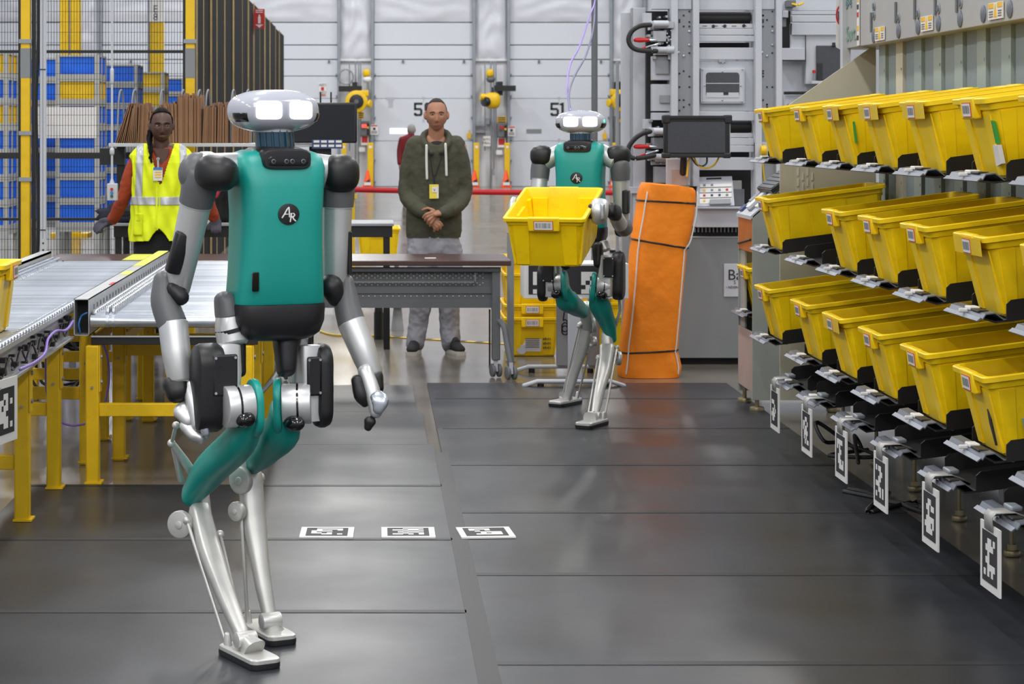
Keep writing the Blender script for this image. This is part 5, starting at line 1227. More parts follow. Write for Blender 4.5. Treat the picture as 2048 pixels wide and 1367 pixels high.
m2('cross_bar', 'black', 1567, 1640, 183, 189, -.05, .0); m2('shelf_panel', 'mgrey', 1568, 1640, 191, 215, -.03, .0); m2('blue_label', 'blue', 1606, 1617, 189, 212, -.06, -.03); m2('motor', 'tgrey', 1573, 1585, 208, 220, -.06, .0)
m2('top_fixture', 'tgrey', 1575, 1592, 0, 14, .0, .1); MB().limb([P(1585, 8, d2), P(1597, 10, d2-.02), P(1606, 6, d2)], [.008]*3, n=6, seg=4).obj('yellow_lead', 'yellowc', mc)
mbx('small_box', 'mgrey', 1508, 1545, 284, 318, -.03, .0); bolts([(1520, 290), (1520, 310), (1538, 290)], -.035, .008, 'ink')
MB().limb([P(1524, 318, dm-.03), P(1527, 345, dm-.02), P(1530, 372, dm)], [.006]*3, n=6).obj('yellow_lead', 'yellowc', mc)
MB().cyl(P(1527, 301, dm-.08), EX, .035, .04, 18, .01).obj('yellow_knob', 'yellow', mc)
# operator screen on an arm before the machine
dsn = 13.55
a, b = P(1326, 315, dsn), P(1462, 231, dsn)
sc_ = empty('operator_screen', V(((a.x+b.x)/2, dsn, a.z-.3)), 'rugged black operator screen mounted before the sorting machine', 'screen')
MB().box(a.x+.005, b.x-.01, dsn-.02, dsn+.04, a.z+.005, b.z-.005).obj('casing', 'rblack', sc_, bevel=.008)
MB().box(a.x+.028, b.x-.04, dsn-.023, dsn-.019, a.z+.032, b.z-.04).obj('screen', 'screen2', sc_, smooth=0)
for x0, x1, z0, z1 in ((a.x-.004, a.x+.045, b.z-.05, b.z+.004), (b.x-.045, b.x+.004, b.z-.05, b.z+.004), (a.x-.006, a.x+.045, a.z-.004, a.z+.03), (b.x-.05, b.x-.004, a.z-.004, a.z+.03)):
    MB().box(x0, x1, dsn-.028, dsn+.045, z0, z1).obj('corner_bumper', 'rubber', sc_, bevel=.008)
MB().box(a.x+.03, b.x-.03, dsn-.026, dsn+.04, b.z-.022, b.z).box(a.x+.03, b.x-.04, dsn-.026, dsn+.04, a.z, a.z+.020).obj('bumper_strip', 'rubber', sc_, bevel=.004)
MB().box(b.x-.02, b.x-.004, dsn+.0, dsn+.05, a.z+.01, b.z-.03).obj('side_trim', 'alum', sc_)
MB().limb([P(1368, 300, dsn+.08), P(1366, 345, dsn+.1)], [.022]*2, n=12).limb([P(1368, 320, dsn+.1), P(1368, 330, dm)], [.018]*2, n=10).obj('arm', 'rblack', sc_)
MB().box(wx(1342, dsn), wx(1390, dsn), dsn+.2, dsn+.24, wz(372, dsn), wz(318, dsn)).obj('arm_plate', 'mgrey', sc_, bevel=.003); MB().box(wx(1352, dsn), wx(1382, dsn), dsn+.19, dsn+.2, wz(372, dsn), wz(340, dsn)).obj('cover', 'pink', sc_)
for pts, m_ in (((( 1379, 316), (1376, 330), (1374, 352)), 'yellowc'), (((1388, 314), (1396, 330), (1412, 336), (1428, 330), (1438, 314)), 'yellowc'), (((1382, 314), (1392, 328), (1404, 332), (1413, 326), (1414, 314)), 'greenc')):
    MB().limb([P(x, y, dsn+.06) for x, y in pts], [.006]*len(pts), n=8, seg=5).obj('screen_cable', m_, sc_)
# ------------------------------------------------------------------ walking robots
def seqpts(l): return l
def robot(cfg):
    D = cfg['D']; yaw = cfg['yaw']
    f = V((math.sin(yaw), -math.cos(yaw), 0)); l = V((math.cos(yaw), math.sin(yaw), 0)); z = EZ
    def Q(p, o=0.): return P(p[0], p[1], D+(p[2] if len(p) > 2 else 0)+o)
    tc = Q(cfg['torso'])                                       # a point on the body axis
    top, bot = cfg['zt'], cfg['zb']
    base = V((tc.x, tc.y, 0))
    e = empty('humanoid_robot', base, cfg['label'], 'robot', 'teal walking robots')
    def B(a, b, c): return V((tc.x, tc.y, 0))+l*a+f*b+z*c       # body coordinates
    h = top-bot
    # torso shell
    def ring(zz, w_, dp, off, ex, n=40): return [B(w_*sg(math.cos(2*PI*j/n), 2/ex), off+dp*sg(math.sin(2*PI*j/n), 2/ex), zz) for j in range(n)]
    S = [(0, .136, .100, 0), (.02, .137, .104, 0), (.18, .131, .110, .005), (.38, .127, .113, .008), (.58, .126, .114, .01), (.76, .131, .112, .01), (.88, .138, .106, .005), (.945, .134, .094, 0), (.98, .118, .080, -.004), (1.0, .092, .062, -.006)]
    ts = MB().loft([ring(bot+h*t, a, b, c, 4.2) for t, a, b, c in S]).obj('torso_shell', 'teal', e, smooth=50)
    for s in (-1, 1):
        pts = [B(s*(.100 if t > .9 else .1175), -.004+ (.075 if t > .9 else .10), bot+h*t) for t in (.02, .2, .4, .6, .8)]
    MB().loft([ring(bot-.001, .139, .104, 0, 4.2), ring(bot-.012, .140, .106, 0, 4.2), ring(bot-.05, .139, .105, 0, 4), ring(bot-.085, .128, .096, 0, 3.6), ring(bot-.104, .105, .078, 0, 3.2), ring(bot-.110, .075, .055, 0, 3)]).obj('pelvis_shell', 'rblack', e, smooth=60)
    # side panel seams and charge port
    MB().obox(B(-.098, .113, bot+.07), l*.013-f*.006, z*.028, (f+l*-.3)*.006).obj('charge_port', 'rgloss', ts, bevel=.003)
    # collar with sensor bar and shoulder yoke
    MB().loft([ring(top-.025, .088, .086, .004, 4), ring(top-.010, .086, .084, .004, 4), ring(top+.002, .080, .072, 0, 3.5), ring(top+.008, .068, .062, 0, 3), ring(top+.010, .05, .05, 0, 2.5)]).obj('collar', 'rblack', e, smooth=60)
    cb_ = MB().loft([[B(w_*sg(math.cos(2*PI*j/32), .45)-.0, o, zc+hh*sg(math.sin(2*PI*j/32), .45)) for j in range(32)] for (w_, hh, o, zc) in ((.074, .030, .075, top-.024), (.074, .030, .112, top-.027), (.071, .027, .118, top-.028), (.064, .020, .119, top-.028))]).obj('chest_sensor_bar', 'rblack', e, smooth=40)
    MB().loft([[B(w_*sg(math.cos(2*PI*j/32), .3), o, top-.032+hh*sg(math.sin(2*PI*j/32), .4)) for j in range(32)] for (w_, hh, o) in ((.062, .014, .115), (.062, .014, .1205), (.060, .012, .1215))]).obj('sensor_window', 'rgloss', cb_, smooth=40)
    for a in (-.046, -.006, .012, .046):
        MB().cyl(B(a, .1225, top-.033), f, .0068, .004, 18, .001).obj('camera_lens', 'lens', cb_); MB().cyl(B(a, .1250, top-.033), f, .0045, .002, 14).obj('lens_core', 'rgloss', cb_)
    # round emblem with the two letters
    ze = cfg.get('emb', bot+h*.57)
    em = MB().cyl(B(0, .1235, ze), f, .031, .006, 40, .0015, r2=.033).obj('emblem', 'rblack', e)
    g = MB()
    def st(pts, r): g.limb([B(a*.001, .127, ze+b*.001) for a, b in pts], [(r, .0012)]*len(pts), side=l, n=8)
    for pts in ([(-21, -10), (-14, 0), (-6, 14), (0, 20)], [(0, 20), (1, 6), (2, -8)], [(-14, 1), (-5, 0), (4, 1)]): st(pts, .0022)
    for pts in ([(4, -22), (6, -10), (8, 2)], [(7, 2), (14, 3), (18, -2), (15, -7), (8, -8)], [(11, -8), (15, -15), (21, -20)]): st(pts, .0021)
    g.obj('emblem_letters', 'label', em, kind='stuff')
    # neck and head
    hc = Q(cfg['head']); hy = cfg['headyaw']
    hf = V((math.sin(hy), -math.cos(hy), 0)); hl = V((math.cos(hy), math.sin(hy), 0))
    nb = B(0, .0, top+.004); nt = hc-z*.05
    nk = MB().limb([nb, nt], [.056, .056], side=l, n=28, ends=(0, 0)).obj('neck', 'tealglass', e)
    mbn = MB()
    for k in range(7):
        a = -1.2+k*.4; mbn.limb([nb+l*.057*math.sin(a)+f*.057*math.cos(a), nt+l*.057*math.sin(a)+f*.057*math.cos(a)], [.004]*2, n=6, ends=(0, 0))
    mbn.obj('neck_fins', 'tealglass', nk, kind='stuff')
    HW, HD, HH = .137, .092, .0635
    hd = MB().ell(hc, hl*HW, hf*HD, z*HH, n=56, k=28, e=2.7, e2=2.5).obj('head', 'white', e, smooth=180)
    def surf(u, v):                                            # point on the front of the head
        u = max(-.995, min(.995, u)); v = max(-.995, min(.995, v))
        cr = (1-abs(v)**2.5)**(1/2.5); q = abs(u)/cr if cr > 1e-6 else 1
        dpt = (max(0, 1-q**2.7))**(1/2.7)*cr
        return hc+hl*HW*u+z*HH*v+hf*(HD*dpt)
    for s in (-1, 1):
        n = 12; g = []
        for i in range(n+1):
            row = []
            for j in range(n+1):
                a, b = -1+2*i/n, -1+2*j/n
                k_ = (abs(a)**6+abs(b)**6)**(1/6) or 1; mxx = max(abs(a), abs(b)) or 1; a, b = a*mxx/k_, b*mxx/k_
                row.append(surf((s*.0515+a*.0385)/HW, (.002+b*.0262)/HH)+hf*.0012)
            g.append(row)
        MB().quadgrid(g).obj('lit_eye', 'eye', hd, smooth=180, solid=.002)
        # side camera recess
        g = []
        for i in range(9):
            row = []
            for j in range(7):
                az = R(90)-s*0+0; t = (6+34*(i/8)); a = R(t); b = (-.031+.025*j/6)/HH
                cr = (1-abs(b)**2.5)**(1/2.5)
                row.append(hc+(hl*s*HW*sg(math.cos(a), 2/2.7)+hf*HD*sg(math.sin(a), 2/2.7))*cr*1.006+z*HH*b)
            g.append(row)
        MB().quadgrid(g).obj('side_camera', 'rgloss', hd, smooth=180, solid=.003)
    if cfg.get('led'):
        MB().cyl(surf(.93, .08), hl, .008, .006, 14).obj('status_light', 'green', hd)
    MB().loft([[hc-z*.056+hl*.062*math.cos(2*PI*j/30)*k+hf*.060*math.sin(2*PI*j/30)*k+z*q for j in range(30)] for k, q in ((1.02, .002), (1.0, -.006), (.8, -.010))]).obj('head_base', 'tealtxt' if 0 else 'mgrey', hd, smooth=60)
    # arms
    for arm in cfg['arms']:
        s = arm['s']; sh = Q(arm['shoulder']); el = Q(arm['elbow']); side_ = l*s
        sm = B(s*.105, -.01, top-.058)
        up = (el-sh).normalized()
        o = MB().limb([sh+up*.085, sh+up*(el-sh).length*.55, el-up*.02], [(.046, .048), (.044, .046), (.038, .042)], side=l, n=24, ends=(.3, .8)).obj('arm', 'silver', e)
        MB().limb([sm, sh-side_*.02], [(.050, .054), (.052, .056)], side=z, n=26, ends=(0, .2)).obj('shoulder_mount', 'silver', o)
        rc = arm.get('ball', (.068, .064, .056))
        ax = V(arm.get('ballaxis', (1, 0, 0))).normalized(); u_, v_ = ortho(ax, f)
        MB().ell(Q(arm['ballc']), ax*rc[0], u_*rc[1], v_*rc[2], n=28, k=16, e=2.4, e2=2.5).obj('shoulder_cap', 'rblack', o, smooth=180)
        if arm.get('ring'):
            MB().ell(Q(arm['ring']), l*.062, f*.045, z*.064, n=24, k=14, e=2.2).obj('shoulder_housing', 'rgrey', o, smooth=180)
            MB().ell(Q(arm['ring'])+l*.022-f*.004+z*.004, l*.060, f*.052, z*.062, n=24, k=14, e=2.3).obj('shoulder_ring', 'silver', o, smooth=180)
        MB().limb([sh+up*.01, sh+up*.05, sh+up*.102], [(.050, .052), (.053, .055), (.050, .051)], side=l, n=24, ends=(.6, 0)).obj('arm_sleeve', 'rgrey', o)
        MB().limb([sh+up*.100, sh+up*.104], [(.0495, .0505)]*2, side=l, n=24, ends=(0, 0)).obj('sleeve_seam', 'mgrey', o)
        q0 = Q(arm['panel'][0]); q1 = Q(arm['panel'][1]); MB().limb([q0, q1], arm.get('panelr', [(.020, .030), (.018, .030)]), side=l, n=16, e=4, ends=(.4, .4)).obj('arm_cover', 'rblack', o, smooth=40)
        w0 = Q(arm['wrist']); fd = (w0-el)
        MB().limb([Q(p) for p in arm['elbowcap']], arm['elbowr'], side=l, n=18, e=2.4, ends=(1, 1)).obj('elbow_cap', 'rblack', o)
        MB().limb([Q(p) for p in arm['fore_a']], arm['fore_ar'], side=l, n=22, ends=(.9, .3), seg=4).obj('forearm_joint', arm.get('fmat', 'rgrey'), o)
        MB().limb([Q(p) for p in arm['fore_b']], arm['fore_br'], side=l, n=22, ends=(.2, .4)).obj('forearm', 'silver', o)
        for nm, pts, rr, m_ in arm['hand']:
            MB().limb([Q(p) for p in pts], rr, side=V(arm.get('hside', (1, 0, 0))), n=16, e=2.8, ends=(.9, .9), seg=3).obj(nm, m_, o)
    # legs
    for leg in cfg['legs']:
        s = leg['s']; o = None; D = cfg.get('Dl', cfg['D'])
        hipc = Q(leg['drum0']); hip1 = Q(leg['drum1'])
        ax = (hip1-hipc).normalized()
        th = [Q(p) for p in leg['thigh']]
        o = MB().limb(th, leg['thighr'], side=V(leg.get('tside', (1, 0, 0))), n=24, e=2.3, ends=(.7, .8), seg=5).obj('leg', 'teal', e, smooth=60)
        MB().stadium(Q(leg['cap']), ax, z, leg.get('caph', .02), .062, .024, .008, 14).obj('thigh_cap', 'teal', o)
        MB().cyl((hipc+hip1)/2, ax, .060, (hip1-hipc).length, 36, .004).obj('hip_drum', 'silver', o)
        MB().cyl(hipc.lerp(hip1, .45), ax, .0615, .006, 36).obj('drum_groove', 'rgloss', o)
        MB().ell(Q(leg['pad']), ax*.028, f*.03, z*.024, n=16, k=10, e=3).obj('drum_pad', 'rgloss', o)
        hb = MB().limb([Q(p) for p in leg['house']], leg['houser'], side=l, n=24, e=5, ends=(.15, .15)).obj('hip_housing', 'silver', o, smooth=40)
        pc = Q(leg['plate']); MB().obox(pc, l*leg['platew'][0], z*leg['platew'][1], f*.006).obj('cover_panel', 'rblack', hb, bevel=.006)
        mb = MB()
        for i in (-1, 1):
            for j in (-1, 1): mb.cyl(pc+l*leg['platew'][0]*.78*i+z*leg['platew'][1]*.84*j+f*.007, f, .004, .004, 8)
        mb.obj('panel_screws', 'chrome', o, kind='stuff')
        MB().stadium(Q(leg['outer']), l, z+f*leg.get('tilt', 0), leg['outerh'], leg['outerr'], leg['outert'], .018, 16).obj('actuator_cover', 'rblack', o)
        MB().limb([Q(p) for p in leg['hipup']], leg['hipupr'], side=l, n=20, e=2.8, ends=(.8, .8), seg=3).obj('hip_yaw_cover', 'rblack', o)
        if leg.get('hipcap'): MB().limb([Q(p) for p in leg['hipcap']], [(.030, .045), (.034, .052)], side=l, n=20, e=2.6, ends=(.9, .1)).obj('hip_motor_cap', 'rgrey', o); MB().limb([Q(p) for p in leg['hipband']], [(.044, .058)]*2, side=l, n=24, e=2.6, ends=(0, 0)).obj('hip_band', 'rblack', o)
        MB().limb([Q(p) for p in leg['hipsil']], leg['hipsilr'], side=l, n=20, e=2.6, ends=(.3, .3)).obj('hip_link', 'silver', o)
        MB().limb([Q(p) for p in leg['knee']], leg['kneer'], side=l, n=16, e=3, ends=(.8, .5)).obj('knee_link', 'dsilver', o)
        for c, r in leg['discs']:
            dc = Q(c); MB().cyl(dc, ax+f*leg.get('dtilt', .9)*s, r, .022, 30, .004).cyl(dc, ax+f*leg.get('dtilt', .9)*s, r*.3, .03, 16, .003).obj('knee_disc', 'dsilver', o)
        MB().limb([Q(p) for p in leg['shank']], leg['shankr'], side=l, n=16, e=3, ends=(.6, .6), seg=4).obj('shank', 'dsilver', o)
        for pts in leg['rods']:
            a, b = Q(pts[0]), Q(pts[1]); u = (b-a).normalized()
            MB().limb([a, b], [.0058]*2, n=10).ell(a, V((.013, 0, 0)), V((0, .013, 0)), V((0, 0, .013)), n=12, k=8).ell(b, V((.012, 0, 0)), V((0, .012, 0)), V((0, 0, .012)), n=12, k=8).obj('push_rod', 'dsilver', o)
        for pts, rr in leg.get('struts', []):
            MB().limb([Q(p) for p in pts], rr, side=l, n=12, e=3, ends=(.8, .8)).obj('lever_arm', 'dsilver', o)
        # foot: sole plate, aluminium plate, ankle cone, lug
        fc = leg['foot']; fy = leg['footyaw']; c = V((fc[0], fc[1], .0105)); a1 = V((math.sin(fy), -math.cos(fy), 0)); a2 = V((math.cos(fy), math.sin(fy), 0))
        def fr(hx, hy, zz, r=.022): return [c+a2*p.x+a1*p.y+z*zz for p in rrect(0, 0, hx, hy, r, 0)]
        ft = MB().loft([fr(.046, .122, .016), fr(.046, .122, .026), fr(.042, .118, .030)]).obj('foot', 'dsilver', o, smooth=40)
        MB().loft([fr(.047, .123, .0), fr(.0475, .124, .006), fr(.0475, .124, .016)]).obj('rubber_sole', 'rubber', o, smooth=40)
        an = Q(leg['ankle']); ab = c+a1*leg.get('anko', .02)+z*.03
        MB().limb([ab, ab.lerp(an, .55), an], [(.034, .046), (.026, .032), (.021, .022)], side=a2, n=18, e=3, ends=(0, .7)).obj('ankle', 'dsilver', o)
        MB().cyl(an, a2, .024, .062, 20, .003).obj('ankle_pin', 'dsilver', o)
        mb = MB()
        for sx in (-1, 1): mb.limb([c-a1*.085+a2*.028*sx+z*.03, c-a1*.085+a2*.030*sx+z*.062], [(.012, .016), (.009, .010)], side=a2, n=10, ends=(0, .6))
        mb.obj('heel_lug', 'dsilver', o, kind='stuff')
    return e
s1 = dict(D=6.38, yaw=R(22), headyaw=R(27), torso=(549, 500), zt=1.489, zb=1.037, emb=1.302, head=(546, 222), label='teal and silver humanoid robot walking in the foreground with empty hands',
 arms=[
  dict(s=-1, shoulder=(406, 342, -.12), elbow=(352, 588, -.02), ballc=(433, 346, -.165), ball=(.062, .06, .052), ballaxis=(.93, -.25, -.12), ring=(398, 347, -.10),
       panel=[(369, 468, -.100), (345, 542, -.080)], panelr=[(.026, .018), (.022, .018)], wrist=(358, 775, -.05), elbowcap=[(350, 580, -.05), (362, 594, -.06)], elbowr=[.030, .024],
       fore_a=[(328, 560, -.02), (330, 605, -.04), (345, 648, -.06)], fore_ar=[(.032, .04), (.042, .045), (.044, .044)], fore_b=[(346, 645, -.06), (352, 700, -.08), (360, 760, -.10)], fore_br=[.044, .043, .037],
       hand=[('wrist', [(352, 768, -.10), (356, 784, -.11)], [(.040, .036), (.036, .034)], 'rblack'), ('hand', [(378, 770, -.10), (388, 800, -.12), (400, 850, -.15)], [(.018, .025), (.026, .03), (.024, .02)], 'silver'), ('finger_pad', [(362, 820, -.12), (382, 838, -.13)], [(.026, .022), (.028, .022)], 'silver'),
             ('finger', [(396, 800, -.14), (404, 830, -.16), (412, 868, -.17)], [(.014, .02), (.018, .02), (.012, .014)], 'chrome'), ('thumb', [(372, 850, -.13), (390, 868, -.14), (402, 876, -.15)], [(.020, .02), (.022, .02), (.014, .016)], 'silver')]),
  dict(s=1, shoulder=(676, 345, .10), elbow=(670, 575, .12), ballc=(680, 347, .07), ball=(.057, .056, .058), ballaxis=(.9, .4, 0), ring=None,
       panel=[(694, 462, .11), (694, 545, .12)], panelr=[(.008, .030), (.008, .030)], wrist=(745, 745, .02), elbowcap=[(662, 572, .08), (672, 596, .09)], elbowr=[(.036, .04), (.026, .034)],
       fore_a=[(690, 565, .12), (694, 610, .09), (704, 648, .07)], fore_ar=[(.026, .036), (.040, .04), (.043, .042)], fore_b=[(703, 645, .07), (722, 690, .05), (744, 748, .03)], fore_br=[.043, .041, .034],
       hand=[('wrist', [(752, 752, .03), (757, 776, .02)], [(.022, .03), (.016, .024)], 'rblack'), ('finger_pad', [(714, 760, .0), (722, 790, -.01), (730, 806, -.01)], [(.018, .03), (.022, .03), (.012, .02)], 'rblack'), ('hand', [(730, 742, .01), (744, 780, -.01), (752, 825, -.03)], [(.022, .03), (.024, .03), (.018, .02)], 'silver'),
             ('finger', [(752, 790, -.04), (760, 802, -.05), (756, 820, -.05)], [(.020, .012), (.026, .012), (.016, .012)], 'chrome'), ('fingertip', [(740, 842, -.03), (736, 854, -.03)], [(.018, .018), (.012, .014)], 'rblack')])],
 legs=[
  dict(s=-1, drum0=(448, 814, -.19), drum1=(502, 810, -.16), cap=(509, 815, -.15), caph=.022, pad=(490, 838, -.215), thigh=[(508, 822, -.15), (480, 880, -.06), (424, 935, .12), (383, 988, .24)], thighr=[(.030, .058), (.048, .056), (.050, .052), (.032, .042)],
       house=[(452, 690, -.10), (450, 740, -.11), (446, 830, -.12)], houser=[(.034, .05), (.040, .055), (.036, .05)], plate=(450, 750, -.180), platew=(.038, .060), outer=(415, 775, -.14), outerh=.070, outerr=.060, outert=.084, tilt=.05,
       hipup=[(474, 690, -.04), (478, 745, -.05)], hipupr=[(.022, .04), (.018, .03)], hipsil=[(457, 632, -.05), (460, 655, -.05), (466, 686, -.06)], hipsilr=[(.036, .05), (.042, .055), (.044, .05)], hipcap=[(450, 600, -.05), (455, 630, -.05)], hipband=[(461, 656, -.05), (463, 664, -.05)],
       knee=[(398, 985, .26), (402, 1040, .22)], kneer=[(.028, .035), (.034, .03)], discs=[((361, 1048, .18), .042)], shank=[(398, 1020, .22), (420, 1100, .10), (448, 1180, .0), (484, 1268, -.09)], shankr=[(.032, .034), (.034, .030), (.028, .025), (.021, .020)],
       rods=[((374, 1040, .16), (457, 1300, -.02)), ((440, 1068, .16), (486, 1262, -.04)), ((343, 886, .16), (352, 850, .1))], struts=[(((343, 884, .16), (368, 920, .2), (396, 962, .25)), [(.010, .012), (.014, .012), (.016, .014)]), (((346, 890, .17), (362, 960, .24)), [.008, .010])],
       foot=(-.358, 6.235), footyaw=R(29), ankle=(491, 1278, -.14), anko=.03),
  dict(s=1, drum0=(622, 806, -.03), drum1=(564, 808, -.03), cap=(556, 812, -.01), caph=.022, pad=(588, 846, -.08), thigh=[(558, 818, -.01), (562, 862, .03), (532, 898, .14), (508, 922, .24)], thighr=[(.030, .058), (.058, .055), (.042, .05), (.026, .04)],
       house=[(614, 692, .04), (616, 750, .03), (618, 838, .03)], houser=[(.034, .05), (.036, .055), (.034, .052)], plate=(628, 752, -.035), platew=(.022, .058), outer=(643, 770, .03), outerh=.070, outerr=.056, outert=.048, tilt=.0,
       hipup=[(572, 676, .0), (572, 740, -.02)], hipupr=[(.038, .045), (.026, .035)], hipsil=[(600, 672, .06), (592, 720, .06), (598, 760, .06)], hipsilr=[(.02, .04), (.025, .04), (.03, .04)],
       knee=[(494, 900, .26), (490, 962, .26)], kneer=[(.026, .035), (.034, .032)], discs=[((482, 960, .22), .042), ((474, 1022, .19), .030)], shank=[(500, 950, .26), (508, 1040, .22), (522, 1140, .17), (540, 1240, .13)], shankr=[(.036, .036), (.036, .03), (.026, .024), (.019, .020)],
       rods=[((482, 1022, .2), (496, 1254, .2)), ((520, 962, .28), (544, 1246, .19)), ((392, 945, .22), (393, 944, .22))][:2], struts=[(((500, 955, .26), (522, 955, .28)), [.014, .014])],
       foot=(-.318, 6.525), footyaw=R(26), ankle=(541, 1240, .10), anko=.03)])
robot(s1)
s2 = dict(D=11.66, Dl=11.52, yaw=R(-17), headyaw=R(-8), torso=(1162, 400), zt=1.482, zb=1.02, emb=H-(357-CY)*11.4/F, head=(1162, 244), led=True, label='teal and silver humanoid robot farther back carrying a yellow tote',
 arms=[
  dict(s=-1, shoulder=(1082, 322, .06), elbow=(1075, 408, .02), ballc=(1083, 311, .04), ball=(.062, .056, .056), ballaxis=(1, -.2, 0), ring=None,
       panel=[(1064, 385, .05), (1062, 415, .05)], wrist=(1030, 420, -.2), elbowcap=[(1068, 412, .02), (1066, 424, .0)], elbowr=[.034, .03],
       fore_a=[(1066, 415, -.03), (1060, 426, -.16), (1050, 426, -.28)], fore_ar=[.040, .040, .038], fore_b=[(1050, 426, -.28), (1036, 420, -.44)], fore_br=[.038, .034],
       hand=[('wrist', [(1036, 420, -.44), (1028, 416, -.48)], [.032, .03], 'rblack'), ('hand', [(1027, 403, -.52), (1024, 414, -.54), (1022, 430, -.56)], [(.016, .04), (.02, .045), (.016, .04)], 'silver')]),
  dict(s=1, shoulder=(1240, 322, -.07), elbow=(1244, 448, -.03), ballc=(1236, 311, -.06), ball=(.070, .056, .056), ballaxis=(1, .2, -.05), ring=None,
       panel=[(1252, 382, -.08), (1252, 425, -.08)], wrist=(1222, 420, -.3), elbowcap=[(1248, 450, .0), (1240, 462, -.02)], elbowr=[.034, .03], fmat='rgrey',
       fore_a=[(1250, 452, -.02), (1248, 456, -.16), (1240, 448, -.30)], fore_ar=[(.040, .044), (.046, .046), (.040, .040)], fore_b=[(1240, 448, -.30), (1230, 430, -.60)], fore_br=[.040, .036],
       hand=[('wrist', [(1231, 426, -.60), (1222, 420, -.66)], [(.034, .042), (.03, .04)], 'rblack'), ('finger_pad', [(1182, 412, -.74), (1182, 434, -.74)], [(.014, .03), (.012, .03)], 'rblack')]+[('hand', [(1200, 407, -.74), (1199, 422, -.76), (1198, 438, -.74)], [(.044, .03), (.046, .034), (.042, .03)], 'silver'), ('finger', [(1205, 410, -.79), (1205, 436, -.79)], [(.012, .012), (.012, .012)], 'chrome')])],
 legs=[
  dict(s=-1, drum0=(1098, 570, .02), drum1=(1126, 568, .0), cap=(1131, 572, -.02), caph=.022, pad=(1113, 588, -.07), thigh=[(1130, 576, .0), (1134, 600, .03), (1150, 612, .18), (1166, 622, .32)], thighr=[(.03, .058), (.062, .055), (.048, .05), (.032, .04)],
       house=[(1098, 500, .04), (1100, 545, .02), (1098, 592, .02)], houser=[(.034, .05), (.038, .055), (.036, .05)], plate=(1096, 545, -.06), platew=(.03, .05), outer=(1086, 565, .02), outerh=.045, outerr=.056, outert=.05, tilt=0,
       hipup=[(1132, 498, -.02), (1132, 532, -.04)], hipupr=[(.038, .045), (.026, .035)], hipsil=[(1120, 500, .06), (1114, 520, .06), (1112, 550, .06)], hipsilr=[(.02, .04), (.025, .04), (.03, .04)],
       knee=[(1172, 612, .36), (1176, 655, .40)], kneer=[(.034, .036), (.040, .034)], discs=[((1186, 650, .38), .045), ((1189, 682, .40), .026)], dtilt=.35, shank=[(1174, 640, .40), (1166, 690, .42), (1146, 752, .46), (1134, 800, .48)], shankr=[(.038, .034), (.034, .03), (.028, .025), (.021, .020)],
       rods=[((1158, 652, .38), (1124, 796, .50)), ((1182, 690, .40), (1154, 800, .55))], struts=[(((1172, 640, .38), (1158, 650, .38)), [.014, .012]), (((1200, 560, .3), (1216, 620, .36)), [.010, .010])],
       foot=(wx(1131, 12.03), 12.03), footyaw=R(-35), ankle=(1132, 797, .50), anko=.03),
  dict(s=1, drum0=(1222, 572, -.06), drum1=(1194, 570, -.05), cap=(1187, 575, -.04), caph=.022, pad=(1204, 590, -.13), thigh=[(1189, 582, -.04), (1200, 610, -.0), (1214, 642, .08), (1224, 676, .14)], thighr=[(.030, .058), (.058, .055), (.045, .05), (.026, .036)],
       house=[(1216, 512, -.05), (1214, 548, -.06), (1212, 590, -.06)], houser=[(.036, .05), (.042, .055), (.042, .052)], plate=(1217, 534, -.14), platew=(.030, .055), outer=(1237, 551, -.06), outerh=.072, outerr=.058, outert=.062, tilt=0,
       hipup=[(1196, 492, -.04), (1196, 530, -.06)], hipupr=[(.030, .045), (.022, .035)], hipsil=[(1205, 485, -.02), (1210, 500, -.03)], hipsilr=[(.03, .04), (.03, .04)],
       knee=[(1214, 668, .12), (1216, 708, .10)], kneer=[(.030, .034), (.034, .03)], discs=[((1237, 716, .10), .038)], dtilt=.35, shank=[(1215, 695, .10), (1210, 735, -.0), (1198, 785, -.14), (1189, 836, -.24)], shankr=[(.042, .034), (.036, .03), (.026, .025), (.020, .020)],
       rods=[((1234, 694, .08), (1208, 838, -.26)), ((1196, 716, .10), (1176, 832, -.18))], struts=[(((1238, 590, .02), (1240, 620, .06), (1232, 650, .10)), [.008, .008, .008]), (((1212, 708, .1), (1196, 714, .1)), [.012, .012])],
       foot=(wx(1184, 11.16), 11.16), footyaw=R(-30), ankle=(1190, 832, -.27), anko=.03)])
robot(s2)
# the tote it carries, tipped toward the camera
o = tote((0, 0, 0), (0, 0, 0), 'yellow tote held up in both hands of the far robot', 'yellow plastic totes')
fl = P(1004, 436, 10.82); yw = R(15.5); tl = R(14)
ay = V((math.cos(yw), -math.sin(yw), 0)); fr = fl+ay*TW*1.08
bk = V((math.sin(yw)*math.cos(tl), math.cos(yw)*math.cos(tl), math.sin(tl)))
m = Matrix((bk, -ay, -bk.cross(ay))).transposed().to_4x4()
mid = (fl+fr)/2
Zax = V((m[0][2], m[1][2], m[2][2]))
m.translation = mid-Zax*TH
o.matrix_world = m; o.scale = (1, 1.08, 1)
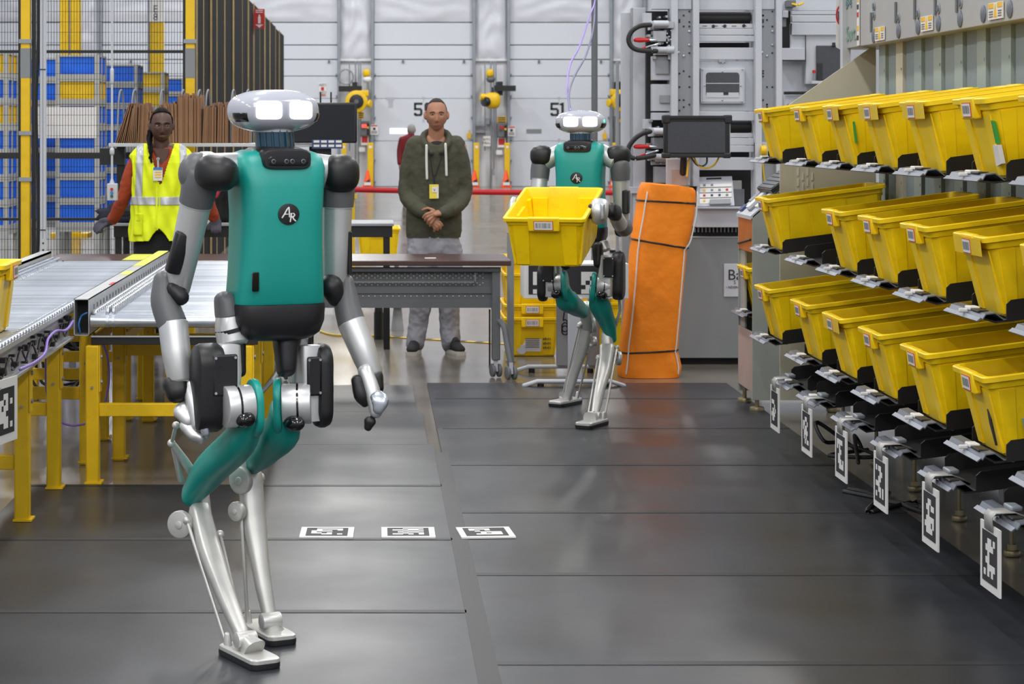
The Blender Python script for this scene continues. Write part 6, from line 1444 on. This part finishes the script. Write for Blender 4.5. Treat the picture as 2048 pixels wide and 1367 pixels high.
# ------------------------------------------------------------------ people
def gauss(x, s): return math.exp(-(x/s)**2)
def head_verts(n=72, k=56, jaw=.36, full=1.):
    out = []
    for i in range(1, k):
        ph = -PI/2+PI*i/k; row = []
        for j in range(n):
            th = 2*PI*j/n; dx = math.cos(ph)*math.sin(th); dy = -math.cos(ph)*math.cos(th); dz = math.sin(ph)
            X, Y, Z = .0745*dx, .095*dy, .118*dz
            if Z < -.01:
                t = (-.01-Z)/.108; X *= 1-jaw*t**1.6
                Y *= 1-.10*t if dy < 0 else 1-.45*t
            if Z > .02: X *= 1+.03*math.sin((Z-.02)/.098*PI)
            if dy < 0:
                Y = -abs(Y)**.92*(.095**.08)
                q = max(0, min(1, -dy*2.2)); Z0 = Z; Z = Z+.011
                nz = 0
                if -.052 < Z < .028:
                    t = (.026-Z)/.062
                    nz = (.003+.0155*max(0, t)**1.25)*gauss(X, .0075+.005*max(0, t))*(1 if Z > -.036 else max(0, 1-(-.036-Z)/.010))
                soc = -.0095*(gauss(abs(X)-.031, .015))*gauss(Z-.010, .011)
                brow = .0045*gauss(Z-.029, .008)*gauss(X, .05)
                lips = .0045*gauss(Z+.060, .011)*gauss(X, .021)-.0045*gauss(Z+.0595, .0028)*gauss(X, .022)
                chin = .006*gauss(Z+.100, .014)*gauss(X, .02)-.003*gauss(Z+.080, .007)*gauss(X, .02)
                chk = .0045*gauss(abs(X)-.044, .016)*gauss(Z+.018, .02)*full
                chin = .006*gauss(Z0+.100, .014)*gauss(X, .02)
                Y -= q*(nz+soc+brow+lips+chin+chk); Z = Z0
            row.append(V((X, Y, Z)))
        out.append(row)
    return out
def person(cfg):
    D = cfg['D']
    def Q(p, o=0.): return P(p[0], p[1], D+(p[2] if len(p) > 2 else 0)+o)
    base = Q(cfg['base']); base.z = 0
    e = empty('person', base, cfg['label'], 'person')
    hc = Q(cfg['head']); ry = cfg.get('hyaw', 0); rp = cfg.get('hpitch', 0); sc = cfg.get('hs', 1.)
    Rm = Matrix.Rotation(ry, 3, 'Z') @ Matrix.Rotation(rp, 3, 'X')
    def HT(v): return hc+Rm @ (V(v)*sc)
    mb = MB()
    hv = head_verts(jaw=cfg.get('jaw', .36)); mb.loft([[HT(v) for v in r] for r in hv])
    for s in (-1, 1):                                            # ears
        mb.ell(HT((s*.076, .012, .0)), Rm @ V((s*.015, .007, 0))*sc, Rm @ V((-.006*s, .020, 0))*sc, Rm @ V((0, .006, .034))*sc, n=14, k=10)
    mb.limb([HT((0, .022, -.06)), Q(cfg['neck'])], [(.052, .056), (.060, .060)], n=20, ends=(.5, .5))
    for pts, rr in cfg['body']: mb.limb([Q(p) for p in pts], rr, n=24, e=2.3, ends=(.6, .6), seg=3)
    for pts, rr in cfg['hands']: mb.limb([Q(p) for p in pts], rr, n=10, ends=(.9, .9), seg=2)
    def remesh(mb_, name, mat, vox, parent, sm=0, disp=0, dsc=.1):
        o = mb_.obj(name, mat, parent, smooth=180)
        r = o.modifiers.new('merge', 'REMESH'); r.mode = 'VOXEL'; r.voxel_size = vox; r.use_smooth_shade = True
        if sm:
            s_ = o.modifiers.new('smooth', 'SMOOTH'); s_.factor = .5; s_.iterations = sm
        if disp:
            tx = bpy.data.textures.new(name+'_folds', 'CLOUDS'); tx.noise_scale = dsc; tx.noise_depth = 2
            dm_ = o.modifiers.new('folds', 'DISPLACE'); dm_.texture = tx; dm_.strength = disp; dm_.mid_level = .5; dm_.texture_coords = 'GLOBAL'
        dg = bpy.context.evaluated_depsgraph_get(); ev = o.evaluated_get(dg)
        me = bpy.data.meshes.new_from_object(ev, depsgraph=dg); o.modifiers.clear(); old = o.data; o.data = me
        if not len(me.materials): me.materials.append(M[mat] if isinstance(mat, str) else mat)
        me.polygons.foreach_set('use_smooth', [True]*len(me.polygons)); me.polygons.foreach_set('material_index', [0]*len(me.polygons))
        return o
    body = remesh(mb, 'body', cfg['skin'], cfg.get('vox', .0045), e, 1)
    # face details
    for s in (-1, 1):
        if cfg.get('back'): break
        c = HT((s*.0305, -.0770, -.0005))
        ey = MB().ell(c, Rm @ V((.0135, 0, 0))*sc, Rm @ V((0, .0085, 0))*sc, Rm @ V((0, 0, cfg.get('eyeh', .0052)))*sc, n=16, k=10).obj('eye', 'eyew', e, smooth=180)
        MB().ell(c+Rm @ V((cfg.get('gaze', 0), -.0062, -.0005))*sc, Rm @ V((.0055, 0, 0))*sc, Rm @ V((0, .003, 0))*sc, Rm @ V((0, 0, cfg.get('eyeh', .0052)*.95))*sc, n=14, k=8).obj('iris', 'iris', ey, smooth=180)
        MB().limb([HT((s*.0165, -.0845, .0050)), HT((s*.031, -.0855, .0070)), HT((s*.046, -.0745, .0030))], [(.0030, .0026)]*3, n=8, seg=3).obj('eyelid', cfg['skin'], e)
        MB().limb([HT((s*.013, -.0925, .0140)), HT((s*.031, -.0905, .0185)), HT((s*.049, -.0760, .0130))], [(.0038, .0026), (.0040, .0028), (.0024, .002)], n=8, seg=3).obj('eyebrow', cfg.get('brow', 'buzz'), e)
    if not cfg.get('back'):
        MB().limb([HT((-.024, -.0815, -.0710)), HT((-.008, -.0890, -.0690)), HT((0, -.0895, -.0700)), HT((.008, -.0890, -.0690)), HT((.024, -.0815, -.0710))], [(.0018, .002), (.0032, .003), (.0030, .003), (.0032, .003), (.0018, .002)], n=8, seg=3).limb([HT((-.020, -.0820, -.0740)), HT((0, -.0890, -.0765)), HT((.020, -.0820, -.0740))], [(.002, .002), (.0038, .003), (.002, .002)], n=8, seg=4).obj('lips', cfg['lips'], e)
    # hair cap grown from the scalp
    hv2 = head_verts(48, 48, cfg.get('jaw', .36)); g = MB(); off = cfg.get('hoff', .003)
    idx = {}
    def hairy(v):
        if v.z > .105: return True
        fr_ = cfg.get('hairline', .062)-(abs(v.x)/.075)**3*.035
        if v.y < -.02: return v.z > fr_
        if v.y < .012: return v.z > .040-(v.y+.02)*1.7
        return v.z > cfg.get('nape', -.055)
    vs_ = []; n_ = len(hv2[0])
    for i, r in enumerate(hv2):
        for j, v in enumerate(r):
            rib = cfg.get('rows', 0)
            o_ = off+(rib*(abs(math.sin(math.atan2(v.x, .03+abs(v.z-.02))*9))) if rib else 0)
            vs_.append(HT(v+v.normalized()*o_))
    fs = []
    for i in range(len(hv2)-1):
        for j in range(n_):
            a = hv2[i][j]; b = hv2[i+1][(j+1) % n_]
            if hairy((a+b)/2): fs.append((i*n_+j, i*n_+(j+1) % n_, (i+1)*n_+(j+1) % n_, (i+1)*n_+j))
    top = len(vs_); vs_.append(HT((0, 0, .118+off))); k_ = (len(hv2)-1)*n_
    for j in range(n_): fs.append((k_+j, k_+(j+1) % n_, top))
    uu = sorted({i for f_ in fs for i in f_}); mp = {a: b for b, a in enumerate(uu)}
    MB().add([vs_[i] for i in uu], [tuple(mp[i] for i in f_) for f_ in fs]).obj('hair', cfg['hairmat'], e, smooth=180, solid=.002)
    return e, Q, HT, remesh
# --- man in the green hooded top
D = 14.87
man = dict(D=D, base=(868, 707), head=(873, 230, -.02), hs=.98, hpitch=R(-2), hyaw=R(0), neck=(872, 285, .02), skin='skin_a', lips='lip_a', hairmat='buzz', hairline=.090, hoff=.0022, label='man in a green hooded top and grey trousers, hands clasped, behind the table', eyeh=.0036,
 body=[([(871, 280, .03), (869, 330, .03), (868, 420, .03), (868, 480, .03)], [(.10, .07), (.15, .10), (.14, .10), (.15, .10)]),
       ([(826, 292, .03), (815, 385, .02), (858, 430, -.18)], [.05, .04, .028]), ([(918, 292, .03), (928, 385, .02), (884, 428, -.2)], [.05, .04, .028]),
       ([(845, 490, .03), (843, 590, .02), (830, 690, .0)], [.08, .055, .04]), ([(895, 490, .03), (898, 590, .02), (902, 690, .0)], [.08, .055, .04])],
 hands=[([(882, 425, -.20), (868, 427, -.215)], [(.030, .02), (.036, .018)]), ([(868, 421, -.22), (856, 416, -.215), (845, 420, -.20)], [.012, .011, .009]),
        ([(866, 424, -.225), (852, 428, -.235), (846, 435, -.215)], [.0105, .010, .008]), ([(867, 428, -.225), (854, 434, -.235), (850, 441, -.215)], [.0105, .010, .008]),
        ([(868, 432, -.225), (858, 440, -.235), (855, 447, -.215)], [.0105, .010, .008]), ([(870, 435, -.22), (862, 446, -.23), (860, 452, -.21)], [.0095, .009, .008]),
        ([(852, 428, -.18), (866, 444, -.19)], [(.028, .02), (.034, .02)]), ([(868, 440, -.20), (880, 444, -.205), (885, 451, -.19)], [.0105, .010, .008]),
        ([(867, 444, -.205), (878, 450, -.21), (881, 457, -.195)], [.0105, .010, .008]), ([(866, 447, -.205), (874, 454, -.21), (875, 460, -.195)], [.0105, .0095, .008]), ([(864, 449, -.2), (869, 457, -.205), (868, 462, -.19)], [.0095, .009, .008]),
        ([(862, 438, -.19), (872, 436, -.195), (878, 438, -.19)], [.011, .010, .008])])
e, Q, HT, remesh = person(man)
mb = MB()
tr = [(474, 867, 53, .115), (468, 867, 55, .122), (460, 867, 56, .128), (430, 868, 56, .130), (380, 869, 53, .125), (330, 870, 54, .122), (302, 871, 54, .118), (292, 871, 48, .108), (286, 872, 36, .09), (283, 872, 24, .07)]
mb.loft([[Q((cx_, y, .03))+V((hw*D/F*sg(math.cos(2*PI*j/40), .8), dp*sg(math.sin(2*PI*j/40), .8), 0)) for j in range(40)] for y, cx_, hw, dp in tr])
mb.limb([Q((832, 290, .03)), Q((820, 330, .03)), Q((813, 385, .02)), Q((830, 412, -.08)), Q((852, 425, -.17))], [(.070, .085), (.064, .075), (.058, .062), (.054, .056), (.042, .042)], n=24, seg=4)
mb.limb([Q((910, 290, .03)), Q((922, 330, .03)), Q((928, 385, .02)), Q((912, 412, -.09)), Q((886, 425, -.19))], [(.070, .085), (.064, .075), (.058, .062), (.054, .056), (.042, .042)], n=24, seg=4)
hp_ = [(862, 306, -.10), (849, 288, -.06), (849, 272, .02), (872, 266, .10), (895, 272, .02), (896, 288, -.06), (884, 304, -.10)]
mb.limb([Q(p) for p in hp_], [(.018, .026), (.024, .034), (.026, .04), (.03, .045), (.026, .04), (.024, .034), (.018, .026)], n=16, seg=4)
remesh(mb, 'hooded_top', 'hoodie', .0075, e, 3, .014, .07)
mb = MB().limb([Q((867, 463, .03)), Q((867, 474, .03))], [(.192, .124), (.188, .120)], n=40, e=2.5, ends=(0, 0)); mb.obj('waistband', 'hoodie', e)
MB().ell(Q((873, 288, -.005)), V((.062, 0, 0)), V((0, .066, 0)), V((0, 0, .026)), n=24, k=10).obj('tee_collar', 'tee', e)
for s, pts in ((0, [(853, 291, -.128), (853, 320, -.125), (854, 357, -.118)]), (1, [(891, 288, -.128), (892, 315, -.125), (893, 350, -.118)])): MB().limb([Q(p) for p in pts], [.0085]*3, n=8, seg=3).obj('drawstring', 'cord', e)
mb = MB()
mb.limb([Q((867, 462, .03)), Q((867, 490, .03)), Q((868, 506, .03))], [(.175, .115), (.185, .125), (.19, .12)], n=32, e=2.4, ends=(0, 0))
for pts, rr in (([(843, 490, .03), (842, 540, .02), (842, 600, .0), (836, 650, .02), (831, 684, .0), (830, 694, -.01)], [(.10, .115), (.092, .105), (.076, .085), (.068, .08), (.066, .08), (.06, .075)]),
                ([(894, 490, .03), (896, 540, .02), (898, 600, .0), (899, 650, .02), (902, 684, .0), (904, 692, -.01)], [(.10, .115), (.092, .105), (.074, .085), (.068, .08), (.066, .08), (.06, .075)])):
    mb.limb([Q(p) for p in pts], rr, n=24, ends=(0, .3), seg=4)
for s, x in ((-1, 822), (1, 918)): mb.obox(Q((x, 520, .02)), V((.022, 0, 0)), V((0, .07, 0)), V((0, 0, .075)))
remesh(mb, 'trousers', 'trouser', .0075, e, 3, .020, .06)
def shoe(par, heel, toe, z0=.0):
    h, t = V(heel), V(toe); u = (t-h).normalized(); L_ = (t-h).length; sd = V((u.y, -u.x, 0))
    so = MB()
    outl = [(0, .032), (.06, .036), (.14, .034), (.20, .042), (.25, .045), (.285, .036), (.30, .018)]
    def rg(zz, k): 
        a = [h+u*(x*L_/.30)+sd*(w_*k)+V((0, 0, zz)) for x, w_ in outl]; b = [h+u*(x*L_/.30)-sd*(w_*k)+V((0, 0, zz)) for x, w_ in reversed(outl)]; return a+b
    sh = MB().limb([h+u*.03+V((0, 0, .075)), h+u*.09+V((0, 0, .072)), h+u*(L_*.55)+V((0, 0, .056)), h+u*(L_*.82)+V((0, 0, .042)), h+u*(L_*.94)+V((0, 0, .034))], [(.032, .045), (.036, .05), (.039, .038), (.040, .026), (.028, .018)], side=sd, n=18, ends=(.8, .7), seg=3).limb([h+u*.05+V((0, 0, .07)), h+u*.05+V((0, 0, .12))], [(.034, .045), (.036, .046)], side=sd, n=16, ends=(0, 0)).obj('shoe', 'shoe', par)
    MB().loft([rg(.0, .96), rg(.012, 1.02), rg(.028, 1.0)]).obj('sole', 'sole', sh)
for hx, tx, ty in ((834, 822, 712), (898, 924, 711)):
    a = Q((hx, 690, .07)); b = P(tx, ty, 6665/(ty-CY)); a.z = b.z = 0; a.y = b.y+(.25 if hx < 850 else .19); shoe(e, a, b+(b-a)*.0)
bd = MB()
for a, b in (((858, 300, -.115), (866, 352, -.118)), ((888, 300, -.115), (871, 352, -.118))): bd.limb([Q(a), Q(((a[0]+b[0])/2, 326, -.122)), Q(b)], [(.0035, .002)]*3, n=6, seg=3)
bd.limb([Q((868.5, 350, -.12)), Q((868.5, 368, -.125))], [(.005, .002)]*2, n=6)
cd = empty('visitor_badge', Q((868.5, 398, -.12)), 'yellow badge on a dark lanyard hanging on the green hooded top', 'badge')
bd.obj('lanyard', 'tee', cd)
MB().obox(Q((868, 383, -.126)), V((.032, 0, 0)), V((0, .0025, 0)), V((0, 0, .049))).obj('badge_card', 'tagyellow', cd, bevel=.003)
MB().obox(Q((869, 379, -.130)), V((.016, 0, 0)), V((0, .001, 0)), V((0, 0, .018))).obj('badge_photo', 'label', cd); text('badge_letter', 'V', .026, Q((869, 380, -.132)), EX, EZ, 'bluesign', cd)
MB().obox(Q((875.5, 384, -.129)), V((.006, 0, 0)), V((0, .001, 0)), V((0, 0, .04))).obj('badge_strip', 'cord', cd)

# --- woman in the hi-vis vest
D = 14.6
wom = dict(D=D, base=(323, 714), head=(323, 251, -.02), hs=1.0, hyaw=R(10), hpitch=R(0), neck=(323, 304, .01), skin='skin_b', lips='lip_b', hairmat='hair', hairline=.088, hoff=.004, rows=.003, jaw=.20, brow='hair', gaze=.003, label='woman in a yellow reflective vest and rust top leaning on the bench behind her',
 body=[([(323, 296, .03), (322, 340, .03), (322, 420, .03), (322, 500, .03)], [(.10, .07), (.14, .10), (.14, .10), (.16, .11)]),
       ([(276, 312, .03), (250, 385, .06), (222, 440, .22)], [.05, .038, .028]), ([(372, 312, .03), (408, 380, .08), (430, 438, .25)], [.05, .038, .028]),
       ([(303, 500, .03), (302, 610, .02), (302, 700, .02)], [.08, .055, .04]), ([(344, 500, .03), (344, 610, .02), (344, 700, .02)], [.08, .055, .04])],
 hands=[([(222, 440, .22), (212, 446, .24)], [(.03, .02), (.03, .02)]), ([(430, 438, .25), (430, 446, .25)], [(.03, .02), (.03, .02)])])
e, Q, HT, remesh = person(wom)
# gloves
for nm, chains in (('glove', [([(226, 441, .20), (212, 444, .215), (203, 447, .22)], [(.030, .028), (.040, .026), (.036, .020)]), ([(203, 443, .22), (194, 447, .215), (189, 456, .21), (190, 462, .21)], [.0125, .012, .011, .010]), ([(204, 446, .21), (196, 452, .20), (193, 461, .195), (194, 466, .195)], [.0125, .012, .011, .010]),
                                  ([(205, 449, .20), (199, 456, .19), (197, 464, .185)], [.0125, .012, .010]), ([(207, 451, .20), (203, 458, .185), (202, 464, .18)], [.0115, .011, .009]), ([(213, 448, .19), (204, 455, .18), (199, 462, .175)], [.013, .012, .010])]),
                   ('glove', [([(429, 437, .22), (431, 444, .225), (432, 452, .22)], [(.032, .026), (.042, .026), (.040, .022)])]+[([(424+i*5.2, 452, .21), (424+i*5.2, 460, .195), (424.5+i*5, 466-abs(i-1.5)*1.2, .20)], [.0125, .012, .010]) for i in range(4)]+[([(422, 446, .21), (417, 452, .2), (416, 459, .2)], [.013, .012, .010])])):
    mb = MB()
    for pts, rr in chains: mb.limb([Q(p) for p in pts], rr, n=12, ends=(.9, .9), seg=2)
    remesh(mb, nm, 'glove', .004, e, 1)
# rust top
mb = MB()
tr = [(452, 322, 50, .125), (430, 322, 48, .12), (390, 322, 47, .118), (350, 323, 48, .118), (322, 323, 53, .112), (308, 323, 50, .10), (300, 323, 36, .085), (294, 323, 24, .07)]
mb.loft([[Q((cx_, y, .03))+V((hw*D/F*sg(math.cos(2*PI*j/40), .8), dp*sg(math.sin(2*PI*j/40), .8), 0)) for j in range(40)] for y, cx_, hw, dp in tr])
mb.limb([Q((282, 312, .03)), Q((264, 345, .04)), Q((249, 390, .07)), Q((236, 420, .14)), Q((226, 438, .20))], [(.062, .07), (.056, .06), (.048, .05), (.044, .045), (.040, .040)], n=22, seg=4)
mb.limb([Q((366, 312, .03)), Q((388, 345, .05)), Q((408, 385, .09)), Q((420, 415, .17)), Q((429, 436, .23))], [(.062, .07), (.056, .06), (.048, .05), (.044, .045), (.040, .040)], n=22, seg=4)
remesh(mb, 'knit_top', 'rust', .0075, e, 3, .012, .05)
# V of skin at the neckline
MB().prism([(-.055, .05), (.055, .05), (.03, -.03), (.004, -.075)], Q((323, 312, -.082)), EX, EZ, V((0, 1, .0)), .02).obj('neckline_skin', 'skin_b', e, smooth=0)
# vest: shell of the trunk with V neck, arm holes and rounded hems
VS = [(486, 321, 62, .165), (460, 321, 61, .162), (430, 322, 58, .155), (390, 322, 57, .148), (350, 323, 60, .146), (325, 323, 62, .142), (310, 323, 61, .13), (300, 323, 54, .112), (292, 323, 44, .09), (287, 323, 34, .07)]
def vrow(y):
    for i in range(len(VS)-1):
        if VS[i][0] >= y >= VS[i+1][0]:
            t = (VS[i][0]-y)/(VS[i][0]-VS[i+1][0]); return [VS[i][q]*(1-t)+VS[i+1][q]*t for q in (1, 2, 3)]
    return VS[-1][1:]
def vs_pt(a, y, off=0.):
    cx_, hw, dp = vrow(y); wv = .006*math.sin(a*9+y*.05)+.004*math.sin(a*17-y*.09)
    return Q((cx_, y, .03))+V(((hw*D/F+off+wv)*sg(math.cos(a), .75), (dp+off+wv)*sg(math.sin(a), .75), 0))
NA, NY = 300, 210
def vok(a, y):
    p = vs_pt(a, y); px = CX+p.x*F/p.y; front = math.sin(a) < 0
    if front:
        if y < 368:
            k = (368-y)/(368-285); cxv = 320+k*3
            if abs(px-cxv) < 2+k*25: return False
        if y > 454:
            if abs(px-318) < ((y-454)/32)**.6*27-3: return False
        lim = 478+((abs(px-318))/50)*3
        if y > lim: return False
    elif y > 480: return False
    if 312 < y < 362 and abs(math.cos(a)) > .90-.0*y: 
        return (abs(math.cos(a)) < .90+.10*abs((y-337)/25)**2)
    return True
def vest_mesh(test, off):
    vs_, fs = [], []; ys = [486-(486-287)*i/NY for i in range(NY+1)]
    for y in ys:
        for j in range(NA): vs_.append(vs_pt(2*PI*j/NA, y, off))
    for i in range(NY):
        for j in range(NA):
            a = 2*PI*(j+.5)/NA; y = (ys[i]+ys[i+1])/2
            if vok(a, y) and test(a, y): fs.append((i*NA+j, i*NA+(j+1) % NA, (i+1)*NA+(j+1) % NA, (i+1)*NA+j))
    uu = sorted({i for f_ in fs for i in f_}); mp = {a: b for b, a in enumerate(uu)}
    return MB().add([vs_[i] for i in uu], [tuple(mp[i] for i in f_) for f_ in fs])
vest = vest_mesh(lambda a, y: True, .0).obj('reflective_vest', 'vest', e, smooth=180, solid=.004)
def pxof(a, y): p = vs_pt(a, y); return CX+p.x*F/p.y
def vstripe(a, y):
    px = pxof(a, y); k = (390-y)/100
    return y < 394 and y > 286 and (abs(px-(278+k*3.5)) < 6.5 or abs(px-(368-k*3.5)) < 6.5)
vest_mesh(lambda a, y: vstripe(a, y) and math.cos(a) < 0, .005).obj('reflective_band', 'reflect', vest, smooth=180, solid=.002); vest_mesh(lambda a, y: vstripe(a, y) and math.cos(a) >= 0, .005).obj('reflective_band', 'reflect', vest, smooth=180, solid=.002)
vest_mesh(lambda a, y: 392 < y < 408 and not (math.sin(a) < 0 and abs(pxof(a, y)-319) < 1.5), .0055).obj('reflective_band', 'reflect', vest, smooth=180, solid=.002)
MB().limb([vs_pt(-PI/2-.03, y, .006) for y in (368, 390, 420, 453)], [(.006, .003)]*4, n=8).obj('zip', 'vest', vest)
g = []
for i in range(9):
    y = 425+i*1.8; g.append([vs_pt(-PI/2-(.42+.055*j), y+(3*math.sin(j/7*PI) if i == 8 else 0), .011-.0006*i) for j in range(8)])
MB().quadgrid(g).obj('pocket_flap', 'vest', vest, smooth=180, solid=.004)
g = [[vs_pt(-PI/2-(.44+.05*j), 437+i*4, .007) for j in range(8)] for i in range(9)]; MB().quadgrid(g).obj('pocket', 'vest', vest, smooth=180, solid=.003)
# braids
for k, pts in enumerate((((301, 262, .0), (298, 280, -.06), (300, 300, -.115), (302, 318, -.125), (303, 324, -.125)), ((304, 268, .02), (302, 285, -.05), (304, 300, -.12), (301, 312, -.125), (299, 316, -.125)), ((299, 258, .02), (295, 275, -.02), (298, 292, -.10), (300, 306, -.125)))):
    q = []
    for a, b in zip(pts[:-1], pts[1:]):
        for t in range(4): q.append(tuple(a[i]+(b[i]-a[i])*t/4 for i in range(3)))
    q.append(pts[-1]); MB().limb([Q(p) for p in q], [.0105 if i % 2 else .0075 for i in range(len(q))], n=8).obj('braid', 'hair', e)
# trousers and boots
mb = MB().limb([Q((322, 462, .03)), Q((322, 490, .03)), Q((322, 510, .03))], [(.175, .12), (.185, .13), (.185, .13)], n=32, e=2.4, ends=(0, 0))
for x in (301, 345): mb.limb([Q((x, 495, .03)), Q((x, 600, .02)), Q((x, 695, .02))], [(.10, .11), (.075, .085), (.055, .06)], n=22, ends=(0, .2), seg=4)
remesh(mb, 'trousers', 'pants', .008, e, 2, .01, .06)
for x in (300, 346):
    a = V((wx(x, D), D+.1, 0)); shoe(e, a, a+V(((x-323)*.0012, -.27, 0)))
bd = empty('staff_badge', Q((315, 362, -.13)), 'white badge with a blue top clipped on the reflective vest', 'badge')
MB().cyl(Q((316, 318, -.10)), EY, .013, .012, 16, .003).limb([Q((316, 321, -.106)), Q((316, 335, -.128))], [(.006, .002)]*2, n=6).obj('badge_reel', 'mgrey2', bd)
bc = MB().obox(Q((315.5, 348, -.14)), V((.032, 0, 0)), V((0, .002, 0)), V((0, 0, .045))).obj('badge_card', 'label', bd, bevel=.003)
MB().obox(Q((315.5, 337, -.144)), V((.030, 0, 0)), V((0, .001, 0)), V((0, 0, .008))).obj('blue_band', 'bluec', bc)
mb = MB()
for i in range(3): mb.obox(Q((316, 344+i*5, -.143)), V((.022, 0, 0)), V((0, .001, 0)), V((0, 0, .004)))
mb.obj('print', 'cautiony', bc)
# --- visitor far away by the dock
D = 43.0
far = dict(D=D, base=(819, 413), head=(823, 260, 0), hyaw=R(170), neck=(822, 270, .02), skin='skin_a', lips='lip_a', hairmat='ghair', hairline=.05, hoff=.008, back=True, vox=.01, label='grey haired person in a maroon shirt standing far back by dock door 50',
 body=[([(820, 276, .0), (819, 300, 0), (819, 330, 0)], [(.15, .08), (.15, .1), (.15, .1)]), ([(803, 277, 0), (799, 300, 0), (800, 330, -.1)], [.045, .04, .03]), ([(837, 277, 0), (841, 300, 0), (840, 330, -.1)], [.045, .04, .03]), ([(812, 330, 0), (812, 405, 0)], [.07, .05]), ([(827, 330, 0), (827, 405, 0)], [.07, .05])],
 hands=[([(800, 330, -.1), (800, 338, -.12)], [(.03, .02), (.025, .02)]), ([(840, 330, -.1), (840, 338, -.12)], [(.03, .02), (.025, .02)])])
e, Q, HT, remesh = person(far)
mb = MB().limb([Q((822, 272, .0)), Q((820, 279, .0)), Q((819, 300, 0)), Q((819, 338, 0))], [(.08, .08), (.17, .10), (.175, .12), (.18, .13)], n=28, seg=3)
for pts in ([(804, 279, 0), (799, 300, 0), (799, 326, -.1)], [(836, 279, 0), (841, 300, 0), (841, 326, -.1)]): mb.limb([Q(p) for p in pts], [.065, .055, .045], n=16, seg=3)
remesh(mb, 'shirt', 'maroon', .014, e, 2)
mb = MB()
for x in (812, 827): mb.limb([Q((x, 330, 0)), Q((x, 408, 0))], [(.1, .11), (.07, .08)], n=16)
remesh(mb, 'trousers', 'pants', .014, e, 2)
for x in (812, 827):
    a = V((wx(x, D), D-.1, 0)); shoe(e, a, a+V((0, .26, 0)))
